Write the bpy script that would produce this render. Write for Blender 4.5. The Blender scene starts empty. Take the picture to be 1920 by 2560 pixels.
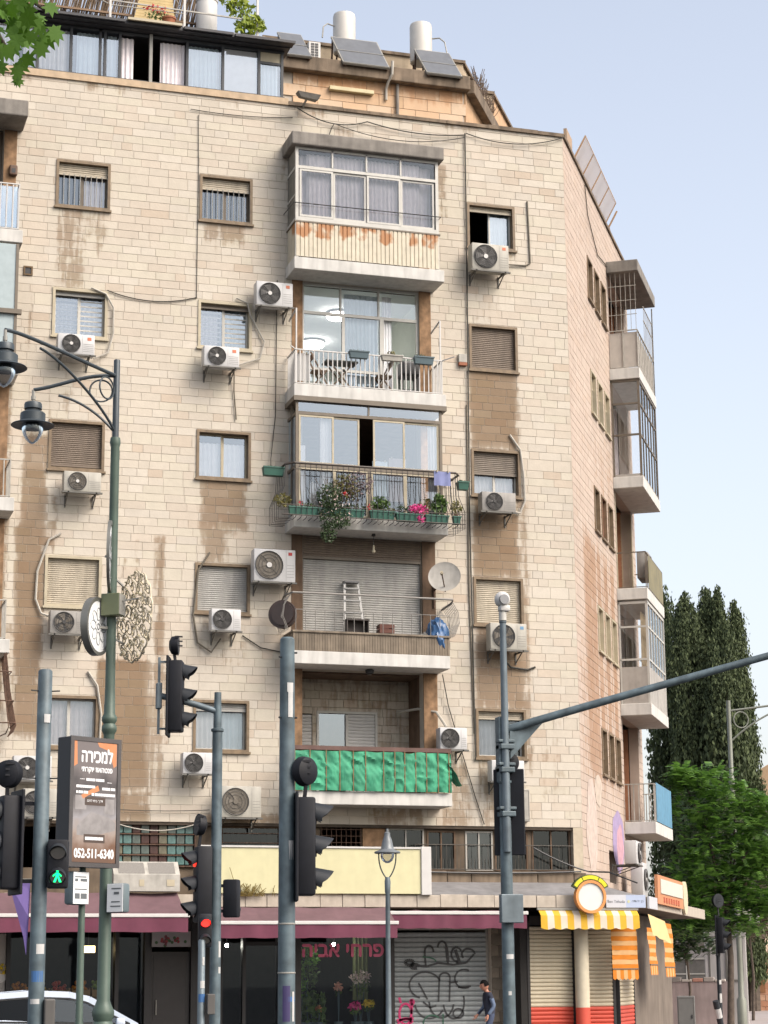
import bpy, bmesh, math, random
from mathutils import Vector, Matrix, noise
R = math.radians
sc = bpy.context.scene
COL = sc.collection

# ------------------------------------------------------------------ camera
YAW, PITCH, ROLL = 0.2992, 0.2215, -0.0081
cp, sp, cy, sy = math.cos(PITCH), math.sin(PITCH), math.cos(YAW), math.sin(YAW)
fwd = Vector((sy * cp, cy * cp, sp)); rt = Vector((cy, -sy, 0)); up = rt.cross(fwd)
rt, up = (math.cos(ROLL) * rt + math.sin(ROLL) * up), (-math.sin(ROLL) * rt + math.cos(ROLL) * up)
cam = bpy.data.cameras.new('camera'); camo = bpy.data.objects.new('camera', cam); COL.objects.link(camo)
camo.matrix_world = Matrix(((rt.x, up.x, -fwd.x, 0), (rt.y, up.y, -fwd.y, -43.286), (rt.z, up.z, -fwd.z, 1.75), (0, 0, 0, 1)))
cam.sensor_fit = 'VERTICAL'; cam.sensor_height = 36; cam.sensor_width = 27
cam.lens = 5152.1 / 2560 * 36
cam.clip_start = 0.1; cam.clip_end = 3000
sc.camera = camo

# ------------------------------------------------------------------ sky, sun, exposure
SUN_EL, SUN_AZ = R(44), R(140)             # azimuth clockwise from +Y (north): behind and right of the camera
w = bpy.data.worlds.new('World'); sc.world = w; w.use_nodes = True
nt = w.node_tree
sky = nt.nodes.new('ShaderNodeTexSky'); sky.sky_type = 'NISHITA'; sky.sun_disc = False
sky.sun_elevation = SUN_EL; sky.sun_rotation = SUN_AZ
sky.air_density = 1.0; sky.dust_density = 7.0; sky.ozone_density = 1.0; sky.altitude = 300
bg = nt.nodes['Background']; bg.inputs[1].default_value = 0.065
nt.links.new(sky.outputs[0], bg.inputs[0])
veil = nt.nodes.new('ShaderNodeBackground'); veil.inputs[0].default_value = (.98, .95, .90, 1); veil.inputs[1].default_value = .138   # even high haze over the whole sky
tcw = nt.nodes.new('ShaderNodeTexCoord'); sxw = nt.nodes.new('ShaderNodeSeparateXYZ'); nt.links.new(tcw.outputs['Generated'], sxw.inputs[0])
mrw = nt.nodes.new('ShaderNodeMapRange'); mrw.inputs[1].default_value = 0; mrw.inputs[2].default_value = .5; mrw.inputs[3].default_value = .215; mrw.inputs[4].default_value = .12; nt.links.new(sxw.outputs[2], mrw.inputs[0])   # haze thickens towards the horizon all round
nt.links.new(mrw.outputs[0], veil.inputs[1])
add = nt.nodes.new('ShaderNodeAddShader'); nt.links.new(bg.outputs[0], add.inputs[0]); nt.links.new(veil.outputs[0], add.inputs[1])
nt.links.new(add.outputs[0], nt.nodes['World Output'].inputs[0])
sl = bpy.data.lights.new('sun', 'SUN'); slo = bpy.data.objects.new('sun', sl); COL.objects.link(slo)
sl.energy = 1.22; sl.angle = R(40); sl.color = (1.0, 0.935, 0.865)
sd = Vector((math.sin(SUN_AZ) * math.cos(SUN_EL), math.cos(SUN_AZ) * math.cos(SUN_EL), math.sin(SUN_EL)))
slo.rotation_euler = sd.to_track_quat('Z', 'Y').to_euler(); slo.location = sd * 80
sc.view_settings.view_transform = 'Standard'; sc.view_settings.look = 'None'
sc.view_settings.gamma = 1; sc.view_settings.use_curve_mapping = False
sc.view_settings.exposure = 1.58
sc.cycles.max_bounces = 6; sc.cycles.diffuse_bounces = 3; sc.cycles.glossy_bounces = 3
sc.cycles.transparent_max_bounces = 12; sc.cycles.transmission_bounces = 3
sc.cycles.caustics_reflective = False; sc.cycles.caustics_refractive = False

# ------------------------------------------------------------------ helpers
def lin(r, g, b, k=1.0):
    f = lambda c: ((c / 255 + .055) / 1.055) ** 2.4 if c > 10.31 else c / 255 / 12.92
    return (f(r) * k, f(g) * k, f(b) * k)
def px(r, g, b): return lin(r, g, b, 0.62)           # photographed value -> reflectance in this light

MATS = {}
def nodes_of(m): return m.node_tree.nodes, m.node_tree.links
def mat(name, col, rough=.75, metal=0.0, var=.12, scale=6.0, streak=0.0, bump=0.0, bscale=40.0, emit=None, estr=1.0, coat=0.0, spec=None, trans=0.0):
    if name in MATS: return MATS[name]
    m = bpy.data.materials.new(name); m.use_nodes = True
    N, L = nodes_of(m); b = N['Principled BSDF']
    b.inputs['Roughness'].default_value = rough; b.inputs['Metallic'].default_value = metal
    b.inputs['Coat Weight'].default_value = coat
    if spec is not None: b.inputs['Specular IOR Level'].default_value = spec
    tc = N.new('ShaderNodeTexCoord')
    src = tc.outputs['Object']
    n1 = N.new('ShaderNodeTexNoise'); n1.inputs['Scale'].default_value = scale; n1.inputs['Detail'].default_value = 5
    L.new(src, n1.inputs['Vector'])
    mr = N.new('ShaderNodeMapRange'); mr.inputs[1].default_value = .3; mr.inputs[2].default_value = .7
    mr.inputs[3].default_value = 1 - var; mr.inputs[4].default_value = 1 + var * .5
    L.new(n1.outputs[0], mr.inputs[0])
    fac = mr.outputs[0]
    if streak:
        mp = N.new('ShaderNodeMapping'); mp.inputs['Scale'].default_value = (4.5, 4.5, .6); L.new(src, mp.inputs[0])
        n2 = N.new('ShaderNodeTexNoise'); n2.inputs['Scale'].default_value = 1.3; n2.inputs['Detail'].default_value = 6; L.new(mp.outputs[0], n2.inputs['Vector'])
        m2 = N.new('ShaderNodeMapRange'); m2.inputs[1].default_value = .42; m2.inputs[2].default_value = .68
        m2.inputs[3].default_value = 1; m2.inputs[4].default_value = 1 - streak * .8; L.new(n2.outputs[0], m2.inputs[0])
        mu = N.new('ShaderNodeMath'); mu.operation = 'MULTIPLY'; L.new(fac, mu.inputs[0]); L.new(m2.outputs[0], mu.inputs[1]); fac = mu.outputs[0]
    vm = N.new('ShaderNodeVectorMath'); vm.operation = 'SCALE'; vm.inputs[0].default_value = col
    L.new(fac, vm.inputs['Scale']); L.new(vm.outputs[0], b.inputs['Base Color'])
    if bump:
        nb = N.new('ShaderNodeTexNoise'); nb.inputs['Scale'].default_value = bscale; nb.inputs['Detail'].default_value = 4; L.new(src, nb.inputs['Vector'])
        bp = N.new('ShaderNodeBump'); bp.inputs['Strength'].default_value = bump; bp.inputs['Distance'].default_value = .01
        L.new(nb.outputs[0], bp.inputs['Height']); L.new(bp.outputs[0], b.inputs['Normal'])
    if emit is not None:
        b.inputs['Emission Color'].default_value = (*emit, 1); b.inputs['Emission Strength'].default_value = estr
    MATS[name] = m
    return m
def glassmat(name, tint=(1, 1, 1), refl=.22, rough=.02, var=.0):
    if name in MATS: return MATS[name]
    m = bpy.data.materials.new(name); m.use_nodes = True
    N, L = nodes_of(m); N.remove(N['Principled BSDF']); out = N['Material Output']
    t = N.new('ShaderNodeBsdfTransparent'); t.inputs[0].default_value = (*tint, 1)
    g = N.new('ShaderNodeBsdfGlossy'); g.inputs['Roughness'].default_value = rough; g.inputs[0].default_value = (.76, .88, 1, 1)
    mx = N.new('ShaderNodeMixShader')
    fr = N.new('ShaderNodeFresnel'); fr.inputs[0].default_value = 1.5
    mr = N.new('ShaderNodeMapRange'); mr.inputs[1].default_value = .04; mr.inputs[2].default_value = 1; mr.inputs[3].default_value = refl; mr.inputs[4].default_value = 1
    L.new(fr.outputs[0], mr.inputs[0]); L.new(mr.outputs[0], mx.inputs[0])
    L.new(t.outputs[0], mx.inputs[1]); L.new(g.outputs[0], mx.inputs[2]); L.new(mx.outputs[0], out.inputs[0])
    MATS[name] = m; return m
def leafmat(name, c1, c2, trans=.25, rough=.55):
    if name in MATS: return MATS[name]
    m = bpy.data.materials.new(name); m.use_nodes = True
    N, L = nodes_of(m); b = N['Principled BSDF']; b.inputs['Roughness'].default_value = rough
    g = N.new('ShaderNodeNewGeometry')
    tc = N.new('ShaderNodeTexCoord'); n1 = N.new('ShaderNodeTexNoise'); n1.inputs['Scale'].default_value = .9; L.new(tc.outputs['Object'], n1.inputs['Vector'])
    ad = N.new('ShaderNodeMath'); ad.operation = 'ADD'; L.new(g.outputs['Random Per Island'], ad.inputs[0]); L.new(n1.outputs[0], ad.inputs[1])
    mr = N.new('ShaderNodeMapRange'); mr.inputs[1].default_value = .35; mr.inputs[2].default_value = 1.25; L.new(ad.outputs[0], mr.inputs[0])
    mx = N.new('ShaderNodeMix'); mx.data_type = 'RGBA'; mx.inputs[6].default_value = (*c1, 1); mx.inputs[7].default_value = (*c2, 1)
    L.new(mr.outputs[0], mx.inputs[0]); L.new(mx.outputs[2], b.inputs['Base Color'])
    if trans:
        tr = N.new('ShaderNodeBsdfTranslucent'); L.new(mx.outputs[2], tr.inputs[0])
        ms = N.new('ShaderNodeMixShader'); ms.inputs[0].default_value = trans
        L.new(b.outputs[0], ms.inputs[1]); L.new(tr.outputs[0], ms.inputs[2]); L.new(ms.outputs[0], N['Material Output'].inputs[0])
    MATS[name] = m; return m

SIDE = Matrix.Translation((17.95, 0, 0)) @ Matrix.Rotation(R(57.6), 4, 'Z')     # local x along the side wall, local -y outwards

class MB:
    def __init__(s, xf=None): s.v = []; s.f = []; s.m = []; s.cm = 0; s.xf = xf
    def add(s, vs, fs):
        o = len(s.v); s.v += [tuple(v) for v in vs]; s.f += [[i + o for i in f] for f in fs]; s.m += [s.cm] * len(fs); return s
    def box(s, x0, x1, y0, y1, z0, z1):
        return s.add([(x0, y0, z0), (x1, y0, z0), (x1, y1, z0), (x0, y1, z0), (x0, y0, z1), (x1, y0, z1), (x1, y1, z1), (x0, y1, z1)],
                     [(3, 2, 1, 0), (4, 5, 6, 7), (0, 1, 5, 4), (1, 2, 6, 5), (2, 3, 7, 6), (3, 0, 4, 7)])
    def cbox(s, x0, x1, y0, y1, z0, z1, c=.02):      # box with chamfered edges
        X = (x0, x0 + c, x1 - c, x1); Y = (y0, y0 + c, y1 - c, y1); Z = (z0, z0 + c, z1 - c, z1)
        b = bmesh.new(); bmesh.ops.create_cube(b, size=1)
        for v in b.verts: v.co = ((x0 + x1) / 2 + v.co.x * (x1 - x0), (y0 + y1) / 2 + v.co.y * (y1 - y0), (z0 + z1) / 2 + v.co.z * (z1 - z0))
        bmesh.ops.bevel(b, geom=b.edges[:], offset=c, segments=2, affect='EDGES', profile=.5)
        s.addbm(b); b.free(); return s
    def addbm(s, b, M=None):
        b.verts.index_update()
        return s.add([(M @ v.co) if M else v.co for v in b.verts], [[v.index for v in f.verts] for f in b.faces])
    def bar(s, a, b, w, h=None, upv=(0, 0, 1)):       # rectangular bar from a to b
        a, b = Vector(a), Vector(b); h = h or w; d = (b - a).normalized(); u = Vector(upv)
        if abs(d.dot(u)) > .95: u = Vector((0, 1, 0))
        r = d.cross(u).normalized(); u = r.cross(d); r *= w / 2; u *= h / 2
        return s.add([a - r - u, a + r - u, a + r + u, a - r + u, b - r - u, b + r - u, b + r + u, b - r + u],
                     [(3, 2, 1, 0), (4, 5, 6, 7), (0, 1, 5, 4), (1, 2, 6, 5), (2, 3, 7, 6), (3, 0, 4, 7)])
    def tube(s, pts, r, n=8, cap=True):
        pts = [Vector(p) for p in pts]; rs = r if isinstance(r, (list, tuple)) else [r] * len(pts)
        vs = []; fs = []; pr = None
        for i, p in enumerate(pts):
            d = (pts[min(i + 1, len(pts) - 1)] - pts[max(i - 1, 0)]).normalized()
            if pr is None:
                u = Vector((0, 0, 1)) if abs(d.z) < .9 else Vector((0, 1, 0)); a = d.cross(u).normalized()
            else:
                a = (pr - d * pr.dot(d)).normalized()
            pr = a; b = d.cross(a)
            for k in range(n):
                t = 2 * math.pi * k / n; vs.append(p + (a * math.cos(t) + b * math.sin(t)) * rs[i])
        for i in range(len(pts) - 1):
            for k in range(n): fs.append((i * n + k, i * n + (k + 1) % n, (i + 1) * n + (k + 1) % n, (i + 1) * n + k))
        if cap: fs.append(tuple(range(n - 1, -1, -1))); fs.append(tuple((len(pts) - 1) * n + k for k in range(n)))
        return s.add(vs, fs)
    def lathe(s, prof, c=(0, 0, 0), n=20, axis=None, cap=True):   # prof [(r,z)]; axis: 3x3 matrix columns to orient
        vs = []; fs = []; c = Vector(c)
        for r, z in prof:
            for k in range(n):
                t = 2 * math.pi * k / n; p = Vector((r * math.cos(t), r * math.sin(t), z)); vs.append(c + (axis @ p if axis else p))
        m = len(prof)
        for i in range(m - 1):
            for k in range(n): fs.append((i * n + k, i * n + (k + 1) % n, (i + 1) * n + (k + 1) % n, (i + 1) * n + k))
        if cap: fs.append(tuple(range(n - 1, -1, -1))); fs.append(tuple((m - 1) * n + k for k in range(n)))
        return s.add(vs, fs)
    def prism(s, poly, a, b, axis='y'):              # 2D polygon extruded between a and b along axis
        f = {'y': lambda p, t: (p[0], t, p[1]), 'x': lambda p, t: (t, p[0], p[1]), 'z': lambda p, t: (p[0], p[1], t)}[axis]
        n = len(poly)
        return s.add([f(p, a) for p in poly] + [f(p, b) for p in poly],
                     [tuple(range(n)), tuple(range(2 * n - 1, n - 1, -1))] + [(i, (i + 1) % n, n + (i + 1) % n, n + i) for i in range(n)])
    def sphere(s, c, r, sz=(1, 1, 1), u=10, v=7):
        b = bmesh.new(); bmesh.ops.create_uvsphere(b, u_segments=u, v_segments=v, radius=r)
        M = Matrix.Translation(c) @ Matrix.Diagonal((*sz, 1)); s.addbm(b, M); b.free(); return s
    def ring(s, x0, x1, z0, z1, t, y0, y1):          # rectangular frame in the xz plane
        s.box(x0, x0 + t, y0, y1, z0, z1); s.box(x1 - t, x1, y0, y1, z0, z1)
        s.box(x0 + t, x1 - t, y0, y1, z1 - t, z1); s.box(x0 + t, x1 - t, y0, y1, z0, z0 + t); return s
    def curtain(s, x0, x1, z0, z1, y, amp=.03, pitch=.11, seed=0):
        rn = random.Random(seed); n = max(6, int((x1 - x0) / pitch * 6)); vs = []; ph = 0
        for i in range(n + 1):
            x = x0 + (x1 - x0) * i / n; ph += 2 * math.pi / 6 * rn.uniform(.75, 1.25); o = amp * math.sin(ph) * rn.uniform(.7, 1.1)
            vs += [(x, y + o * 1.1, z0), (x, y + o * .8, (z0 + z1) / 2), (x, y + o * .6, z1)]
        return s.add(vs, [(3 * i + k, 3 * i + 3 + k, 3 * i + 4 + k, 3 * i + 1 + k) for i in range(n) for k in (0, 1)])
    def disc(s, c, nrm, r, t, n=20):                   # short cylinder
        nrm = Vector(nrm).normalized(); c = Vector(c); return s.tube([c - nrm * t / 2, c + nrm * t / 2], r, n)

WL = {}
def link(o, parent=None, loc=None):
    COL.objects.link(o)
    loc = Vector(loc or (0, 0, 0)); WL[o.name] = loc
    if parent: o.parent = parent; o.location = loc - WL[parent.name]
    else: o.location = loc
    return o
def tag(o, label=None, cat=None, group=None, kind=None):
    if label: o['label'] = label
    if cat: o['category'] = cat
    if group: o['group'] = group
    if kind: o['kind'] = kind
    return o
SEPARATE = {'window_bar', 'awning_post', 'inner_wall', 'collector_bar', 'stand', 'tank_leg', 'batten', 'folding_arm', 'mesh_pane', 'latch', 'peg', 'lashing', 'bracket', 'strap', 'door_handle', 'leg', 'wire', 'caption_bar', 'clamp', 'security_bar', 'plaster_jamb', 'basket_bar', 'colour_flash', 'handrail', 'mark', 'print', 'railing_bar', 'petal_cluster'}
def clusters(mb):       # groups of faces that lie apart from each other
    n = len(mb.v); par = list(range(n))
    def f(a):
        while par[a] != a: par[a] = par[par[a]]; a = par[a]
        return a
    for fc in mb.f:
        for i in fc[1:]: par[f(i)] = f(fc[0])
    g = {}
    for i, v in enumerate(mb.v): g.setdefault(f(i), []).append(v)
    ks = list(g); bb = [[min(c[k] for c in g[q]) - .012 for k in range(3)] + [max(c[k] for c in g[q]) + .012 for k in range(3)] for q in ks]; r = list(range(len(ks)))
    def h(a):
        while r[a] != a: a = r[a]
        return a
    for i in range(len(ks)):
        for j in range(i):
            if all(bb[i][k] <= bb[j][k + 3] and bb[j][k] <= bb[i][k + 3] for k in range(3)): r[h(i)] = h(j)
    cl = {q: h(i) for i, q in enumerate(ks)}; out = {}
    for fc, m in zip(mb.f, mb.m): out.setdefault(cl[f(fc[0])], []).append((fc, m))
    res = []
    for lst in out.values():
        q = MB(mb.xf); idx = {}
        for fc, m in lst:
            for i in fc:
                if i not in idx: idx[i] = len(q.v); q.v.append(mb.v[i])
            q.f.append([idx[i] for i in fc]); q.m.append(m)
        res.append(q)
    return res
def build(mb, name, mats, parent=None, **kw):
    if parent is not None and name in SEPARATE:
        for q in clusters(mb): o = build_one(q, name, mats, parent, **kw)
        return o
    return build_one(mb, name, mats, parent, **kw)
def build_one(mb, name, mats, parent=None, smooth=False, bevel=0, origin=None, label=None, cat=None, group=None, kind=None):
    vs = [mb.xf @ Vector(v) for v in mb.v] if mb.xf else [Vector(v) for v in mb.v]
    lo = Vector([min(v[i] for v in vs) for i in range(3)]); hi = Vector([max(v[i] for v in vs) for i in range(3)])
    o0 = Vector(origin) if origin is not None else Vector(((lo.x + hi.x) / 2, (lo.y + hi.y) / 2, lo.z))
    me = bpy.data.meshes.new(name); me.from_pydata([tuple(v - o0) for v in vs], [], mb.f)
    for mt in (mats if isinstance(mats, (list, tuple)) else [mats]): me.materials.append(mt)
    if any(mb.m): me.polygons.foreach_set('material_index', mb.m)
    if smooth: me.polygons.foreach_set('use_smooth', [True] * len(me.polygons)); me.set_sharp_from_angle(angle=R(38))
    me.validate(); me.update()
    ob = bpy.data.objects.new(name, me); link(ob, parent, o0)
    if bevel:
        bv = ob.modifiers.new('bevel', 'BEVEL'); bv.width = bevel; bv.segments = 2; bv.limit_method = 'ANGLE'
    tag(ob, label, cat, group, kind)
    return ob
def thing(name, label, cat, loc, group=None):
    o = bpy.data.objects.new(name, None); o.empty_display_size = .2; link(o, None, loc); return tag(o, label, cat, group)
def holder(name, parent, loc):
    o = bpy.data.objects.new(name, None); o.empty_display_size = .2; return link(o, parent, loc)
def copy_tree(o, parent=None, loc=None, rotz=None, label=None, group=None):
    c = o.copy(); COL.objects.link(c); c.parent = parent
    if loc is not None: c.location = loc
    if rotz is not None: c.rotation_euler = (0, 0, rotz)
    if label: c['label'] = label
    if group: c['group'] = group
    for ch in o.children: copy_tree(ch, c)
    return c
def structure(o): o['kind'] = 'structure'; return o

TXT = {}
def text_mesh(body):
    if body in TXT: return TXT[body]
    cu = bpy.data.curves.new('lettering', 'FONT'); cu.body = body; cu.size = 1; cu.resolution_u = 3
    ob = bpy.data.objects.new('lettering', cu); COL.objects.link(ob)
    dg = bpy.context.evaluated_depsgraph_get(); me = bpy.data.meshes.new_from_object(ob.evaluated_get(dg))
    vs = [v.co.copy() for v in me.vertices]; fs = [list(p.vertices) for p in me.polygons]
    bpy.data.objects.remove(ob); bpy.data.curves.remove(cu); bpy.data.meshes.remove(me)
    x0 = min(v.x for v in vs); x1 = max(v.x for v in vs); y0 = min(v.y for v in vs); y1 = max(v.y for v in vs)
    TXT[body] = ([((v.x - x0) / (x1 - x0), (v.y - y0) / (y1 - y0)) for v in vs], fs); return TXT[body]
def lettering(mb, body, o, ux, uz, bold=0):           # fill the rectangle o, ux (width vector), uz (height vector)
    vs, fs = text_mesh(body); o, ux, uz = Vector(o), Vector(ux), Vector(uz); nrm = ux.cross(uz).normalized()
    for k, (dx, dz) in enumerate(((0, 0), (bold, 0), (-bold, 0), (0, bold), (0, -bold)) if bold else ((0, 0),)):
        mb.add([o + ux * a + uz * b + ux.normalized() * dx + uz.normalized() * dz + nrm * .0006 * k for a, b in vs], fs)
    return mb
# ------------------------------------------------------------------ materials
def stone_material(name, stain_mul, mort=False):
    m = bpy.data.materials.new(name); m.use_nodes = True; N, L = nodes_of(m); b = N['Principled BSDF']; b.inputs['Roughness'].default_value = .85
    b.inputs['Specular IOR Level'].default_value = .25
    at = N.new('ShaderNodeAttribute'); at.attribute_name = 'sc'
    g = N.new('ShaderNodeNewGeometry')
    n1 = N.new('ShaderNodeTexNoise'); n1.inputs['Scale'].default_value = 5; n1.inputs['Detail'].default_value = 6; n1.inputs['Roughness'].default_value = .65; L.new(g.outputs['Position'], n1.inputs['Vector'])
    mp = N.new('ShaderNodeMapping'); mp.inputs['Scale'].default_value = (11, 11, 1.2); L.new(g.outputs['Position'], mp.inputs[0])
    n2 = N.new('ShaderNodeTexNoise'); n2.inputs['Scale'].default_value = 1; n2.inputs['Detail'].default_value = 5; L.new(mp.outputs[0], n2.inputs['Vector'])
    # mottling
    mr = N.new('ShaderNodeMapRange'); mr.inputs[1].default_value = .3; mr.inputs[2].default_value = .7; mr.inputs[3].default_value = .94; mr.inputs[4].default_value = 1.045; L.new(n1.outputs[0], mr.inputs[0])
    vm = N.new('ShaderNodeVectorMath'); vm.operation = 'SCALE'; L.new(at.outputs['Color'], vm.inputs[0]); L.new(mr.outputs[0], vm.inputs['Scale'])
    # large soft grime
    n3 = N.new('ShaderNodeTexNoise'); n3.inputs['Scale'].default_value = .45; n3.inputs['Detail'].default_value = 5; L.new(g.outputs['Position'], n3.inputs['Vector'])
    m3 = N.new('ShaderNodeMapRange'); m3.inputs[1].default_value = .35; m3.inputs[2].default_value = .7; m3.inputs[3].default_value = 1.03; m3.inputs[4].default_value = .95; L.new(n3.outputs[0], m3.inputs[0])
    vg = N.new('ShaderNodeVectorMath'); vg.operation = 'SCALE'; L.new(vm.outputs[0], vg.inputs[0]); L.new(m3.outputs[0], vg.inputs['Scale'])
    # stains
    a1 = N.new('ShaderNodeMath'); a1.operation = 'ADD'; L.new(n1.outputs[0], a1.inputs[0]); L.new(n2.outputs[0], a1.inputs[1])
    a2 = N.new('ShaderNodeMath'); a2.operation = 'MULTIPLY_ADD'; a2.inputs[1].default_value = 1.7; L.new(a1.outputs[0], a2.inputs[0]); a2.inputs[2].default_value = -1.75
    a3 = N.new('ShaderNodeMath'); a3.operation = 'MULTIPLY_ADD'; a3.inputs[1].default_value = 1.2; L.new(at.outputs['Alpha'], a3.inputs[0])
    # noise only acts where there is some stain
    gate = N.new('ShaderNodeMath'); gate.operation = 'MULTIPLY'; L.new(a2.outputs[0], gate.inputs[0])
    gm = N.new('ShaderNodeMapRange'); gm.inputs[1].default_value = 0; gm.inputs[2].default_value = .25; L.new(at.outputs['Alpha'], gm.inputs[0]); L.new(gm.outputs[0], gate.inputs[1])
    L.new(gate.outputs[0], a3.inputs[2]); a3.use_clamp = True
    ss = N.new('ShaderNodeMapRange'); ss.interpolation_type = 'SMOOTHSTEP'; ss.inputs[1].default_value = .12; ss.inputs[2].default_value = .72; L.new(a3.outputs[0], ss.inputs[0])
    sa = N.new('ShaderNodeMath'); sa.operation = 'MULTIPLY_ADD'; sa.inputs[1].default_value = .6; sa.inputs[2].default_value = .4; L.new(at.outputs['Alpha'], sa.inputs[0])
    sf = N.new('ShaderNodeMath'); sf.operation = 'MULTIPLY'; L.new(ss.outputs[0], sf.inputs[0]); L.new(sa.outputs[0], sf.inputs[1])
    ml = N.new('ShaderNodeVectorMath'); ml.operation = 'MULTIPLY'; L.new(vg.outputs[0], ml.inputs[0]); ml.inputs[1].default_value = stain_mul
    mx = N.new('ShaderNodeMix'); mx.data_type = 'RGBA'; L.new(sf.outputs[0], mx.inputs[0]); L.new(vg.outputs[0], mx.inputs[6]); L.new(ml.outputs[0], mx.inputs[7])
    L.new(mx.outputs[2], b.inputs['Base Color'])
    nb = N.new('ShaderNodeTexNoise'); nb.inputs['Scale'].default_value = 22; nb.inputs['Detail'].default_value = 5; L.new(g.outputs['Position'], nb.inputs['Vector'])
    bp = N.new('ShaderNodeBump'); bp.inputs['Strength'].default_value = .22; bp.inputs['Distance'].default_value = .012; L.new(nb.outputs[0], bp.inputs['Height']); L.new(bp.outputs[0], b.inputs['Normal'])
    MATS[name] = m; return m
STONE = stone_material('limestone', (.45, .355, .272))
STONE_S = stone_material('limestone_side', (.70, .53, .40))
MORTAR = mat('mortar', (.43, .385, .325), .95, var=.15, scale=3)
CONC = mat('concrete_grey', px(158, 152, 144), .9, var=.3, scale=3, streak=.35, bump=.3)
CONCD = mat('concrete_weathered', px(150, 132, 112), .9, var=.4, scale=2.5, streak=.5, bump=.4)
CONCW = mat('concrete_white', px(240, 238, 232), .85, var=.12, scale=3, streak=.28)
PLAST = mat('plaster_brown', px(178, 142, 108), .95, var=.4, scale=6, streak=.4, bump=.4, bscale=18)
PLASTD = mat('plaster_dark', px(128, 104, 84), .95, var=.3, scale=4, streak=.3)
FRAME = mat('frame_tan_metal', px(150, 128, 100), .6, var=.25, scale=8, streak=.3)
ALU = mat('aluminium_white', px(222, 220, 212), .45, var=.08, streak=.1)
ALUG = mat('aluminium_grey', px(170, 168, 160), .45, var=.12)
BRONZE = mat('aluminium_bronze', px(128, 116, 100), .5, var=.15, streak=.15)
CREAMF = mat('frame_cream', px(212, 200, 172), .6, var=.12, streak=.15)
DARKF = mat('frame_anthracite', px(58, 62, 68), .5, var=.1)
GLASS = glassmat('window_glass', refl=.16)
GLASSB = glassmat('window_glass_sky', refl=.26)
GLASSD = glassmat('window_glass_dark', (.75, .8, .82), refl=.10)
GLASSC = glassmat('window_glass_clear', (.95, .95, .96), refl=.08)
GLASSK = glassmat('window_glass_sooty', (.4, .42, .42), refl=.05)
CURT = mat('curtain_white', (.86, .87, .88), .9, var=.06)
CURTL = mat('curtain_lilac_grey', (.84, .79, .81), .9, var=.1)
CURTT = mat('curtain_teal_grey', px(96, 112, 122), .9, var=.1)
CURTB = mat('curtain_pale_blue', (.62, .74, .80), .9, var=.06)
SH_CREAM = mat('shutter_cream', px(214, 202, 180), .6, var=.15, streak=.25)
SH_GREY = mat('shutter_grey_brown', px(146, 134, 120), .6, var=.15, streak=.2)
SH_LIGHT = mat('shutter_light_grey', px(196, 194, 188), .6, var=.12, streak=.2)
SH_BR = mat('shutter_taupe', px(138, 122, 106), .6, var=.15, streak=.2)
WHITE = mat('white_paint', px(232, 230, 226), .5, var=.06, streak=.08)
WHITED = mat('white_paint_worn', px(206, 202, 192), .6, var=.2, streak=.3)
BLACK = mat('black_metal', (.02, .02, .022), .45, var=.2)
DARK = mat('dark_void', (.015, .014, .013), .9, var=.2)
RUSTY = mat('rusted_iron', (.10, .055, .035), .8, var=.5, scale=14)
CABLE = mat('cable_grey', px(120, 112, 98), .7, var=.1)
CABLED = mat('cable_dark', px(70, 68, 62), .7, var=.1)
CABLEW = mat('pipe_cover_white', px(206, 200, 188), .6, var=.15)
STEEL = mat('galvanised_steel', px(128, 142, 150), .5, .3, var=.25, scale=5, streak=.3)

def corrugated_rust():
    m = mat('painted_corrugated_sheet', px(240, 230, 206), .6, var=.12, streak=.2); N, L = nodes_of(m); b = N['Principled BSDF']
    old = b.inputs['Base Color'].links[0].from_socket
    tc = N.new('ShaderNodeTexCoord'); sx = N.new('ShaderNodeSeparateXYZ'); L.new(tc.outputs['Object'], sx.inputs[0])
    mp = N.new('ShaderNodeMapping'); mp.inputs['Scale'].default_value = (1.7, 1, 1.3); mp.inputs['Location'].default_value = (.5, 0, .4); L.new(tc.outputs['Object'], mp.inputs[0])
    n = N.new('ShaderNodeTexNoise'); n.inputs['Scale'].default_value = 1.5; n.inputs['Detail'].default_value = 6; L.new(mp.outputs[0], n.inputs['Vector'])
    h = N.new('ShaderNodeMapRange'); h.inputs[1].default_value = .22; h.inputs[2].default_value = .5; h.inputs[3].default_value = -.3; h.inputs[4].default_value = .035; L.new(sx.outputs[2], h.inputs[0])
    a = N.new('ShaderNodeMath'); a.operation = 'ADD'; L.new(n.outputs[0], a.inputs[0]); L.new(h.outputs[0], a.inputs[1])
    r = N.new('ShaderNodeMapRange'); r.inputs[1].default_value = .5; r.inputs[2].default_value = .58; L.new(a.outputs[0], r.inputs[0])
    mx = N.new('ShaderNodeMix'); mx.data_type = 'RGBA'; L.new(r.outputs[0], mx.inputs[0]); L.new(old, mx.inputs[6]); mx.inputs[7].default_value = (*px(196, 138, 88), 1); L.new(mx.outputs[2], b.inputs['Base Color'])
    return m
CORR = corrugated_rust()

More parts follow.
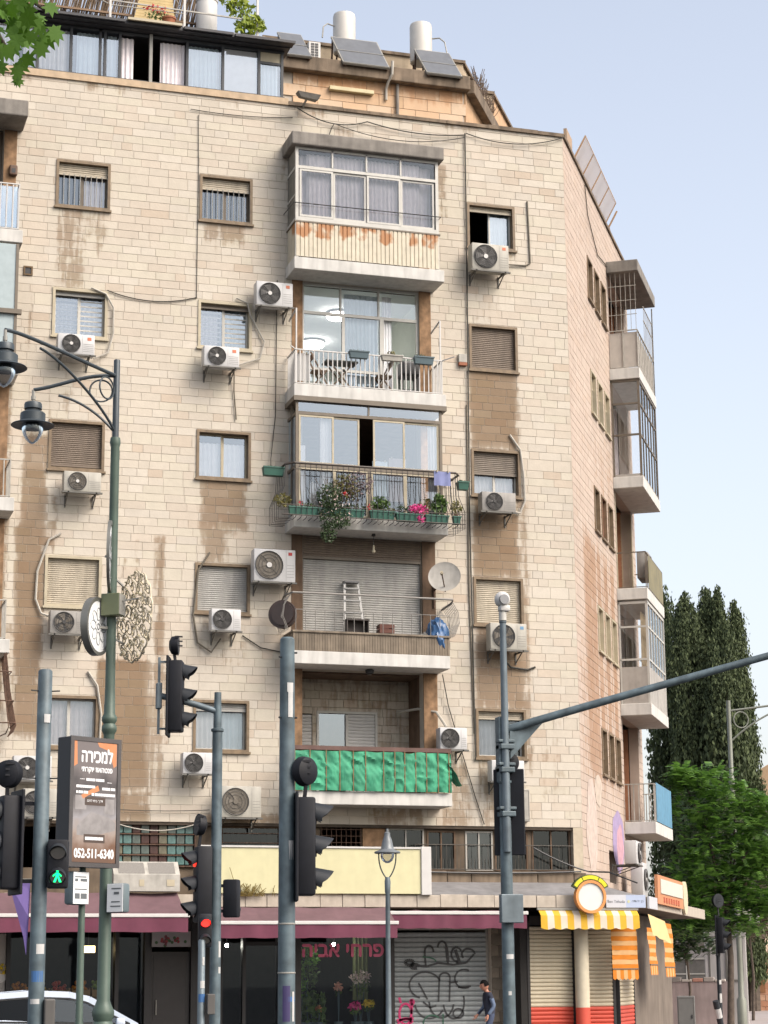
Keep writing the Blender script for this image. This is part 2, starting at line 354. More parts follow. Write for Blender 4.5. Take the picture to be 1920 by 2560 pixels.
# ------------------------------------------------------------------ stone cladding
def clip(rects, op):
    out = []
    ox0, ox1, oz0, oz1 = op
    for x0, x1, z0, z1 in rects:
        if x1 <= ox0 or x0 >= ox1 or z1 <= oz0 or z0 >= oz1: out.append((x0, x1, z0, z1)); continue
        if x0 < ox0: out.append((x0, ox0, z0, z1))
        if x1 > ox1: out.append((ox1, x1, z0, z1))
        a, b = max(x0, ox0), min(x1, ox1)
        if z0 < oz0: out.append((a, b, z0, oz0))
        if z1 > oz1: out.append((a, b, oz1, z1))
    return [r for r in out if r[1] - r[0] > .03 and r[3] - r[2] > .03]
def sstep(a, b, x):
    t = min(1, max(0, (x - a) / (b - a))); return t * t * (3 - 2 * t)
def courses(z0, z1, per=3.0, tall=.272, n=15, phase=0.0):
    h = (per - tall) / n; zs = [z0]; k = int(phase)
    while zs[-1] < z1 - .05:
        zs.append(min(z1, zs[-1] + (tall if k % (n + 1) == n else h))); k += 1
    return zs
def stone_rects(x0, x1, z0, z1, openings, rn, phase=0, w=(.24, .33, .41, .43, .44, .45, .46, .55, .64), ctall=.272):
    zs = courses(z0, z1, phase=phase, tall=ctall); out = []
    for a, b in zip(zs, zs[1:]):
        x = x0 - rn.uniform(0, .4)
        while x < x1:
            ww = rn.choice(w); r = [(max(x, x0), min(x + ww, x1), a, b)]
            if r[0][1] - r[0][0] > .03:
                for op in openings: r = clip(r, op)
                out += r
            x += ww
    return out
PAL = [((.484, .436, .366), 12), ((.478, .422, .352), 5), ((.490, .448, .370), 6), ((.472, .430, .368), 2.5), ((.504, .460, .392), 5), ((.466, .402, .328), 1.6), ((.452, .380, .304), .5)]
def stone_mesh(name, rects, stain, rn, pal, material, xf, parent, origin=None, kind=None):
    vs = []; fs = []; cs = []; g = .0027
    for x0, x1, z0, z1 in rects:
        c = rn.choices([p[0] for p in pal], [p[1] for p in pal])[0]; k = rn.uniform(.97, 1.03); c = [v * k for v in c]; y = -rn.uniform(0, .004); js = rn.uniform(-.1, .1)
        nx = 4 if x1 - x0 > .2 else 2; nz = 2; a, b, e, d = x0 + g, x1 - g, z0 + g, z1 - g; ch = .004
        o = len(vs); idx = {}
        for j in range(nz + 1):
            for i in range(nx + 1):
                fx, fz = i / nx, j / nz; X = a + ch + (b - a - 2 * ch) * fx; Z = e + ch + (d - e - 2 * ch) * fz
                idx[i, j] = len(vs); vs.append((X, y, Z)); s = stain(X, Z); cs.append((*c, max(0, min(1, s + js * (s > .05)))))
        for j in range(nz):
            for i in range(nx): fs.append((idx[i, j], idx[i + 1, j], idx[i + 1, j + 1], idx[i, j + 1]))
        cor = [(0, 0, a, e), (nx, 0, b, e), (nx, nz, b, d), (0, nz, a, d)]
        ck = []
        for i, j, X, Z in cor: ck.append(len(vs)); vs.append((X, .0055, Z)); cs.append(cs[idx[i, j]])
        e0 = [idx[i, 0] for i in range(nx + 1)]; e1 = [idx[nx, j] for j in range(nz + 1)]; e2 = [idx[i, nz] for i in range(nx, -1, -1)]; e3 = [idx[0, j] for j in range(nz, -1, -1)]
        for ed, p, q in ((e0, 0, 1), (e1, 1, 2), (e2, 2, 3), (e3, 3, 0)): fs.append((ck[p], ck[q], *reversed(ed)))
    V = [(xf @ Vector(v)) if xf else Vector(v) for v in vs]
    if origin is None: origin = (sum((v.x for v in V)) / len(V), sum((v.y for v in V)) / len(V), min(v.z for v in V))
    o0 = Vector(origin)
    me = bpy.data.meshes.new(name); me.from_pydata([tuple(v - o0) for v in V], [], fs); me.materials.append(material)
    at = me.attributes.new('sc', 'FLOAT_COLOR', 'POINT'); at.data.foreach_set('color', [q for c in cs for q in c]); me.update()
    ob = bpy.data.objects.new(name, me); link(ob, parent, o0); tag(ob, kind=kind); return ob
def cells(mb, x0, x1, z0, z1, ops, y, depth):
    xs = sorted({x0, x1, *[max(x0, min(x1, v)) for o in ops for v in o[:2]]}); zs = sorted({z0, z1, *[max(z0, min(z1, v)) for o in ops for v in o[2:]]})
    for a, b in zip(xs, xs[1:]):
        for c, d in zip(zs, zs[1:]):
            mx, mz = (a + b) / 2, (c + d) / 2
            if not any(o[0] < mx < o[1] and o[2] < mz < o[3] for o in ops): mb.add([(a, y, c), (b, y, c), (b, y, d), (a, y, d)], [(0, 1, 2, 3)])
    for a, b, c, d in ops:
        q = y + depth
        mb.add([(a, y, c), (b, y, c), (b, y, d), (a, y, d), (a, q, c), (b, q, c), (b, q, d), (a, q, d)], [(0, 4, 5, 1), (1, 5, 6, 2), (2, 6, 7, 3), (3, 7, 4, 0)])
    return mb

# ------------------------------------------------------------------ the apartment building
BLD = thing('apartment_building', 'six storey corner apartment block clad in cream limestone with balconies and rooftop penthouse', 'building', (8, 0, 0))
FLOORS = [5.6, 8.6, 11.6, 14.57, 17.53, 20.5]        # tops of the balcony slabs
WT = [7.575 + 3 * i for i in range(5)]               # tops of the window surrounds
WH = 1.117
WCOL = {'A': (5.783, 6.998), 'B': (9.034, 10.264), 'C': (15.454, 16.654)}
ops = []
for cx0, cx1 in WCOL.values():
    for zt in WT: ops.append((cx0 + .05, cx1 - .05, zt - WH + .05, zt - .05))
ops += [(-2.6, 0.6, z, z2 - .28) for z, z2 in zip(FLOORS, FLOORS[1:])]
ops += [(1.6, 4.62, z, z2 - .28) for z, z2 in zip(FLOORS, FLOORS[1:])]
ops += [(11.45, 14.24, z, z2 - .28) for z, z2 in zip(FLOORS, FLOORS[1:])]
STAINS = [(9.25, 9.45, 9.5, 10.75, .45), (5.4, 5.55, 13.1, 13.6, .4), (10.45, 10.6, 15.4, 16.3, .35), (6.15, 6.25, 17.2, 18.46, .5), (6.7, 6.8, 17.4, 18.46, .5), (9.4, 9.5, 17.6, 18.46, .45), (14.9, 15.05, 5.2, 7.0, .4), (17.0, 17.1, 5.6, 7.0, .3), (17.55, 17.63, 5.1, 6.3, .3), (15.7, 15.85, 9.3, 10.7, .3), (10.9, 11.04, 11.6, 13.0, .35), (8.45, 8.55, 6.5, 8.9, .35), (7.0, 7.12, 8.3, 9.4, .4), (5.28, 5.78, 12.40, 13.15, .75), (5.22, 5.75, 11.1, 12.5, .9), (5.15, 5.78, 8.4, 11.2, .95), (5.2, 5.76, 6.75, 8.5, .85),
          (6.95, 8.05, 5.65, 8.35, 1.0), (8.0, 8.42, 5.7, 8.3, .55), (8.17, 8.36, 8.5, 11.1, .75), (7.71, 7.82, 10.2, 10.95, .6), (7.42, 7.53, 10.2, 10.75, .6), (8.16, 8.42, 8.3, 9.5, .5),
          (9.15, 10.2, 11.35, 12.46, .8), (9.2, 9.75, 10.65, 11.4, .6), (15.45, 16.62, 13.65, 15.46, .95), (15.48, 16.56, 10.65, 12.46, .95), (15.48, 16.62, 7.6, 9.45, .85), (16.62, 16.80, 6.2, 11.9, .6),
          (15.5, 16.1, 5.0, 6.45, .5), (16.62, 16.8, 11.5, 12.4, .35), (5.83, 6.44, 16.62, 18.46, .5), (6.44, 7.0, 17.8, 18.46, .35), (9.13, 10.1, 18.05, 18.46, .65), (7.38, 8.12, 4.97, 5.55, .85), (5.86, 6.0, 10.7, 11.85, .6),
          (14.73, 14.94, 19.1, 20.4, .5), (4.6, 4.98, 5.0, 17.0, .7), (14.62, 15.3, 4.97, 6.3, .55), (13.0, 14.2, 4.97, 5.3, .6), (9.3, 11.2, 4.97, 5.1, .8), (10.9, 11.05, 8.6, 9.8, .3),
          (5.25, 5.35, 15.0, 16.6, .4), (5.5, 5.58, 12.9, 13.9, .5), (5.75, 5.83, 13.2, 14.1, .5), (6.0, 6.3, 13.75, 14.2, .4), (10.95, 11.05, 19.6, 20.6, .5), (15.4, 16.7, 18.3, 18.46, .4), (15.5, 16.6, 16.66, 17.6, .18),
          (9.1, 10.2, 8.3, 9.45, .2), (14.55, 14.75, 11.3, 13.2, .3), (17.2, 17.5, 5.2, 7.4, .22), (12.2, 12.9, 20.9, 21.2, .35)]
def stain_front(x, z):
    s = 0
    for x0, x1, z0, z1, k in STAINS:
        if x0 - .12 < x < x1 + .12 and z0 - .35 < z < z1 + .1:
            s = max(s, k * sstep(x0 - .06, x0 + .05, x) * (1 - sstep(x1 - .05, x1 + .06, x)) * sstep(z0 - .3, z0 + .15, z) * (1 - sstep(z1 - .02, z1 + .1, z)))
    # drip marks under the parapet
    if z > 21.05: s = max(s, .8 * sstep(21.15, 21.45, z) * max(0, noise.noise((x * 1.9, 3.1, 0)) * 2.2))
    return s
ZB, ZT = 4.96, 21.5
mb = MB(); cells(mb, -6, 17.95, ZB, ZT, ops, .006, .3)
mb.add([(-6, .025, 0), (-6, 14, 0), (-6, 14, ZT), (-6, .025, ZT)], [(0, 1, 2, 3)])
FW = build(mb, 'front_wall', MORTAR, BLD, origin=(8, 0, 0))
rn = random.Random(4)
rects = stone_rects(-6, 17.95, ZB, ZT, ops, rn, phase=3)
vis = [r for r in rects if 4.9 < r[0] and r[1] < 17.9 and r[3] - r[2] > .15]
vis.sort(key=lambda r: -(r[1] - r[0]) * (r[3] - r[2]) / (1 + .02 * (r[0] - 5) + .02 * (r[2] - 5)))
single = set(vis[:300])
for r in vis[:300]: stone_mesh('stone', [r], stain_front, rn, PAL, STONE, None, FW)
stone_mesh('stone_cladding', [r for r in rects if r not in single], stain_front, rn, PAL, STONE, None, FW, origin=(8, 0, 5), kind='stuff')

# side wall
SWIN = [(3.0, 3.75), (4.05, 4.8), (5.1, 5.85)]
sops = []
for zt in WT:
    for a, b in SWIN: sops.append((a + .03, b - .03, zt - .04 - WH + .04, zt - .04))
SF = [z - .1 for z in FLOORS]
sops += [(6.4, 9.1, z, z2 - .28) for z, z2 in zip(SF, SF[1:])] + [(3.6, 4.6, 3.9, 4.66)]
SSTAIN = [(1.2, 5.9, 6.2, 12.4, .75), (2.9, 6.0, 12.3, 15.4, .28), (.3, 1.2, 6.0, 9.5, .35), (.25, 3.0, 3.6, 6.2, .1), (3.0, 5.9, 15.2, 15.5, .3), (5.95, 6.3, 5.2, 8, .3)]
def stain_side(x, z):
    s = 0
    for x0, x1, z0, z1, k in SSTAIN:
        s = max(s, k * sstep(x0 - .3, x0 + .3, x) * (1 - sstep(x1 - .15, x1 + .15, x)) * sstep(z0 - .8, z0 + .6, z) * (1 - sstep(z1 - .9, z1 + .3, z)))
    for a, b in SWIN:
        if abs(x - b) < .12 or abs(x - a) < .1: s *= .35          # washed run-off lines beside the sills
    return s
mb = MB(SIDE); cells(mb, 0, 9.8, 3.4, ZT, sops, .006, .25)
mb.add([(9.8, .025, 0), (9.8, 8, 0), (9.8, 8, ZT), (9.8, .025, ZT)], [(0, 1, 2, 3)])
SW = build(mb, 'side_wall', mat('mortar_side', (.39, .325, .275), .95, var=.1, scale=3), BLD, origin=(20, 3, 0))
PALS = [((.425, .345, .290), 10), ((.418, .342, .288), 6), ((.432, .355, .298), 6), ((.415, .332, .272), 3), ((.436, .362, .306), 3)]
srects = stone_rects(0.0, 9.8, 3.4, ZT, sops, rn, phase=10)
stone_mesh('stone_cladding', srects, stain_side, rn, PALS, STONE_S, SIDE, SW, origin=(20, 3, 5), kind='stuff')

# roof, back, floors inside
def flat(name, pts, m, parent, z):
    mb = MB(); mb.add([(x, y, z) for x, y in pts], [tuple(range(len(pts)))]); return build(mb, name, m, parent)
e = SIDE @ Vector((9.8, .03, 0)); e2 = SIDE @ Vector((9.8, 8, 0))
poly = [(-6, .03), (17.94, .03), (e.x, e.y), (e2.x, e2.y), (12, 14), (-6, 14)]
flat('roof', poly, CONC, BLD, 21.2)
for z in (5.3, 8.3, 11.3, 14.25, 17.25): flat('floor_slab', [(p[0] - (.4 if p[0] > 0 else 0), p[1] + .3) for p in poly], PLASTD, BLD, z)
mb = MB(); mb.add([(e2.x, e2.y, 0), (12, 14, 0), (-6, 14, 0), (e2.x, e2.y, ZT), (12, 14, ZT), (-6, 14, ZT)], [(0, 1, 4, 3), (1, 2, 5, 4)])
build(mb, 'rear_wall', PLAST, BLD)
# partition walls that close each flat
mb = MB()
for x in (1.2, 5.2, 8.0, 11.2, 14.6, 17.2): mb.box(x - .05, x + .05, .4, 6, 5.3, 21.1)
mb.box(-5.9, 17.2, 6, 6.1, 5.3, 21.1)
build(mb, 'partition_wall', PLASTD, BLD)

# parapet coping and eroded edge
mb = MB()
x = 11.1
while x < 17.95:
    L_ = min(rn.uniform(.9, 1.4), 17.97 - x); mb.box(x + .004, x + L_ - .004, -.05 - rn.uniform(0, .015), .22, 21.5, 21.585 + rn.uniform(-.008, .008)); x += L_
build(mb, 'parapet_coping', CONCD, BLD)
mb = MB(); mb.box(-6, 11.1, -.045, .2, 21.5, 21.66); build(mb, 'penthouse_sill', mat('sill_cream', px(222, 196, 164), .8, var=.15, streak=.2), BLD)
mb = MB(SIDE)
x = 0.02
while x < 9.75:
    L_ = min(rn.uniform(.9, 1.5), 9.8 - x); mb.box(x + .004, x + L_ - .004, -.05, .22, 21.5, 21.58 + rn.uniform(-.008, .008)); x += L_
build(mb, 'side_parapet_coping', CONCD, BLD)

# ------------------------------------------------------------------ windows
def shutter_geo(mb, x0, x1, z0, z1, y, pitch=.045):
    n = max(2, int(round((z1 - z0) / pitch))); h = (z1 - z0) / n
    for i in range(n):
        a = z0 + i * h
        prof = [(a, y + .004), (a + .12 * h, y - .008), (a + .5 * h, y - .013), (a + .86 * h, y - .008), (a + h, y + .004)]
        o = len(mb.v); mb.add([(x0, yy, zz) for zz, yy in prof] + [(x1, yy, zz) for zz, yy in prof], [(k, 5 + k, 6 + k, k + 1) for k in range(4)])
    return mb
def window(parent, x0, x1, zt, h=WH, xf=None, shutter=0, scol=SH_GREY, panes=2, sash=ALU, curtains=(), bars=None, glass=GLASS, open_pane=None, fr=FRAME, name='window', t=.06, label=None, curtain_z=0, seed=0, blind=None):
    z0 = zt - h
    mb = MB(xf); mb.ring(x0, x1, z0, zt, t, -.03, .13); mb.box(x0 - .03, x1 + .03, -.065, .0, z0 - .035, z0 + .012)
    W = build(mb, name, fr, parent, label=label)
    a, b, c, d = x0 + t, x1 - t, z0 + t, zt - t
    zs = d - shutter * (d - c)
    if shutter:
        mb = MB(xf); shutter_geo(mb, a, b, zs, d, .075)
        if shutter < .98: mb.box(a, b, .055, .095, zs - .035, zs + .003)
        build(mb, 'roller_shutter', scol, W)
    if shutter < .9:
        pw = (b - a) / panes
        for i in range(panes):
            p0, p1 = a + i * pw, a + (i + 1) * pw; yy = .13 + .03 * (i % 2)
            if open_pane == i: continue
            mb = MB(xf); mb.ring(p0, p1, c, d, .035, yy, yy + .028); build(mb, 'sash', sash, W)
            mb = MB(xf); mb.add([(p0 + .03, yy + .014, c + .03), (p1 - .03, yy + .014, c + .03), (p1 - .03, yy + .014, d - .03), (p0 + .03, yy + .014, d - .03)], [(0, 1, 2, 3)]); build(mb, 'pane', glass, W)
    for k, (f0, f1, cm) in enumerate(curtains):
        mb = MB(xf); mb.curtain(a + (b - a) * f0, a + (b - a) * f1, c, d - curtain_z, .27, .022, .10, seed + k); build(mb, 'curtain', cm, W, smooth=True)
    if bars == 'v':
        mb = MB(xf)
        n = 9
        for i in range(n + 1): xx = a + (b - a) * i / n; mb.tube([(xx, .04, c), (xx, .04, zs)], .008, 5)
        build(mb, 'window_bar', ALUG, W)
    if bars == 'h':
        mb = MB(xf)
        for i in range(9): zz = c + (d - c) * (i + .5) / 9; mb.box(a, b, .17, .2, zz - .016, zz + .016)
        build(mb, 'window_bar', ALU, W)
    return W
A, B, C = WCOL['A'], WCOL['B'], WCOL['C']
window(BLD, *A, WT[4], shutter=.24, scol=SH_CREAM, bars='v', curtains=((.5, 1, CURTL), (0, .5, CURTT)), seed=1, sash=BRONZE)
window(BLD, *B, WT[4], shutter=.24, scol=SH_CREAM, bars='v', curtains=((0, 1, CURTT),), seed=2, sash=BRONZE)
window(BLD, *C, WT[4], shutter=.10, scol=SH_CREAM, open_pane=0, glass=GLASSB, curtains=((.52, 1, CURTB),), seed=3)
window(BLD, *A, WT[3], bars='h', glass=GLASSB, curtains=((.0, 1, CURT),), seed=4, fr=CREAMF, shutter=.06, scol=SH_LIGHT)
window(BLD, *B, WT[3], bars='h', glass=GLASSB, curtains=((.45, 1, CURTB), (0, .4, CURTL)), seed=5, fr=CREAMF, shutter=.07, scol=SH_GREY)
window(BLD, *C, WT[3], shutter=.97, scol=SH_BR)
window(BLD, *A, WT[2], shutter=.93, scol=SH_BR)
window(BLD, *B, WT[2], curtains=((0, .49, CURT), (.5, 1, CURT)), seed=6, curtain_z=.17, glass=GLASSB, sash=CREAMF)
window(BLD, *C, WT[2], shutter=.50, scol=SH_GREY, curtains=((.05, 1, CURT),), seed=7)
window(BLD, *A, WT[1], shutter=.99, scol=SH_CREAM, fr=CREAMF)
window(BLD, *B, WT[1], shutter=.99, scol=SH_LIGHT)
window(BLD, *C, WT[1], shutter=.99, scol=SH_CREAM)
window(BLD, *A, WT[0], curtains=((0, 1, CURTL),), seed=8)
window(BLD, *B, WT[0], shutter=.14, scol=SH_LIGHT, curtains=((0, .4, CURT), (.55, 1, CURTB)), seed=9)
window(BLD, *C, WT[0], shutter=.14, scol=SH_CREAM, curtains=((0, .5, CURTL),), seed=10, glass=GLASSD)
RED = mat('red_shutter', px(170, 82, 58), .7, var=.2)
for r, zt in enumerate(WT):
    for k, (a, b) in enumerate(SWIN):
        window(BLD, a, b, zt - .03, 1.13, xf=SIDE, panes=1, fr=CREAMF if r in (1, 3) else FRAME, shutter=(.6, .99, .8, .3, .99)[(r + k) % 5] if r in (4, 0) else (.98 if r != 3 else .3), scol=RED if (r, k) == (2, 1) else (SH_CREAM if r in (1, 3) else SH_GREY), t=.05)

# ------------------------------------------------------------------ centre balconies
def slab(parent_name, z, x0=11.05, x1=14.6, d=.8, th=.28, m=CONCW, xf=None, lip=.0):
    mb = MB(xf); mb.cbox(x0, x1, -d, -.004, z - th, z, .012); return build(mb, 'balcony', m, BLD)
def pane(parent, xf, x0, x1, z0, z1, y, g=GLASS):
    mb = MB(xf); mb.add([(x0, y, z0), (x1, y, z0), (x1, y, z1), (x0, y, z1)], [(0, 1, 2, 3)]); return build(mb, 'pane', g, parent)
def panex(parent, xf, x, y0, y1, z0, z1, g=GLASS):
    mb = MB(xf); mb.add([(x, y0, z0), (x, y1, z0), (x, y1, z1), (x, y0, z1)], [(0, 1, 2, 3)]); return build(mb, 'pane', g, parent)
# roof slab over the top balcony
mb = MB(); mb.cbox(10.96, 14.6, -.92, -.004, 20.18, 20.5, .03); build(mb, 'balcony_roof_slab', CONC, BLD)
# fifth floor: glazed-in balcony with a corrugated apron
b5 = slab('b5', 17.53)
mb = MB(); y = -.78
for x in (11.08, 14.42): mb.box(x, x + .07, y, y + .06, 17.53, 20.18)
for x in (11.95, 12.76, 13.58): mb.box(x - .02, x + .02, y, y + .05, 19.72, 20.18)
mb.box(11.15, 14.42, y, y + .06, 19.66, 19.73); mb.box(11.15, 14.42, y, y + .07, 18.40, 18.50); mb.box(11.15, 14.42, y, y + .05, 20.12, 20.178)
mb.box(11.08, 11.13, -.72, -.01, 19.66, 19.72); mb.box(11.08, 11.13, -.72, -.01, 18.40, 18.48); mb.box(11.08, 11.13, -.72, -.01, 19.02, 19.06)
build(mb, 'glazing_frame', ALU, b5)
xs = [11.17, 11.97, 12.76, 13.58, 14.40]
for i, (a, b) in enumerate(zip(xs, xs[1:])):
    mb = MB(); mb.ring(a + .006, b - .006, 18.51, 19.65, .045, y + .005 + .03 * (i % 2), y + .03 + .03 * (i % 2)); build(mb, 'sash', ALU, b5)
    pane(b5, None, a + .04, b - .04, 18.55, 19.61, y + .02 + .03 * (i % 2), GLASSC); pane(b5, None, a, b, 19.73, 20.12, y + .03, GLASSC)
    mb = MB(); mb.curtain(a + (.02 if i else .22), b - (.02 if i < 3 else .3), 18.45, 20.1, y + .2, .03, .10, 20 + i); build(mb, 'curtain', CURTL, b5, smooth=True)
mb = MB(); mb.curtain(11.2, 14.4, 18.45, 20.1, y + .32, .03, .14, 31); build(mb, 'curtain', CURTL, b5, smooth=True)
SIDEP = mat('side_panel_grey', px(140, 136, 126), .7, var=.2, streak=.2)
mb = MB(); mb.box(11.095, 11.115, -.72, -.01, 18.48, 20.16); build(mb, 'side_panel', SIDEP, b5)
mb = MB(); mb.box(14.455, 14.475, -.72, -.01, 18.40, 20.16); build(mb, 'side_panel', SIDEP, b5)
mb = MB(); n = 34
for i in range(n):
    a = 11.09 + (14.49 - 11.09) * i / n; b = 11.09 + (14.49 - 11.09) * (i + 1) / n; q = (b - a)
    prof = [(a, -.772), (a + .08 * q, -.79), (a + .80 * q, -.79), (b - .11 * q, -.772), (b, -.772)]
    mb.add([(px_, py_, 17.55) for px_, py_ in prof] + [(px_, py_, 18.37) for px_, py_ in prof], [(k, k + 1, 6 + k, 5 + k) for k in range(4)])
for i in range(7):
    a = -.75 + .74 * i / 7; mb.box(11.085, 11.10, a, a + .08, 17.55, 18.37)
build(mb, 'corrugated_apron', CORR, b5)
mb = MB(); mb.box(11.06, 14.52, -.80, -.74, 18.365, 18.40); mb.box(11.06, 11.12, -.74, -.01, 18.365, 18.395)
build(mb, 'apron_rail', BRONZE, b5)
mb = MB(); mb.tube([(11.0, -.02, 18.8), (11.03, -.84, 18.8), (14.52, -.84, 18.8), (14.54, -.02, 18.8)], .012, 6); build(mb, 'wire_rail', BLACK, b5)
mb = MB(); mb.box(14.24, 14.5, -.012, .02, 17.53, 20.18); build(mb, 'plaster_jamb', PLAST, b5); mb = MB(); mb.box(11.2, 11.45, -.012, .02, 17.53, 20.18); build(mb, 'plaster_jamb', PLAST, b5)

# fourth floor: open balcony in front of a lit room
b4 = slab('b4', 14.57)
mb = MB(); y = .06
mb.ring(11.45, 14.24, 14.575, 17.24, .05, y, y + .07); mb.box(11.5, 14.19, y, y + .07, 16.50, 16.57)
for x in (12.37, 13.28): mb.box(x - .022, x + .022, y, y + .06, 16.57, 17.19)
mb.box(12.40, 12.47, y, y + .06, 14.62, 16.5); mb.box(13.30, 13.40, y - .02, y + .05, 14.62, 16.5); mb.box(11.5, 13.3, y, y + .05, 15.18, 15.24)
build(mb, 'glazing_frame', ALU, b4)
for a, b in ((11.5, 12.35), (12.39, 13.26), (13.3, 14.19)): pane(b4, None, a, b, 16.57, 17.19, y + .03, GLASS)
for a, b in ((11.5, 12.4), (12.47, 13.3)): pane(b4, None, a, b, 15.24, 16.5, y + .03, GLASS); pane(b4, None, a, b, 14.63, 15.18, y + .03, GLASSB)
mb = MB(); mb.curtain(12.49, 13.3, 14.7, 17.1, y + .16, .02, .09, 40); build(mb, 'curtain', CURTB, b4, smooth=True)
mb = MB(); mb.curtain(13.4, 13.62, 14.65, 17.1, y + .12, .03, .06, 41); build(mb, 'curtain', CURT, b4, smooth=True)
ROOMW = mat('room_wall', (.55, .58, .54), .9, var=.05)
ROOMC = mat('room_ceiling', (.7, .72, .72), .9, var=.03)
mb = MB(); x0, x1, y0, y1, z0, z1 = 11.3, 14.45, .33, 5.8, 14.58, 17.24
mb.add([(x0, y0, z0), (x1, y0, z0), (x1, y1, z0), (x0, y1, z0), (x0, y0, z1), (x1, y0, z1), (x1, y1, z1), (x0, y1, z1)], [(0, 1, 2, 3), (1, 2, 6, 5), (2, 3, 7, 6), (3, 0, 4, 7)]); mb.cm = 1
mb.add([(x0, y0, z1 - .003), (x1, y0, z1 - .003), (x1, y1, z1 - .003), (x0, y1, z1 - .003)], [(3, 2, 1, 0)])
build(mb, 'living_room', [ROOMW, ROOMC], b4)
LAMP = mat('lit_ceiling_lamp', (.8, .8, .78), .5, emit=(1, .97, .9), estr=9)
for yy, lb in ((1.95, 'round lit ceiling lamp behind the upper panes of the fourth floor balcony'), (4.3, 'round lit ceiling lamp deeper inside the fourth floor balcony room')):
    t = thing('ceiling_lamp', lb, 'lamp', (12.85, yy, 17.12), 'ceiling lamps in the lit room')
    mb = MB(); mb.lathe([(.27, 0), (.28, .01), (.28, .06), (.26, .07)], (12.85, yy, 17.10), 24); build(mb, 'diffuser', LAMP, t, smooth=True)
    mb = MB(); mb.lathe([(.29, 0), (.30, .015), (.29, .03)], (12.85, yy, 17.17), 24); mb.tube([(12.85, yy, 17.17), (12.85, yy, 17.235)], .12, 14); build(mb, 'rim', ALU, t)
mb = MB(); mb.box(14.24, 14.52, -.014, .02, 14.57, 17.25); build(mb, 'plaster_jamb', PLAST, b4); mb = MB(); mb.box(11.2, 11.45, -.014, .02, 14.57, 17.25); build(mb, 'plaster_jamb', PLAST, b4)
def railing(parent, z0, z1, x0, x1, d, pitch, r, m, name='railing', xf=None, top=.018, sides=True, sx=None):
    mb = MB(xf); path = [(x0, -.03, z1), (x0, -d, z1), (x1, -d, z1), (x1, -.03, z1)] if sides else [(x0, -d, z1), (x1, -d, z1)]
    for p, q in zip(path, path[1:]): mb.bar(p, q, top * 2, top * 1.4); mb.bar((p[0], p[1], z0 + .03), (q[0], q[1], z0 + .03), top * 1.5, top)
    n = int((x1 - x0) / pitch)
    for i in range(n + 1): xx = x0 + (x1 - x0) * i / n; mb.bar((xx, -d, z0 + .03), (xx, -d, z1), r * 2)
    if sides:
        k = max(2, int(d / pitch))
        for s_ in (x0, x1):
            for i in range(1, k): yy = -d * i / k; mb.bar((s_, yy, z0 + .03), (s_, yy, z1), r * 2)
    return build(mb, name, m, parent)
railing(b4, 14.57, 15.37, 11.09, 14.52, .76, .105, .011, WHITE)
mb = MB()
mb.bar((11.11, -.75, 14.57), (11.11, -.75, 16.33), .03); mb.bar((14.49, -.75, 14.57), (14.49, -.75, 16.33), .03); mb.bar((14.49, -.75, 16.32), (14.49, -.1, 16.22), .03); mb.bar((11.11, -.75, 16.32), (11.11, -.1, 16.22), .03)
mb.bar((14.52, -.76, 15.37), (14.75, -1.0, 15.42), .02); mb.bar((11.09, -.76, 15.37), (10.92, -1.0, 15.36), .02)
build(mb, 'awning_post', WHITE, b4)

# third floor: glazed-in balcony behind a flower basket railing
b3 = slab('b3', 11.6)
y = -.76
mb = MB()
mb.box(11.04, 14.60, -.83, -.005, 14.18, 14.285)
build(mb, 'cornice', BRONZE, b3)
mb = MB()
for x in (11.10, 14.44): mb.box(x, x + .06, y, y + .05, 11.6, 14.18)
mb.box(11.16, 14.44, y, y + .05, 13.88, 13.95); mb.box(11.16, 14.44, y, y + .06, 12.68, 12.76); mb.box(12.76, 12.80, y, y + .04, 13.95, 14.18); mb.box(12.76, 12.82, y, y + .05, 11.6, 12.68)
mb.box(11.10, 11.15, -.70, -.01, 13.88, 13.94); mb.box(11.10, 11.15, -.70, -.01, 12.68, 12.74); mb.box(11.10, 11.15, -.36, -.31, 11.6, 14.18)
build(mb, 'glazing_frame', BRONZE, b3)
for i, (a, b) in enumerate(((11.17, 11.97), (11.93, 12.57), (12.88, 13.62), (13.58, 14.43))):
    mb = MB(); mb.ring(a, b, 12.77, 13.87, .04, y + .005 + .03 * (i % 2), y + .03 + .03 * (i % 2)); build(mb, 'sash', CREAMF, b3); pane(b3, None, a + .035, b - .035, 12.8, 13.84, y + .018 + .03 * (i % 2), GLASSB)
for i, (a, b) in enumerate(((11.17, 11.98), (11.98, 12.75), (12.83, 13.62), (13.62, 14.43))):
    mb = MB(); mb.ring(a, b, 11.62, 12.67, .04, y + .005, y + .03); build(mb, 'sash', CREAMF, b3); pane(b3, None, a + .035, b - .035, 11.65, 12.64, y + .018, GLASS)
pane(b3, None, 11.16, 12.76, 13.95, 14.17, y + .02, GLASSB); pane(b3, None, 12.8, 14.44, 13.95, 14.17, y + .02, GLASSB)
panex(b3, None, 11.125, -.70, -.02, 12.74, 13.88, GLASS); panex(b3, None, 11.125, -.70, -.02, 11.62, 12.68, GLASS)
mb = MB(); mb.curtain(11.7, 11.95, 11.7, 13.9, y + .15, .02, .08, 50); build(mb, 'curtain', CURT, b3, smooth=True); mb = MB(); mb.curtain(14.2, 14.4, 11.7, 13.85, y + .12, .02, .08, 51); build(mb, 'curtain', CURT, b3, smooth=True); mb = MB(); mb.curtain(11.2, 11.35, 11.7, 13.2, y + .12, .02, .08, 52); build(mb, 'curtain', CURT, b3, smooth=True)
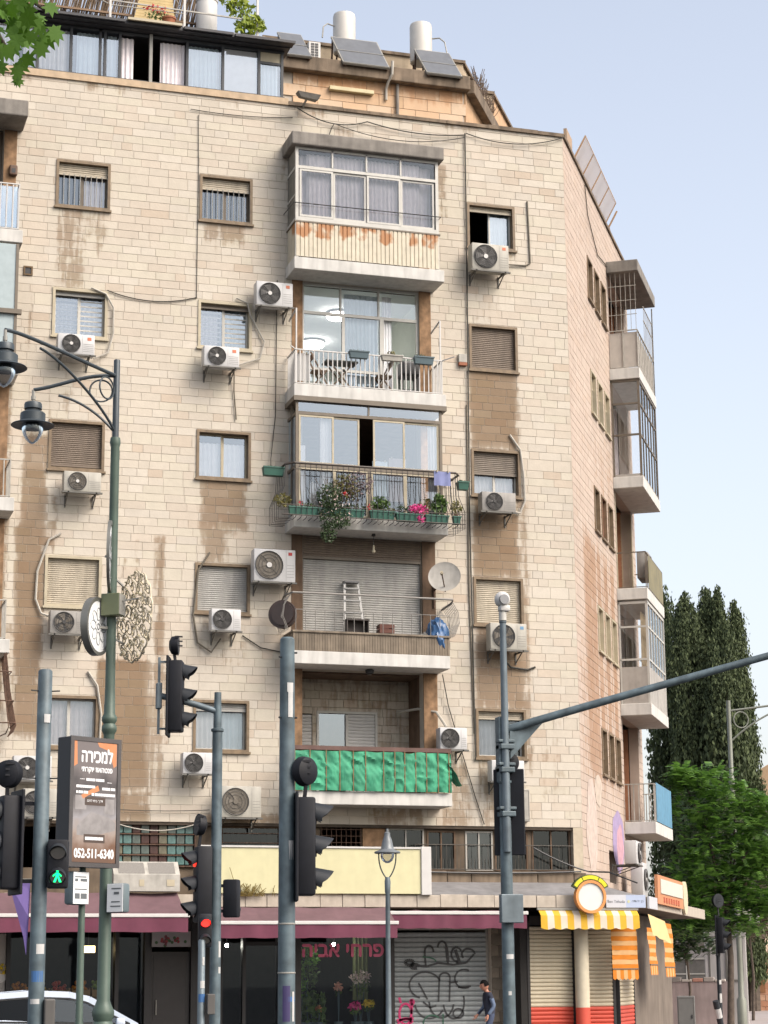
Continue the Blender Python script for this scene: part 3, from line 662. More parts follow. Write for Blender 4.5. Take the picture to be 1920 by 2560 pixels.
mb = MB(); mb.box(14.24, 14.42, -.01, .02, 11.6, 14.17); build(mb, 'plaster_jamb', PLAST, b3)
# bulging black basket railing
mb = MB()
def basket(mb, x, y_out, top, bot, d0):
    mb.tube([(x, -d0, top), (x, -d0 - .05, top - .5), (x, y_out, top - .85), (x, y_out, bot + .05), (x, y_out + .06, bot), (x, -d0 + .2, bot)], .008, 5)
XL, XR, D3 = 10.78, 14.82, 1.02
n = 30
for i in range(n + 1):
    xx = XL + .22 + (XR - XL - .34) * i / n
    mb.tube([(xx, -D3, 12.70), (xx, -D3 - .03, 12.2), (xx, -D3 - .16, 11.75), (xx, -D3 - .16, 11.50), (xx, -D3 - .08, 11.46), (xx, -.82, 11.46)], .0075, 5)
for i in range(6):
    yy = -.1 - .16 * i
    for s_, bx_ in ((XL + .05, -1), (XR - .02, 1)):
        mb.tube([(s_, yy, 12.68), (s_ + .02 * bx_, yy, 12.2), (s_ + .16 * bx_, yy, 11.85), (s_ + .16 * bx_, yy, 11.46), (s_ - .15 * bx_, yy, 11.46)], .0075, 5)
build(mb, 'basket_bar', BLACK, b3)
mb = MB(); mb.tube([(XL + .05, -.02, 12.69), (XL + .05, -D3 + .15, 12.69), (XL + .22, -D3, 12.70), (XR - .1, -D3, 12.70), (XR, -D3 + .12, 12.68), (XR, -.02, 12.68)], .026, 8)
mb.tube([(XL + .2, -D3 - .01, 12.56), (XR - .1, -D3 - .01, 12.56)], .010, 6); mb.tube([(XL - .1, -D3 - .16, 11.5), (XR + .06, -D3 - .16, 11.5)], .012, 6); mb.tube([(XL - .1, -D3 - .16, 11.72), (XR + .06, -D3 - .16, 11.72)], .009, 6)
build(mb, 'handrail', mat('rail_brown_black', (.05, .038, .03), .5, var=.2), b3)

# second floor: open balcony with closed roller shutter
b2 = slab('b2', 8.6, m=CONCW)
mb = MB(); shutter_geo(mb, 11.47, 14.22, 8.62, 10.80, .10, .052); build(mb, 'roller_shutter', SH_LIGHT, b2)
mb = MB(); shutter_geo(mb, 11.47, 14.22, 10.86, 11.32, .04, .052); build(mb, 'upper_shutter', SH_BR, b2)
mb = MB(); mb.ring(11.45, 14.24, 8.6, 11.315, .03, .03, .14); mb.box(11.48, 14.21, .03, .15, 10.80, 10.86); build(mb, 'shutter_frame', BRONZE, b2)
mb = MB(); mb.box(14.24, 14.55, -.012, .02, 8.6, 11.32); build(mb, 'plaster_jamb', PLASTD, b2); mb = MB(); mb.box(11.2, 11.45, -.012, .02, 8.6, 11.32); build(mb, 'plaster_jamb', PLASTD, b2)
mb = MB(); n = 60
for i in range(n):
    a = 11.04 + (14.6 - 11.04) * i / n; q = (14.6 - 11.04) / n
    mb.box(a + .004, a + q - .004, -.79, -.73, 8.602, 9.0)
mb.box(11.04, 14.6, -.775, -.735, 8.602, 9.0)
for i in range(9): a = -.73 + .72 * i / 9; mb.box(11.045, 11.10, a, a + .072, 8.602, 9.0)
mb.cbox(11.02, 14.62, -.82, -.70, 9.0, 9.045, .008); mb.box(11.02, 11.14, -.70, -.01, 9.0, 9.04)
build(mb, 'ribbed_parapet', mat('ribbed_concrete', px(158, 144, 126), .9, var=.25, scale=4, streak=.5), b2)
mb = MB(); d2 = .88
mb.tube([(10.98, -.03, 9.80), (10.92, -.5, 9.84), (11.0, -d2, 9.85), (14.66, -d2, 9.85), (14.72, -.6, 9.82), (14.68, -.03, 9.76)], .024, 8)
for i in range(17):
    xx = 11.1 + 3.5 * i / 16
    if i % 1 == 0: mb.tube([(xx, -d2 + .1, 9.045), (xx, -d2 - .02, 9.3), (xx, -d2, 9.5)] if False else [(xx, -.78, 9.04), (xx, -.78, 9.50)], .008, 5)
for i in range(9):
    yy = -.05 - .09 * i
    for s_, k in ((10.98, -1), (14.68, 1)):
        mb.tube([(s_, yy, 9.82), (s_ + .13 * k, yy, 9.6), (s_ + .16 * k, yy, 9.35), (s_ + .04 * k, yy, 9.05)], .008, 5)
mb.tube([(11.1, -.78, 9.5), (14.6, -.78, 9.5)], .009, 5)
build(mb, 'railing', mat('rail_grey_paint', px(150, 146, 140), .5, var=.2), b2)

# first floor: loggia
b1 = slab('b1', 5.6)
mb = MB(); mb.box(14.24, 14.56, -.012, .02, 5.6, 8.32); build(mb, 'plaster_jamb', PLAST, b1); mb = MB(); mb.box(11.2, 11.45, -.012, .02, 5.6, 8.32); build(mb, 'plaster_jamb', PLAST, b1)
lo = [(12.12, 13.5, 5.7, 7.55), (11.75, 12.0, 5.7, 7.5)]
mb = MB(Matrix.Translation((0, 1.2, 0))); cells(mb, 11.3, 14.3, 5.6, 8.32, lo, .025, .2); build(mb, 'loggia_back_wall', MORTAR, b1)
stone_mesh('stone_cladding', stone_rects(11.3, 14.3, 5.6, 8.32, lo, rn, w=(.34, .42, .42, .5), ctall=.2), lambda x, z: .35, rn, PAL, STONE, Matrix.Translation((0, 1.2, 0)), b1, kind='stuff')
mb = MB(); mb.box(14.27, 14.4, .33, 1.22, 5.6, 8.3); mb.box(11.3, 11.42, .33, 1.22, 5.6, 8.3); mb.box(11.43, 14.26, .31, 1.2, 8.28, 8.318); mb.box(11.3, 14.4, .31, 1.22, 5.3, 5.598)
build(mb, 'loggia_side_wall', PLASTD, b1)
T12 = Matrix.Translation((0, 1.2, 0))
mb = MB(T12); mb.ring(12.10, 13.52, 5.68, 7.57, .05, -.02, .1); mb.box(12.78, 12.84, -.01, .09, 5.7, 7.5); build(mb, 'glazing_frame', ALU, b1)
pane(b1, T12, 12.15, 12.78, 5.72, 7.52, .05, GLASSB)
mb = MB(T12); shutter_geo(mb, 12.84, 13.47, 5.72, 7.52, .03, .075); build(mb, 'louvre_shutter', WHITE, b1); mb = MB(T12); shutter_geo(mb, 11.76, 11.99, 5.72, 7.48, .03, .075); build(mb, 'louvre_shutter', WHITE, b1)
mb = MB(); mb.tube([(11.05, -.78, 6.45), (14.58, -.78, 6.45)], .02, 6)
for i in range(24): xx = 11.07 + 3.5 * i / 23; mb.bar((xx, -.79, 5.6), (xx, -.79, 6.45), .014)
mb.bar((11.07, -.78, 6.45), (11.07, -.02, 6.45), .03); mb.bar((14.57, -.78, 6.45), (14.57, -.02, 6.45), .03)
build(mb, 'railing', mat('rail_tan', px(150, 118, 74), .6, var=.2), b1)
mb = MB(); mb.box(11.03, 14.58, -.84, -.76, 6.47, 6.56); build(mb, 'rail_board', mat('board_maroon', px(120, 92, 84), .8, var=.3, scale=3), b1)

# ------------------------------------------------------------------ side balconies (local frame of the side wall)
sb = []
for i, z in enumerate(SF):
    mb = MB(SIDE)
    if i == 5: mb.cbox(6.1, 9.4, -.86, -.004, z - .3, z + .02, .02); build(mb, 'balcony_roof_slab', CONC, BLD)
    else: mb.cbox(6.15, 9.35, -.8, -.004, z - .3, z, .012); sb.append(build(mb, 'balcony', CONCW, BLD))
BRICKW = mat('loggia_brick', px(190, 138, 104), .9, var=.2, scale=5)
for i in range(5):
    mb = MB(SIDE); z = SF[i]; mb.box(6.3, 9.2, .5, .6, z, z + 2.68); mb.box(6.3, 6.4, .28, .5, z, z + 2.68); mb.box(9.1, 9.2, .28, .5, z, z + 2.68); build(mb, 'loggia_back_wall', BRICKW if i in (0, 2, 4) else CURTL, sb[i])
# fifth-floor-side: open with white bars and a metal ceiling grille
z = SF[4]; railing(sb[4], z, z + 1.05, 6.2, 9.3, .77, .3, .012, WHITED, xf=SIDE)
mb = MB(SIDE)
mb.box(6.22, 6.235, -.76, -.02, z + .05, z + 1.0); mb.box(6.21, 9.3, -.75, -.735, z + .05, z + .95)
build(mb, 'railing_panel', mat('pale_panel', px(214, 206, 196), .7, var=.1), sb[4])
mb = MB(SIDE)
for k in range(6): mb.bar((6.22, -.1 - .13 * k, z + 1.05), (6.22, -.1 - .13 * k, z + 2.65), .012)
for k in range(3): mb.bar((6.22, -.03, z + 1.5 + .4 * k), (6.22, -.78, z + 1.5 + .4 * k), .014)
for k in range(3): mb.bar((9.3, -.77, z), (9.3, -.77, z + 2.6), .03)
for k in range(7): mb.bar((7.6 + .25 * k, -.77, z + 1.0), (7.6 + .25 * k, -.77, z + 2.1), .012)
mb.bar((7.5, -.77, z + 1.7), (9.3, -.77, z + 1.7), .02); mb.bar((7.5, -.77, z + 2.1), (9.3, -.77, z + 2.1), .02)
build(mb, 'security_bar', WHITED, sb[4])
# glazed side balconies
def glazed(par, z, fr, apron, g, h=2.66):
    mb = MB(SIDE)
    for x in (6.2, 9.25): mb.box(x, x + .06, -.78, -.72, z, z + h)
    mb.box(6.2, 9.3, -.78, -.73, z + h - .07, z + h); mb.box(6.2, 6.25, -.72, -.02, z + h - .07, z + h)
    for k in (.42, .74): mb.box(6.26, 9.25, -.775, -.735, z + h * k, z + h * k + .05); mb.box(6.2, 6.24, -.72, -.02, z + h * k, z + h * k + .05)
    for k in range(1, 6): xx = 6.23 + 3.05 * k / 6; mb.box(xx - .018, xx + .018, -.775, -.74, z, z + h - .07)
    mb.box(6.2, 6.24, -.06, -.02, z, z + h)
    build(mb, 'glazing_frame', fr, par)
    z1 = z + (apron or 0.02)
    for k in range(6): a = 6.25 + 3.0 * k / 6; pane(par, SIDE, a + .02, a + .48, z1, z + h - .08, -.755, g)
    panex(par, SIDE, 6.22, -.72, -.06, z1, z + h - .08, g)
    if apron:
        mb = MB(SIDE); mb.box(6.205, 9.29, -.77, -.742, z, z1); mb.box(6.205, 6.23, -.735, -.02, z, z1); build(mb, 'apron_panel', mat('apron_pale', px(196, 190, 182), .6, var=.12, streak=.2), par)
glazed(sb[3], SF[3], BRONZE, .08, GLASS); glazed(sb[1], SF[1], ALU, .95, GLASS)
mb = MB(SIDE); mb.curtain(6.9, 9.2, SF[1] + .9, SF[1] + 2.5, -.5, .03, .12, 70); build(mb, 'curtain', mat('curtain_cream', px(226, 206, 170), .9), sb[1], smooth=True)
z = SF[2]; railing(sb[2], z, z + .95, 6.2, 9.3, .77, .28, .011, BRONZE, xf=SIDE)
mb = MB(SIDE); mb.box(6.6, 9.29, -.79, -.782, z + .05, z + .93); build(mb, 'railing_panel', mat('yellow_panel', px(150, 138, 92), .5, var=.25, scale=3, streak=.3), sb[2])
z = SF[0]; railing(sb[0], z, z + .95, 6.2, 9.3, .77, .12, .012, WHITED, xf=SIDE)
mb = MB(SIDE); mb.box(6.45, 9.28, -.80, -.785, z + .02, z + 1.0); build(mb, 'railing_panel', mat('blue_panel', px(112, 170, 204), .6, var=.15, streak=.2), sb[0])
mb = MB(SIDE); mb.box(6.32, 6.4, -.02, .3, SF[2], SF[2] + 2.6); mb.box(9.1, 9.2, -.02, .3, SF[2], SF[2] + 2.6); build(mb, 'plaster_jamb', CREAMF, sb[2])

# ------------------------------------------------------------------ left balconies at the edge of the picture
for i, z in enumerate(FLOORS):
    mb = MB()
    if i == 5: mb.cbox(1.2, 5.02, -.9, -.004, 20.12, 20.5, .03); build(mb, 'balcony_roof_slab', CONC, BLD); continue
    mb.cbox(1.25, 5.0, -.8, -.004, z - .29, z, .012); lb = build(mb, 'balcony', CONCW, BLD)
    mb = MB(); mb.box(4.62, 4.9, -.012, .02, z, FLOORS[i + 1] - .29); build(mb, 'plaster_jamb', PLAST, lb)
    mb = MB(); mb.box(1.6, 4.62, .32, .34, z, FLOORS[i + 1] - .29); build(mb, 'shuttered_opening', SH_BR, lb)
    if i == 3:
        mb = MB(); mb.box(1.3, 4.9, -.78, -.74, 14.6, 17.2); build(mb, 'glazing_panel', mat('pale_blue_panel', px(190, 206, 210), .6, var=.1), lb); mb = MB(); mb.box(4.87, 4.93, -.8, -.74, 14.57, 17.2); mb.box(1.3, 5.02, -.86, -.74, 15.62, 15.72); build(mb, 'glazing_frame', BRONZE, lb)
    elif i == 0:
        mb = MB()
        for k in range(9): xx = 3.3 + 1.6 * k / 8; mb.tube([(xx, -.78, 8.3), (xx + .03, -.95, 7.4), (xx + .1, -1.05, 6.75), (xx + .08, -.8, 6.65), (xx, -.1, 6.65)], .012, 5)
        for k in range(7): yy = -.1 - .14 * k; mb.tube([(4.92, yy, 8.3), (5.02, yy, 7.5), (5.16, yy, 6.8), (5.1, yy, 6.66)], .012, 5)
        for zz in (7.9, 7.3, 6.85): mb.tube([(3.3, -.96, zz), (5.0 + (8.3 - zz) * .1, -.96, zz), (5.0 + (8.3 - zz) * .1, -.05, zz)], .014, 5)
        build(mb, 'iron_cage', RUSTY, lb)
    else:
        railing(lb, z, z + (1.05 if i == 4 else .82), 1.3, 4.9, .76, .13, .012, WHITE if i == 4 else WHITED)
        if i == 4: mb = MB(); mb.box(1.33, 4.86, -.74, -.73, z + .06, z + 1.0); mb.box(4.865, 4.875, -.73, -.05, z + .06, z + 1.0); build(mb, 'railing_panel', glassmat('railing_glass', (.8, .88, .9), .3), lb)
# ------------------------------------------------------------------ penthouse and roof
PENT = holder('penthouse', BLD, (7, 0, 21.66))
y = .06; zb, zt = 21.665, 22.86
mb = MB()
mb.box(-6, 11.03, y, y + .07, zb, zb + .06); mb.box(-6, 11.03, y, y + .07, zt - .06, zt)
for x in (3.4, 4.35, 5.3, 6.05, 6.82, 7.16, 8.72, 9.56, 10.42, 10.97): mb.box(x - .03, x + .03, y - .01, y + .08, zb, zt)
mb.box(6.68, 6.74, y, y + .06, zb, zt); mb.box(10.45, 10.94, y, y + .07, 22.5, 22.56)
mb.box(10.97, 11.03, y + .07, 1.45, zb, zb + .06); mb.box(10.97, 11.03, 1.40, 1.46, zb, zt)
build(mb, 'glazing_frame', DARKF, PENT)
mb = MB(); mb.box(7.83, 7.90, .0, .12, zb, zt); build(mb, 'post', ALUG, PENT)
mb = MB(); mb.box(10.45, 10.94, y + .02, y + .05, 22.56, zt - .06); build(mb, 'beige_panel', CREAMF, PENT)
for a, b, g in ((3.43, 4.32, GLASS), (4.38, 5.27, GLASS), (5.33, 6.02, GLASS), (6.08, 6.68, GLASSB), (6.74, 6.79, GLASSB), (6.85, 7.13, GLASSB), (8.75, 9.53, GLASSB), (9.59, 10.39, GLASSB), (10.45, 10.94, GLASSB)):
    pane(PENT, None, a, b, zb + .06, (zt - .06) if a < 10.44 else 22.5, y + .03, g)
for i, (a, b, cm) in enumerate(((3.4, 4.9, CURT), (5.0, 6.02, CURT), (6.2, 6.75, CURTB), (6.9, 7.1, CURTB), (7.18, 7.5, CURTL), (8.12, 8.68, CURTL), (8.78, 9.5, CURTB), (10.5, 10.9, CURTB))):
    mb = MB(); mb.curtain(a, b, zb + .05, zt - .08, y + .15, .03, .10, 80 + i); build(mb, 'curtain', cm, PENT, smooth=True)
mb = MB(); mb.box(9.6, 10.38, y + .08, y + .09, zb + .07, zt - .07); build(mb, 'blind', CURT, PENT)
mb = MB(); mb.box(-6, 11.0, 4.0, 4.1, 21.2, 22.9); mb.box(10.99, 11.02, .2, 1.4, zb + .06, zt); mb.box(10.98, 11.06, 1.46, 4.1, 21.2, 22.9); build(mb, 'inner_wall', PLAST, PENT)
DKROOF = mat('dark_eave', px(72, 72, 76), .6, var=.2, streak=.2)
mb = MB(); mb.box(-6, 11.12, -.12, 4.2, 22.875, 22.95); mb.box(-6, 11.16, -.30, -.1, 22.90, 22.985); build(mb, 'eave', DKROOF, PENT)
x = 4.2
for a, b, zz in ((3.2, 5.4, 23.0), (5.5, 7.2, 22.98), (7.25, 8.5, 23.05), (8.55, 9.7, 22.99), (9.75, 11.17, 22.97)):
    mb = MB(); mb.add([(a, -.42, zz - .09), (b, -.42, zz - .09), (b, -.42, zz - .03), (a, -.42, zz - .03), (a, .1, zz + .02), (b, .1, zz + .02), (b, .1, zz + .08), (a, .1, zz + .08)], [(0, 1, 2, 3), (3, 2, 6, 7), (1, 0, 4, 5), (0, 3, 7, 4), (2, 1, 5, 6)]); build(mb, 'eave_segment', DKROOF if zz < 23.03 else CREAMF, PENT)

# setback storey to the right of the penthouse
SET = holder('setback_storey', BLD, (14, 1.5, 21.2))
mb = MB(); mb.box(11.3, 16.03, 1.56, 1.6, 21.2, 23.1)
ST = Matrix.Translation((16.03, 1.53, 0)) @ Matrix.Rotation(R(57.6), 4, 'Z')
build(mb, 'wall', MORTAR, SET)
PALO = [((.56, .39, .255), 6), ((.55, .42, .30), 6), ((.52, .36, .23), 3)]
stone_mesh('stone_cladding', stone_rects(11.3, 16.03, 21.2, 23.1, [], rn, w=(.5, .6, .7, .8), ctall=.32, phase=2) if False else [(a, min(a + .62, 16.03), z, z + .31) for r_, z in enumerate((21.23, 21.54, 21.85, 22.16, 22.47, 22.78)) for a in [11.3 + (.31 if r_ % 2 else 0) + .62 * k for k in range(8)] if a < 15.9], lambda x, z: .6 * sstep(22.5, 23.0, z), rn, PALO, STONE_S, Matrix.Translation((0, 1.53, 0)), SET, kind='stuff')
mb = MB(ST); mb.box(0, 5, .0, .06, 21.2, 23.1); build(mb, 'return_wall', mat('render_peach', px(228, 188, 148), .9, var=.15, streak=.2), SET)
mb = MB(); mb.cbox(11.2, 16.08, 1.30, 1.75, 23.08, 23.44, .02); build(mb, 'concrete_band', CONCD, SET)
mb = MB(ST); mb.cbox(.02, 5, -.22, .2, 23.06, 23.42, .02); build(mb, 'concrete_band', CONCD, SET)
mb = MB(); mb.box(11.2, 16.5, 3.0, 3.12, 23.1, 24.58); build(mb, 'upper_wall', mat('upper_stone', px(214, 194, 166), .9, var=.2, scale=3, streak=.25), SET)
mb = MB(); mb.box(11.2, 16.55, 2.95, 3.18, 24.58, 24.66); build(mb, 'upper_coping', CONCD, SET)
S3 = Matrix.Translation((16.5, 3.02, 0)) @ Matrix.Rotation(R(57.6), 4, 'Z')
mb = MB(S3); mb.box(0.02, 3.2, .02, .12, 23.1, 24.58); build(mb, 'upper_wall', MATS['upper_stone'], SET)
mb = MB(S3); mb.box(-.02, 3.25, -.05, .18, 24.581, 24.66); build(mb, 'upper_coping', CONCD, SET)
S4 = Matrix.Translation((17.47, 3.5, 0)) @ Matrix.Rotation(R(57.6), 4, 'Z')
mb = MB(); mb.box(16.6, 17.46, 3.5, 3.6, 23.0, 24.06); build(mb, 'rear_wall', MATS['upper_stone'], SET)
mb = MB(S4); mb.box(0.0, 6, .02, .12, 22.6, 24.06); build(mb, 'rear_wall', MATS['render_peach'], SET)
mb = MB(); mb.box(16.6, 17.5, 3.44, 3.64, 24.062, 24.14); build(mb, 'rear_coping', CONCD, SET)
mb = MB(S4); mb.box(.03, 6, -.05, .16, 24.06, 24.135); build(mb, 'rear_coping', CONCD, SET)
mb = MB(); mb.box(11.2, 16.2, 1.6, 5, 23.30, 23.36); build(mb, 'setback_roof', CONC, SET)
mb = MB(); mb.tube([(14.05, 1.24, 23.55), (14.03, 1.24, 23.2), (13.97, 1.36, 23.05), (13.95, 1.48, 22.9), (13.95, 1.48, 22.62)], .035, 8); build(mb, 'drain_pipe', CABLEW, SET, smooth=True)
mb = MB(); mb.tube([(14.24, 1.47, 23.06), (14.23, 1.47, 22.0)], .04, 8); build(mb, 'drain_pipe', CONC, SET, smooth=True)
mb = MB(); mb.box(12.5, 13.62, 1.40, 1.52, 22.70, 22.80); build(mb, 'strip_light', mat('strip_light_cover', px(228, 214, 168), .5), SET, bevel=.01)

def solar(x0, x1, y0, zb_, rise, run, label, tx=None, hose=1):
    t = thing('solar_water_heater', label, 'water heater', ((x0 + x1) / 2, y0 + .5, zb_), 'solar water heaters on the roof')
    sh = -.12
    mb = MB(); n = Vector((0, -rise, run)).normalized() * .05
    P_ = [Vector((x0, y0, zb_)), Vector((x1, y0, zb_)), Vector((x1 + sh, y0 + run, zb_ + rise)), Vector((x0 + sh, y0 + run, zb_ + rise))]
    mb.add([*P_, *[p + n for p in P_]], [(0, 1, 2, 3), (4, 5, 6, 7), (0, 1, 5, 4), (1, 2, 6, 5), (2, 3, 7, 6), (3, 0, 4, 7)])
    build(mb, 'collector_tray', ALUG, t)
    mb = MB(); q = [p + n * 1.08 for p in P_]; c = sum(q, Vector()) / 4; mb.add([c + (p - c) * .95 for p in q], [(0, 1, 2, 3)])
    build(mb, 'absorber_glass', mat('solar_glass', (.10, .108, .12), .42, var=.15), t)
    mb = MB()
    for k in (1, 2): a = q[0].lerp(q[3], k / 2 - .02 if k == 1 else 0.02); b = q[1].lerp(q[2], k / 2 - .02 if k == 1 else .02); mb.bar(a + n * .05, b + n * .05, .025, .01)
    build(mb, 'collector_bar', ALUG, t)
    mb = MB()
    for xx in (x0 + .05, x1 - .05):
        mb.bar((xx + sh, y0 + run, zb_ + rise), (xx + sh, y0 + run + .1, 23.36), .04); mb.bar((xx, y0, zb_), (xx + sh, y0 + run + .1, 23.4), .035)
    build(mb, 'stand', RUSTY, t)
    if tx:
        mb = MB(); mb.lathe([(.255, 0), (.275, .02), (.28, .1), (.28, .98), (.265, 1.04), (.2, 1.07), (.06, 1.08)], (tx, y0 + .95, 24.03), 24); build(mb, 'tank', mat('tank_cream', px(238, 234, 226), .5, var=.08, streak=.12), t, smooth=True)
        mb = MB()
        for k in range(3): a = k * 2.1 + .4; mb.bar((tx + .2 * math.cos(a), y0 + .95 + .2 * math.sin(a), 24.05), (tx + .24 * math.cos(a), y0 + .95 + .24 * math.sin(a), 23.36), .035)
        build(mb, 'tank_leg', RUSTY, t)
        mb = MB(); xx = tx - .28 if hose < 0 else tx + .28; s_ = hose
        mb.tube([(xx, y0 + .9, 24.72), (xx + .18 * s_, y0 + .85, 24.74), (xx + .30 * s_, y0 + .8, 24.62), (xx + .34 * s_, y0 + .75, 24.3)], .018, 6); build(mb, 'hose', ALUG, t, smooth=True)
    return t
solar(12.78, 13.96, 1.22, 23.30, .98, .68, 'left grey solar collector with white upright tank on the concrete band', 13.09, -1)
solar(14.92, 15.84, 1.22, 23.30, .92, .66, 'right grey solar collector with white upright tank near the roof corner', 15.09, 1)
solar(11.40, 12.0, 1.22, 23.33, .86, .62, 'pale solar collector beside the penthouse corner without a tank in view', None)
t = thing('water_tank', 'white cylindrical water tank on the penthouse roof beside hanging vine', 'water tank', (9.36, 1.0, 23.0))
mb = MB(); mb.lathe([(.22, 0), (.245, .02), (.25, .06), (.25, 1.15), (.23, 1.2), (.1, 1.22)], (9.36, 1.0, 23.25), 22); build(mb, 'tank', WHITE, t, smooth=True)
mb = MB(); mb.lathe([(.26, 0), (.27, .02), (.26, .06)], (9.36, 1.0, 24.32), 22); build(mb, 'lid', WHITE, t, smooth=True)
mb = MB(); mb.box(9.1, 9.62, .76, 1.24, 22.95, 23.25); build(mb, 'stand', CONC, t)

# grey panels, fence posts and reed screen on the penthouse roof
for (a, b, lb) in ((8.66, 9.45, 'grey louvre panel lying on the penthouse eave below the water tank'), (9.75, 10.5, 'grey louvre panel on the penthouse eave under the hanging vine')):
    mb = MB(); mb.add([(a, -.2, 23.06), (b, -.2, 23.06), (b, .3, 23.30), (a, .3, 23.30), (a, -.2, 23.02), (b, -.2, 23.02), (b, .3, 23.26), (a, .3, 23.26)], [(0, 1, 2, 3), (5, 4, 7, 6), (0, 4, 5, 1), (1, 5, 6, 2), (2, 6, 7, 3), (3, 7, 4, 0)]); build(mb, 'roof_panel', mat('roof_panel_grey', px(150, 150, 150), .5, var=.1), label=lb, cat='panel')
t = thing('reed_screen', 'brown reed screen behind the white posts on the penthouse roof', 'screen', (6.6, 1.2, 23.0))
mb = MB(); rr = random.Random(9)
for i in range(420):
    xx = 3.0 + 6.3 * i / 420; dx = rr.uniform(-.12, .12); yy = rr.uniform(-.05, .05)
    mb.bar((xx, 1.2 + yy, 22.95), (xx + dx + .5, 1.2 + yy + .5, 25.2 + rr.uniform(-.1, .1)), .014 + rr.random() * .01)
build(mb, 'reeds', mat('reed_brown', (.11, .075, .045), .9, var=.5, scale=9), t, kind='stuff')
mb = MB(); mb.bar((3.0, 1.3, 23.9), (9.6, 1.3, 23.9), .05); mb.bar((3.0, 1.6, 25.0), (9.8, 1.6, 25.0), .05); build(mb, 'batten', mat('batten_wood', (.2, .13, .08), .8), t)
t = thing('timber_panel', 'pale slatted timber panel leaning on the reed screen', 'panel', (8.0, .95, 23.1))
for i in range(12):
    z = 23.35 + .085 * i; mb = MB(); mb.box(7.55 + .02 * i, 8.62 - .005 * i, .9 + .02 * i, .93 + .02 * i, z, z + .07); build(mb, 'slat', mat('pale_timber', px(222, 196, 140), .7, var=.15), t)
t = thing('roof_fence', 'white post and rail fence along the edge of the penthouse roof', 'fence', (7, -.05, 22.98))
for x in (4.9, 6.9, 8.62, 10.35):
    mb = MB(); mb.box(x - .025, x + .025, -.06, -.01, 22.98, 24.4); build(mb, 'post', WHITE, t)
mb = MB(); mb.bar((3.5, -.035, 23.62), (10.35, -.035, 23.5), .03); mb.tube([(5.8, -.03, 23.9), (6.9, -.03, 23.45), (8.6, -.03, 23.45), (8.3, -.03, 24.0)], .014, 6); build(mb, 'rail', WHITED, t)
t = thing('roof_ac_unit', 'white air conditioner on the roof between the solar collectors', 'air conditioner', (12.1, 1.75, 23.36))
mb = MB(); mb.cbox(11.97, 12.27, 1.4, 2.1, 23.37, 23.88, .015); build(mb, 'casing', WHITE, t)
mb = MB()
for k in range(6): mb.box(12.03, 12.11, 1.392, 1.4, 23.44 + .07 * k, 23.49 + .07 * k); mb.box(12.13, 12.21, 1.392, 1.4, 23.44 + .07 * k, 23.49 + .07 * k)
build(mb, 'grille', BLACK, t)
t = thing('floodlight', 'grey floodlight on a bracket at the parapet right of the penthouse', 'floodlight', (11.45, -.3, 21.6))
mb = MB(); mb.add([(11.18, -.62, 21.62), (11.72, -.66, 21.56), (11.72, -.3, 21.62), (11.2, -.3, 21.68), (11.26, -.58, 21.50), (11.66, -.6, 21.45), (11.66, -.34, 21.5), (11.26, -.34, 21.56)], [(0, 1, 2, 3), (7, 6, 5, 4), (0, 4, 5, 1), (1, 5, 6, 2), (2, 6, 7, 3), (3, 7, 4, 0)]); build(mb, 'housing', CONC, t)
mb = MB(); mb.bar((11.45, -.35, 21.55), (11.45, -.02, 21.5), .04); build(mb, 'bracket', ALUG, t)
# steel frame carrying pale panels above the side wall
t = thing('rooftop_pergola', 'tan steel frame carrying pale translucent panels above the side wall', 'pergola', tuple(SIDE @ Vector((5, 0, 21.58))))
mb = MB(SIDE)
for s_ in (2.4, 3.7, 5.0, 6.3, 7.6): mb.bar((s_, .12, 21.58), (s_, .12, 22.0), .05); mb.bar((s_, .24, 21.7), (s_, -.14, 22.4), .04); mb.bar((s_ + 1.1, .1, 21.6), (s_, .1, 21.95), .035)
mb.bar((2.1, .14, 21.72), (8.1, .14, 21.72), .04); mb.bar((2.1, -.21, 22.38), (6.9, -.21, 22.38), .03)
for k in range(5): mb.bar((2.09 + 1.2 * k, .12, 21.74), (2.09 + 1.2 * k, -.22, 22.37), .03)
build(mb, 'frame', mat('tan_steel', px(206, 168, 128), .6, var=.15), t)
for k in range(4):
    a = 2.1 + 1.2 * k; mb = MB(SIDE); mb.add([(a, .12, 21.75), (a + 1.15, .12, 21.75), (a + 1.15, -.22, 22.36), (a, -.22, 22.36), (a, .15, 21.77), (a + 1.15, .15, 21.77), (a + 1.15, -.19, 22.38), (a, -.19, 22.38)], [(0, 1, 2, 3), (7, 6, 5, 4), (0, 4, 5, 1), (1, 5, 6, 2), (2, 6, 7, 3), (3, 7, 4, 0)])
    build(mb, 'panel', leafmat('pale_sheet', (.84, .86, .88), (.9, .9, .92), .75, .4), t)
mb = MB(SIDE); mb.box(1.3, 2.05, .12, .2, 21.58, 22.3); build(mb, 'end_board', mat('end_board_tan', px(196, 168, 140), .7), t)

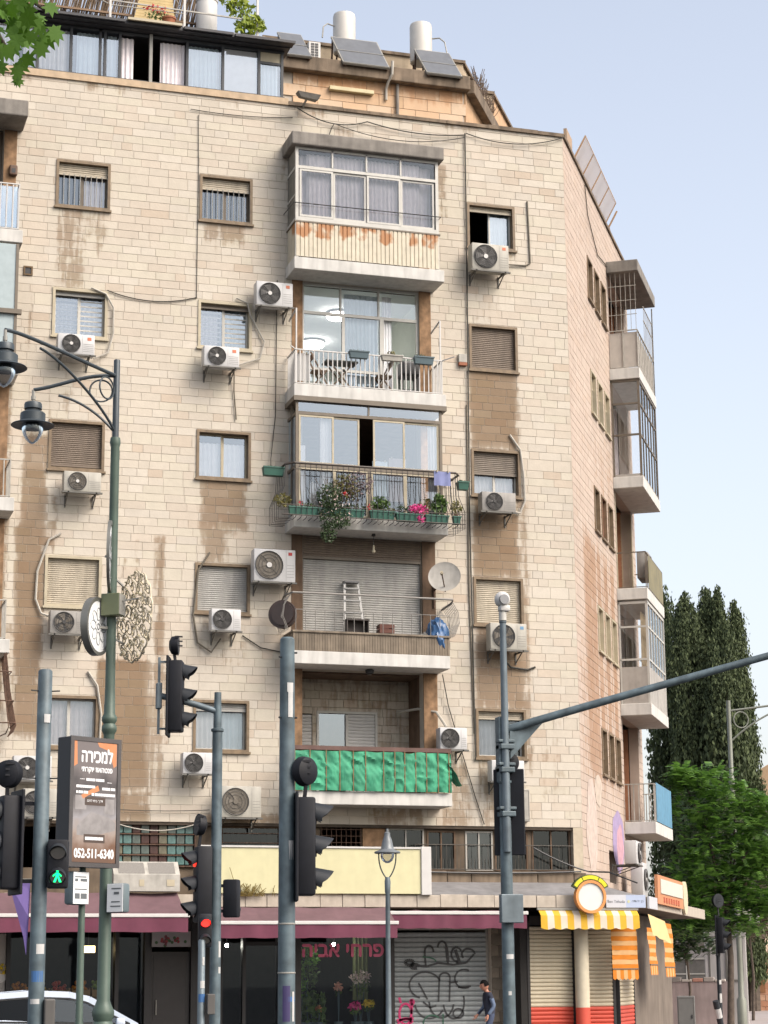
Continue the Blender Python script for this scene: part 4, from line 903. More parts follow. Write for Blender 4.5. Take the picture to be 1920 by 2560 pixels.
# ------------------------------------------------------------------ mezzanine strip between the cladding and the canopy
MEZ = holder('mezzanine', BLD, (12, .1, 3.4))
mops = [(7.39, 9.13, 4.05, 4.93), (9.7, 11.0, 4.2, 4.9), (11.9, 12.82, 4.2, 4.9), (13.42, 14.25, 4.0, 4.9), (14.32, 14.98, 4.0, 4.86), (15.21, 15.85, 4.0, 4.86), (15.9, 16.68, 4.0, 4.86), (16.78, 17.7, 4.0, 4.92), (5.0, 7.2, 4.0, 4.85)]
mb = MB(); cells(mb, -6, 17.95, 3.4, 4.96, mops, .15, .15); build(mb, 'wall', mat('mezzanine_render', px(126, 110, 92), .9, var=.35, scale=3, streak=.4), MEZ)
mb = MB(); mb.box(-6, 17.72, .02, .3, 4.90, 4.958); build(mb, 'lintel', mat('lintel_dark', px(92, 80, 68), .9, var=.3, streak=.3), MEZ)
mb = MB(); mb.box(17.72, 17.95, -.004, .2, 3.4, 4.96); build(mb, 'corner_pier', mat('pier_cream', px(222, 208, 184), .9, var=.15, streak=.2), MEZ)
mb = MB(); mb.box(12.84, 13.34, .1, .149, 4.4, 4.89); build(mb, 'stone_patch', PLAST, MEZ)
GBL = [mat('glass_block_teal', px(112, 150, 146), .25, var=.3, scale=12), mat('glass_block_grey', px(108, 122, 116), .3, var=.3, scale=12), mat('glass_block_dusty', px(130, 126, 104), .4, var=.3, scale=12), mat('glass_block_rusted', px(84, 52, 44), .6, var=.3, scale=12)]
gp = holder('glass_block_panel', MEZ, (8.2, .2, 4.05)) if False else None
mb = MB(); mb.ring(7.37, 9.15, 4.03, 4.95, .03, .08, .24)
for k in range(1, 4): z = 4.06 + .87 * k / 4; mb.box(7.4, 9.12, .10, .2, z - .012, z + .012)
GF = build(mb, 'glass_block_frame', RUSTY, MEZ)
for i in range(9):
    for j in range(4):
        x0 = 7.41 + 1.70 * i / 9; z0 = 4.075 + .87 * j / 4
        mb = MB(); mb.cbox(x0 + .008, x0 + .18, .14, .22, z0, z0 + .19, .015); build(mb, 'glass_block', GBL[(0, 0, 1, 1, 3, 2, 0, 0, 0)[i] if not (i + j) % 4 == 1 else 1 + (i + j) % 3], GF)
for i, (a, b, c, d) in enumerate(mops[1:8]):
    if i == 1: continue
    mb = MB(); mb.ring(a, b, c, d, .035, .13, .2); 
    if i >= 2: mb.box((a + b) / 2 - .015, (a + b) / 2 + .015, .14, .19, c, d)
    wv = build(mb, 'window', WHITED if i in (2, 4) else PLASTD, MEZ)
    pane(wv, None, a + .03, b - .03, c + .03, d - .03, .18, GLASSK if i not in (4,) else GLASSD)
    mb = MB(); mb.curtain(a + .05, b - .05, c, d, .34, .02, .12, 120 + i); build(mb, 'curtain', mat('curtain_dull', px(74, 68, 62), .9), wv, smooth=True)
mb = MB(); 
for k in range(9): mb.bar((11.92 + .11 * k, .12, 4.2), (11.92 + .11 * k, .12, 4.9), .012)
for k in range(5): mb.bar((11.9, .11, 4.3 + .14 * k), (12.82, .11, 4.3 + .14 * k), .012)
build(mb, 'iron_grate', RUSTY, MEZ); mb = MB()
for k in range(3): mb.bar((9.7, .11, 4.35 + .2 * k), (11.0, .11, 4.35 + .2 * k), .014)
mb.bar((9.72, .105, 4.3), (9.72, .105, 4.85), .014); mb.bar((10.98, .105, 4.3), (10.98, .105, 4.85), .014)
build(mb, 'iron_grate', RUSTY, MEZ)
mb = MB(); mb.tube([(14.0, -.02, 4.55), (17.7, -.02, 4.55)], .010, 5); mb.tube([(14.0, -.02, 4.02), (17.7, -.02, 4.02)], .010, 5)
for k in range(46): mb.bar((14.0 + .08 * k, -.02, 4.02), (14.0 + .08 * k, -.02, 4.55 if k % 3 == 0 else 4.25), .008)
build(mb, 'window_rail', mat('rail_dark_worn', px(96, 90, 82), .7), MEZ)
x = 13.9
while x < 17.9:
    L_ = rn.uniform(.5, .9); mb = MB(); mb.cbox(x + .005, min(x + L_, 17.95) - .005, -.16, .14, 3.72 + rn.uniform(-.02, .02), 3.96 + rn.uniform(-.02, .02), .02); build(mb, 'ledge_stone', CONCD, MEZ); x += L_
mb = MB(); mb.add([(13.7, .1, 3.80), (17.98, .1, 3.80), (18.6, -1.42, 3.42), (13.7, -1.42, 3.42), (13.7, .1, 3.74), (17.98, .1, 3.74), (18.6, -1.42, 3.40), (13.7, -1.42, 3.40)], [(3, 2, 1, 0), (4, 5, 6, 7), (3, 7, 6, 2), (0, 3, 7, 4)]); build(mb, 'bitumen_apron', mat('bitumen_grey', px(150, 148, 148), .8, var=.25, scale=2, streak=.2), MEZ)

# canopy slab along the street, in the shape of the corner
CAN = holder('canopy', BLD, (12, -.8, 3.15))
sd_, sn_ = Vector((math.sin(R(32.4)), math.cos(R(32.4)))), Vector((math.cos(R(32.4)), -math.sin(R(32.4))))
def cpt(s_, o): return (17.95 + sd_.x * s_ + sn_.x * o, sd_.y * s_ + sn_.y * o)
c0 = (17.95 + .55 * 1.42, -1.42)
mb = MB(); mb.prism([(-6, .1), (-6, -1.42), c0, cpt(9.9, 1.42), cpt(9.9, -.1)], 3.17, 3.385, 'z'); build(mb, 'slab', CONCD, CAN)
x = -2.0
while x < 18.7:
    L_ = min(rn.uniform(.42, .62), 18.72 - x); mb = MB(); mb.cbox(x + .005, x + L_ - .005, -1.5 - rn.uniform(0, .01), -1.425, 3.15, 3.41 + rn.uniform(-.015, .01), .01); build(mb, 'edge_stone', mat('edge_stone_%d' % rn.randrange(3), [px(206, 190, 168), px(190, 172, 150), px(216, 204, 188)][rn.randrange(3)], .9, var=.22, scale=5, streak=.15), CAN); x += L_
SE = Matrix.Translation((c0[0], c0[1], 0)) @ Matrix.Rotation(R(57.6), 4, 'Z')
x = .1
while x < 10.6:
    L_ = min(rn.uniform(.5, .7), 10.7 - x); mb = MB(SE); mb.cbox(x + .005, x + L_ - .005, -.075, -.003, 3.15, 3.40, .01); build(mb, 'edge_stone', MATS.get('edge_stone_0') or CONCW, CAN); x += L_

# ------------------------------------------------------------------ shops
SHOP = holder('shop_front', BLD, (11, .2, 0))
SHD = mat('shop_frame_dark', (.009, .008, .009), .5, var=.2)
GSH = glassmat('shop_glass', (.85, .87, .87), .035)
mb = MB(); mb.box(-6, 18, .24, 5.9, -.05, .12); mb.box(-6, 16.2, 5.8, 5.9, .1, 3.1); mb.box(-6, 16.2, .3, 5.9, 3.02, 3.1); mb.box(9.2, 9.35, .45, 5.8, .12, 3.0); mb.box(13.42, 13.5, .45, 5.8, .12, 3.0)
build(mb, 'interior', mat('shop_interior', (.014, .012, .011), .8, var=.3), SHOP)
mb = MB()
for a, b in ((5.25, 5.33), (7.48, 7.56), (8.1, 8.24), (9.08, 9.76), (10.98, 11.46), (13.36, 13.54)): mb.box(a, b, .1, .45, 0, 3.1)
mb.box(-6, 13.54, .12, .42, 2.72, 3.1); mb.box(-6, 8.1, .14, .4, 0, .55); mb.box(11.46, 13.36, .14, .4, 0, .5); mb.box(10.2, 10.27, .16, .36, .1, 2.72); mb.box(10.27, 10.98, .16, .3, 2.40, 2.48)
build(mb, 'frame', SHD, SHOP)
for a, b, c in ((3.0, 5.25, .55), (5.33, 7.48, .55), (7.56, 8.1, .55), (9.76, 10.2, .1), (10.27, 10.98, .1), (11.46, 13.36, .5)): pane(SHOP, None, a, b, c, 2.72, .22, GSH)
mb = MB(); mb.box(8.26, 9.07, .2, .25, .05, 2.28); dr = build(mb, 'door', mat('door_brown', (.016, .013, .013), .45, var=.2), SHOP)
mb = MB(); mb.tube([(8.36, .15, 1.0), (8.36, .15, 1.3)], .015, 6); mb.bar((8.36, .15, 1.02), (8.36, .2, 1.02), .015); build(mb, 'handle', ALUG, dr)
mb = MB(); mb.ring(8.3, 9.03, .9, 2.2, .03, .188, .199); build(mb, 'moulding', MATS['door_brown'], dr)
# grey roller shutter with graffiti, each slat a piece
def slat_mesh(nm, wdt, h, m):
    mb = MB(); prof = [(0, .012), (.1 * h, -.004), (.28 * h, -.016), (.55 * h, -.02), (.82 * h, -.016), (.95 * h, -.002), (h, .012)]
    k = len(prof); mb.add([(-wdt / 2, yy, zz) for zz, yy in prof] + [(wdt / 2, yy, zz) for zz, yy in prof], [(i, k + i, k + i + 1, i + 1) for i in range(k - 1)])
    return mb
def roller(x0, x1, y, z0, z1, pitch, mfun, frm, nm='roller_shutter', xf=None):
    mb = MB(xf); mb.box(x0 - .06, x0, y - .03, y + .06, 0, z1 + .1); mb.box(x1, x1 + .06, y - .03, y + .06, 0, z1 + .1); mb.box(x0, x1, y - .02, y + .2, z1, z1 + .2)
    par = build(mb, nm, frm, SHOP)
    n = int((z1 - z0) / pitch); first = None
    X = xf or Matrix()
    for i in range(n):
        z = z0 + i * pitch; m = mfun(z); key = m.name
        if first is None or key not in first:
            first = first or {}
            o = build(slat_mesh('slat', x1 - x0, pitch, m), 'slat', m, par, origin=(0, 0, 0)); first[key] = o
            if xf: o.rotation_euler = (0, 0, R(57.6))
        else:
            o = first[key].copy(); COL.objects.link(o)
        p = X @ Vector(((x0 + x1) / 2, y, z)); o.location = p - WL[par.name]
    return par
SHG = mat('shutter_steel_grey', px(176, 184, 186), .5, .1, var=.2, streak=.25)
SHGD = SHG
g1 = roller(13.56, 15.66, .2, .05, 2.72, .105, lambda z: SHG, ALUG)
SHY = mat('shutter_cream_yellow', px(226, 214, 186), .6, var=.12, streak=.15)
SHR = mat('shutter_coral_red', px(232, 92, 70), .6, var=.12, streak=.15)
yf = -.75
roller(16.32, 17.30, yf, .05, 2.8, .085, lambda z: SHY if z > 1.06 else SHR, SHD)
roller(17.42, 18.24, yf, .05, 2.8, .085, lambda z: SHY if z > 1.06 else SHR, SHD)
KS = Matrix.Translation((18.36, yf, 0)) @ Matrix.Rotation(R(57.6), 4, 'Z')
roller(.12, 2.2, 0, .05, 2.0, .085, lambda z: SHY if z > 1.06 else SHR, SHD, xf=KS)
mb = MB(); mb.box(16.1, 16.25, yf - .02, .3, 0, 3.1); mb.box(16.26, 18.3, yf + .3, yf + .34, 0, 3.1); build(mb, 'kiosk_back', DARK, SHOP)
mb = MB(KS); mb.box(2.3, 9.0, .02, .12, 0, 3.1); build(mb, 'kiosk_side', mat('kiosk_side_pale', px(140, 128, 116), .9, var=.25, scale=1.5, streak=.3), SHOP)
x = 0
for j in range(13):
    z = .05 + .235 * j
    for i in range(2):
        a = 15.73 + .29 * i - (.12 if j % 2 else 0); mb = MB(); mb.cbox(max(a, 15.73), min(a + .285, 16.28), .0, .2, z, z + .228, .01); build(mb, 'pier_stone', mat('pier_stone_%d' % ((i + j) % 2), px(150, 138, 122) if (i + j) % 2 else px(132, 122, 108), .9, var=.25, scale=4), SHOP)
mb = MB(); mb.box(15.72, 16.29, .03, .22, 0, 3.15); build(mb, 'pier_core', MORTAR, SHOP)
# round column, cream above and coral below
mb = MB(); mb.lathe([(.155, 1.06), (.155, 3.17)], (17.42, -1.02, 0), 24); mb.cm = 1; mb.lathe([(.156, 0), (.156, 1.06)], (17.42, -1.02, 0), 24)
build(mb, 'column', [mat('column_cream', px(232, 222, 196), .7, var=.1, streak=.15), SHR], SHOP, smooth=True)

# awnings
AWN = mat('awning_burgundy', px(118, 54, 78), .8, var=.15, scale=3, streak=.1)
AWNT = mat('awning_burgundy_faded', px(122, 92, 98), .85, var=.15, scale=2, streak=.15)
def awning(x0, x1, yb, zb_, yf_, zf, zv, label, xb1=None):
    t = thing('shop_awning', label, 'awning', ((x0 + x1) / 2, yb, zf), 'burgundy awnings over the shops'); xb1 = xb1 or x1
    mb = MB(); n = 10
    for i in range(n):
        for j in range(3):
            def q(u, v): sag = .04 * math.sin(math.pi * v) + .015 * math.sin(u * 23 + v * 3); return (x0 + (xb1 - x0) * u + (x1 - xb1) * u * v, yb + (yf_ - yb) * v, zb_ + (zf - zb_) * v - sag)
            u0, u1, v0, v1 = i / n, (i + 1) / n, j / 3, (j + 1) / 3; mb.add([q(u0, v0), q(u1, v0), q(u1, v1), q(u0, v1)], [(0, 1, 2, 3)])
    build(mb, 'canvas', AWNT, t, smooth=True)
    mb = MB(); mb.cbox(x0 - .03, x1 + .03, yf_ - .05, yf_ + .04, zf - .035, zf + .035, .01); build(mb, 'front_bar', WHITE, t)
    mb = MB(); n = 40
    vs = []
    for i in range(n + 1): xx = x0 + (x1 - x0) * i / n; wv = .012 * math.sin(i * 1.1) + .01 * math.sin(i * .37); vs += [(xx, yf_ - .03 + wv * .2, zf - .03), (xx, yf_ - .04 + wv * 1.5, zv + .006 * math.sin(i * .9))]
    mb.add(vs, [(2 * i + 1, 2 * i + 3, 2 * i + 2, 2 * i) for i in range(n)]); build(mb, 'valance', AWN, t, smooth=True)
    mb = MB()
    for xx in (x0 + .2, x1 - .2): mb.bar((xx, yb + .02, zb_ - .1), (xx, yf_ + .05, zf - .02), .04)
    build(mb, 'folding_arm', ALUG, t)
awning(3.2, 8.47, -1.53, 3.42, -2.45, 2.95, 2.63, 'extended faded burgundy awning over the fruit shop at far left', 8.43)
awning(8.83, 12.80, -1.53, 3.14, -2.45, 2.81, 2.51, 'extended burgundy awning over the flower shop behind the thick grey mast', 12.9)
awning(12.90, 15.9, -1.53, 3.08, -1.72, 3.03, 2.71, 'retracted burgundy awning with white bar over the graffiti shutter')
t = thing('striped_awning', 'yellow and white striped awning with scalloped edge over the corner kiosk', 'awning', (17.4, -1.6, 2.7))
SY = mat('awning_yellow', px(240, 190, 48), .8, var=.1); SW_ = mat('awning_white', px(240, 226, 206), .8, var=.08)
mb = MB(); n = 15
for i in range(n):
    mb.cm = i % 2; a, b = 16.25 + 2.27 * i / n, 16.25 + 2.27 * (i + 1) / n; k = 6
    vs = []
    for j in range(k + 1):
        xx = a + (b - a) * j / k; s_ = .035 * abs(math.sin((xx - 16.25) / 2.27 * math.pi * 8)); vs += [(xx, -1.53, 3.10), (xx, -1.66, 2.98), (xx, -1.68 + .01 * math.sin(xx * 9), 2.72 - s_)]
    mb.add(vs, [(3 * j + r_, 3 * j + r_ + 3, 3 * j + r_ + 4, 3 * j + r_ + 1) for j in range(k) for r_ in (0, 1)])
build(mb, 'canvas', [SY, SW_], t)
mb = MB(); mb.bar((16.22, -1.53, 3.12), (18.55, -1.53, 3.12), .05); build(mb, 'rail', ALUG, t)
# hanging striped blinds at the corner
OR1 = mat('blind_orange', px(236, 140, 20), .8, var=.12); OR2 = mat('blind_peach', px(240, 190, 130), .8, var=.1)
def blind(label, xf, a, b, z0, z1, lean, y):
    t = thing('hanging_blind', label, 'blind', tuple((xf or Matrix()) @ Vector(((a + b) / 2, y, z0))), 'striped blinds hung round the kiosk')
    mb = MB(xf); n = 9
    for i in range(n):
        mb.cm = i % 2; u, v = i / n, (i + 1) / n; k = 5; vs = []
        for j in range(k + 1):
            xx = a + (b - a) * j / k; wv = .012 * math.sin(j * 1.7 + i); vs += [(xx, y + lean * u + wv, z1 + (z0 - z1) * u), (xx, y + lean * v + wv, z1 + (z0 - z1) * v)]
        mb.add(vs, [(2 * j, 2 * j + 1, 2 * j + 3, 2 * j + 2) for j in range(k)])
    build(mb, 'cloth', [OR1, OR2], t, smooth=True)
    mb = MB(xf); n = 7
    for i in range(n): mb.cm = i % 2; c, d = a + (b - a) * i / n, a + (b - a) * (i + 1) / n; mb.add([(c, y + lean, z0), (d, y + lean, z0), (d, y + lean - .01, z0 - .2), ((c + d) / 2, y + lean - .01, z0 - .235), (c, y + lean - .01, z0 - .2)], [(0, 1, 2, 3, 4)])
    build(mb, 'valance', [OR1, OR2], t)
    mb = MB(xf); mb.bar((a, y + lean, z0), (b, y + lean, z0), .025); build(mb, 'bottom_bar', BRONZE, t)
blind('wide orange and peach striped blind at the kiosk front corner', None, 18.02, 18.62, 1.86, 2.75, -.05, -1.25)
blind('narrow striped blind just round the kiosk corner under the cream flap', SE, .75, 1.9, 1.95, 2.75, -.05, .05)
blind('last striped blind tied back farthest along the kiosk side', SE, 3.0, 4.6, 1.9, 2.9, -.05, .02)
t = thing('awning_flap', 'plain cream awning flap hanging at the kiosk corner', 'awning', tuple(SE @ Vector((.9, -.1, 2.6))))
mb = MB(); vs = []
for j in range(7): u = j / 6; vs += [(18.82 + .53 * u, -1.45 + .3 * u, 3.02 - .15 * u), (18.87 + .56 * u, -1.58 + .3 * u - .02 * math.sin(j), 2.56 - .16 * u + .02 * math.sin(j * 2))]
mb.add(vs, [(2 * j, 2 * j + 1, 2 * j + 3, 2 * j + 2) for j in range(6)]); build(mb, 'cloth', mat('flap_cream', px(240, 208, 150), .8, var=.08), t, smooth=True)

# ------------------------------------------------------------------ signs on the canopy
t = thing('yellow_sign_box', 'long blank pale yellow sign box standing on the canopy edge', 'sign', (11.6, -1.45, 3.42))
mb = MB(); mb.cbox(9.0, 13.62, -1.56, -1.30, 3.42, 4.35, .01); build(mb, 'face', mat('sign_pale_yellow', px(236, 230, 184), .6, var=.05, streak=.06), t)
mb = MB(); mb.box(8.98, 13.66, -1.585, -1.28, 4.352, 4.39); mb.cbox(13.62, 13.84, -1.60, -1.26, 3.40, 4.40, .012); mb.box(8.9, 9.0, -1.59, -1.27, 3.40, 4.39); build(mb, 'trim', WHITE, t)
t = thing('round_sign', 'round white sign ringed in orange with a bright yellow arch above', 'sign', (17.36, -1.7, 3.05))
mb = MB(); mb.disc((17.36, -1.72, 3.37), (0, 1, 0), .315, .10, 36); build(mb, 'disc', mat('sign_white', px(244, 248, 244), .4, var=.03), t, smooth=True)
def annulus(mb, c, r0, r1, y0, y1, a0=0, a1=2 * math.pi, n=40):
    vs = []
    for i in range(n + 1):
        a = a0 + (a1 - a0) * i / n
        for r_, yy in ((r0, y0), (r1, y0), (r1, y1), (r0, y1)): vs.append((c[0] + r_ * math.cos(a), yy, c[2] + r_ * math.sin(a)))
    mb.add(vs, [(4 * i + k, 4 * i + (k + 1) % 4, 4 * i + 4 + (k + 1) % 4, 4 * i + 4 + k) for i in range(n) for k in range(4)] + [(0, 1, 2, 3), (4 * n + 3, 4 * n + 2, 4 * n + 1, 4 * n)]); return mb
mb = MB(); annulus(mb, (17.36, 0, 3.37), .29, .35, -1.80, -1.66); build(mb, 'ring', mat('sign_orange', px(246, 168, 96), .4), t, smooth=True)
mb = MB(); annulus(mb, (17.36, 0, 3.37), .35, .47, -1.78, -1.68, R(28), R(152)); build(mb, 'arch', mat('sign_dark_green', px(70, 84, 30), .5), t, smooth=True)
for a0, a1 in ((32, 62), (65, 115), (118, 148)):
    mb = MB(); annulus(mb, (17.36, 0, 3.37), .372, .452, -1.792, -1.782, R(a0), R(a1), 14); build(mb, 'arch_segment', mat('sign_yellow', px(250, 244, 40), .4), t, smooth=True)
t = thing('street_name_sign', 'white and pale blue strip sign on the canopy edge right of the round sign', 'sign', (18.3, -1.53, 3.14))
mb = MB(); mb.box(17.80, 18.26, -1.575, -1.53, 3.15, 3.42); mb.cm = 1; mb.box(18.26, 18.72, -1.575, -1.53, 3.15, 3.42); build(mb, 'board', [mat('strip_white', px(226, 228, 234), .5, var=.04), mat('strip_blue', px(198, 212, 240), .5, var=.04)], t)
mb = MB(); lettering(mb, 'Ben Yehuda', (17.83, -1.5775, 3.25), (.40, 0, 0), (0, 0, .06)); lettering(mb, 'הדוהי ןב', (18.40, -1.5775, 3.25), (.27, 0, 0), (0, 0, .055)); build(mb, 'lettering', mat('ink_grey', px(90, 92, 100), .6), t)
mb = MB(); mb.disc((18.32, -1.578, 3.28), (0, 1, 0), .03, .004, 12); build(mb, 'emblem', mat('emblem_pale_yellow', px(232, 232, 180), .5), t)
mb = MB(SE); mb.box(.03, 1.3, -.13, -.085, 3.14, 3.40); build(mb, 'side_board', MATS['strip_white'], t)
t = thing('tilted_sign_board', 'orange bordered sign board with white panel on the side canopy', 'sign', tuple(SE @ Vector((3.4, -.1, 3.42))))
mb = MB(SE); mb.box(1.3, 5.7, -.15, -.08, 3.28, 3.92); build(mb, 'board', mat('board_orange', px(232, 160, 112), .6, var=.1), t)
mb = MB(SE); mb.box(1.7, 5.5, -.17, -.152, 3.52, 3.84); build(mb, 'panel', mat('panel_cream', px(240, 238, 224), .5, var=.08), t)
mb = MB(SE)
for k in range(7): mb.box(2.2 + .42 * k, 2.4 + .42 * k, -.165, -.152, 3.33, 3.45)
build(mb, 'mark', mat('board_marks', px(214, 110, 80), .6), t)
mb = MB(SE); mb.disc((6.2, -.12, 3.56), (0, 1, 0), .40, .06, 28); build(mb, 'oval_plate', mat('oval_cream', px(246, 232, 196), .5), t, smooth=True)
# pink lettering on the flower shop window
mb = MB(); lettering(mb, 'היבא יחרפ', (11.52, .205, 2.17), (1.80, 0, 0), (0, 0, .25), bold=.014)
build(mb, 'window_lettering', mat('letter_pink', px(250, 120, 160), .5, var=.05), label='pink Hebrew lettering on the glass of the flower shop', cat='lettering')
# graffiti on the grey shutter: sprayed strokes following the slats
def strokes(mb, paths, r, y):
    for p in paths:
        pts = []
        for (x, z) in p: pts.append((x, z))
        for (x0, z0), (x1, z1) in zip(pts, pts[1:]):
            d = Vector((x1 - x0, z1 - z0)); L_ = d.length
            if L_ < 1e-5: continue
            nrm = Vector((-d.y, d.x)) / L_ * r
            mb.add([(x0 + nrm.x, y, z0 + nrm.y), (x1 + nrm.x, y, z1 + nrm.y), (x1 - nrm.x, y, z1 - nrm.y), (x0 - nrm.x, y, z0 - nrm.y)], [(0, 1, 2, 3)])
def arc(cx, cz, rx, rz, a0, a1, n=14): return [(cx + rx * math.cos(R(a0 + (a1 - a0) * i / n)), cz + rz * math.sin(R(a0 + (a1 - a0) * i / n))) for i in range(n + 1)]
GB = mat('graffiti_black', (.03, .032, .035), .6); GP = mat('graffiti_pink', px(236, 60, 130), .6); GG = mat('graffiti_green', px(50, 110, 84), .6)
gy = .174
mb = MB()
strokes(mb, [arc(14.25, 1.55, .36, .28, 20, 250), arc(14.35, 1.2, .34, .35, 190, 330), arc(14.62, 1.2, .28, .34, 180, 350), arc(14.9, 1.2, .24, .36, 190, 380), [(14.55, 1.2), (14.58, 1.72)], arc(14.7, 1.72, .12, .09, 0, 180), [(14.82, 1.72), (14.80, 1.2)], arc(15.15, 1.68, .22, .2, 60, 300), [(15.0, 1.5), (15.3, 1.52)], arc(15.0, .95, .12, .1, 0, 360), [(14.2, 1.2), (14.36, 1.08), (14.5, 1.12)], [(14.1, 1.6), (14.16, 1.5), (14.3, 1.25)], [(14.82, 1.6), (15.0, 1.62)]], .019, gy)
build(mb, 'graffiti_tag', GB, label='large looping black graffiti letters sprayed across the grey shutter', cat='graffiti')
mb = MB()
strokes(mb, [[(13.9, 1.98), (14.3, 1.95), (14.55, 2.02), (14.9, 1.98), (15.2, 2.02)], arc(14.35, 2.25, .1, .14, 0, 200), arc(14.65, 2.35, .1, .13, -20, 180), [(14.75, 2.35), (14.78, 2.0)], arc(14.98, 2.2, .12, .15, 30, 300), arc(15.25, 2.2, .15, .12, 0, 220), [(14.25, 2.2), (14.27, 1.97)], [(14.98, 2.05), (15.0, 2.0)], [(15.38, 2.2), (15.2, 2.02)]], .022, gy)
strokes(mb, [[(14.75, 2.35), (14.78, 2.05)], [(14.95, 2.3), (15.05, 2.02)], arc(13.9, 2.03, .1, .05, 0, 360), arc(14.02, 1.95, .1, .04, 0, 300)], .035, gy - .002)
build(mb, 'graffiti_tag', GB, label='thick black scrawl along the top of the grey shutter', cat='graffiti')
mb = MB(); strokes(mb, [arc(13.8, .95, .14, .22, 0, 330), arc(13.8, .72, .17, .14, 20, 340), [(13.66, 1.3), (13.7, 1.18)], [(13.93, 1.26), (13.95, 1.12), (13.9, .7)], [(13.6, .82), (13.98, .86)], arc(13.95, 1.2, .04, .05, 0, 360)], .026, gy - .001); build(mb, 'graffiti_doodle', GP, label='bright pink graffiti at the lower left of the grey shutter', cat='graffiti')
mb = MB(); strokes(mb, [arc(14.4, .75, .2, .17, 40, 260), arc(14.2, 2.05, .3, .1, 0, 90), [(14.65, .95), (14.65, .6)]], .014, gy - .001); build(mb, 'graffiti_loop', GG, label='green graffiti loop near the bottom of the grey shutter', cat='graffiti')
# sprayed patches on the lower side wall
def spray(name, label, colr, cx, cz, rx, rz, seed):
    rs = random.Random(seed); mb = MB(SIDE); o = [(cx + rx * (1 + .3 * noise.noise((math.cos(a * .2094) * 1.3, math.sin(a * .2094) * 1.3, seed))) * math.cos(a * .2094), -.008 - seed * .0006, cz + rz * (1 + .3 * noise.noise((math.cos(a * .2094) * 1.3, math.sin(a * .2094) * 1.3, seed + 9))) * math.sin(a * .2094)) for a in range(30)]
    mb.add([(cx, -.008 - seed * .0006, cz)] + o, [(0, 1 + i, 1 + (i + 1) % 30) for i in range(30)]); build(mb, name, mat('spray_%s' % name + str(seed), colr, .9, var=.2), label=label, cat='graffiti')
spray('painted_patch', 'whitish painted-over patch low on the side wall near the corner', px(226, 208, 196), 1.3, 5.1, .75, 1.05, 1)
spray('painted_ghost', 'pale grey painted blotch beside the first floor side windows', px(222, 206, 190), 2.3, 6.0, .5, .4, 2)
spray('mural_blob', 'lilac mural blob beside the side air conditioners', px(184, 166, 206), 5.1, 5.0, .95, .75, 3)
spray('mural_core', 'pink mural shape inside the lilac blob on the side wall', px(222, 176, 190), 5.3, 4.85, .5, .55, 4)

# ------------------------------------------------------------------ ground
mb = MB(); mb.add([(-600, -300, 0), (600, -300, 0), (600, 1200, 0), (-600, 1200, 0)], [(0, 1, 2, 3)]); structure(build(mb, 'ground', mat('asphalt', (.055, .055, .058), .9, var=.25, scale=.6, bump=.2)))
PAV = mat('pavement_pink_grey', (.30, .26, .245), .9, var=.15, scale=1.2)
mb = MB(); mb.prism([(-40, -4.2), (19.5, -4.2), (22.5, -2.0), cpt(12, 3.5), cpt(12, -.5), (18, .3), (-40, .3)], .004, .13, 'z'); structure(build(mb, 'pavement', PAV))
mb = MB(); mb.prism([cpt(12.3, 3.5), cpt(12.3, 9), cpt(120, 60), cpt(120, -20), cpt(12.3, -6)], .004, .12, 'z'); structure(build(mb, 'side_street_pavement', PAV))
mb = MB()
for k in range(40): mb.cbox(-40 + 1.5 * k + .01, -38.5 + 1.5 * k - .01, -4.36, -4.21, .002, .14, .01)
structure(build(mb, 'kerb', CONC))
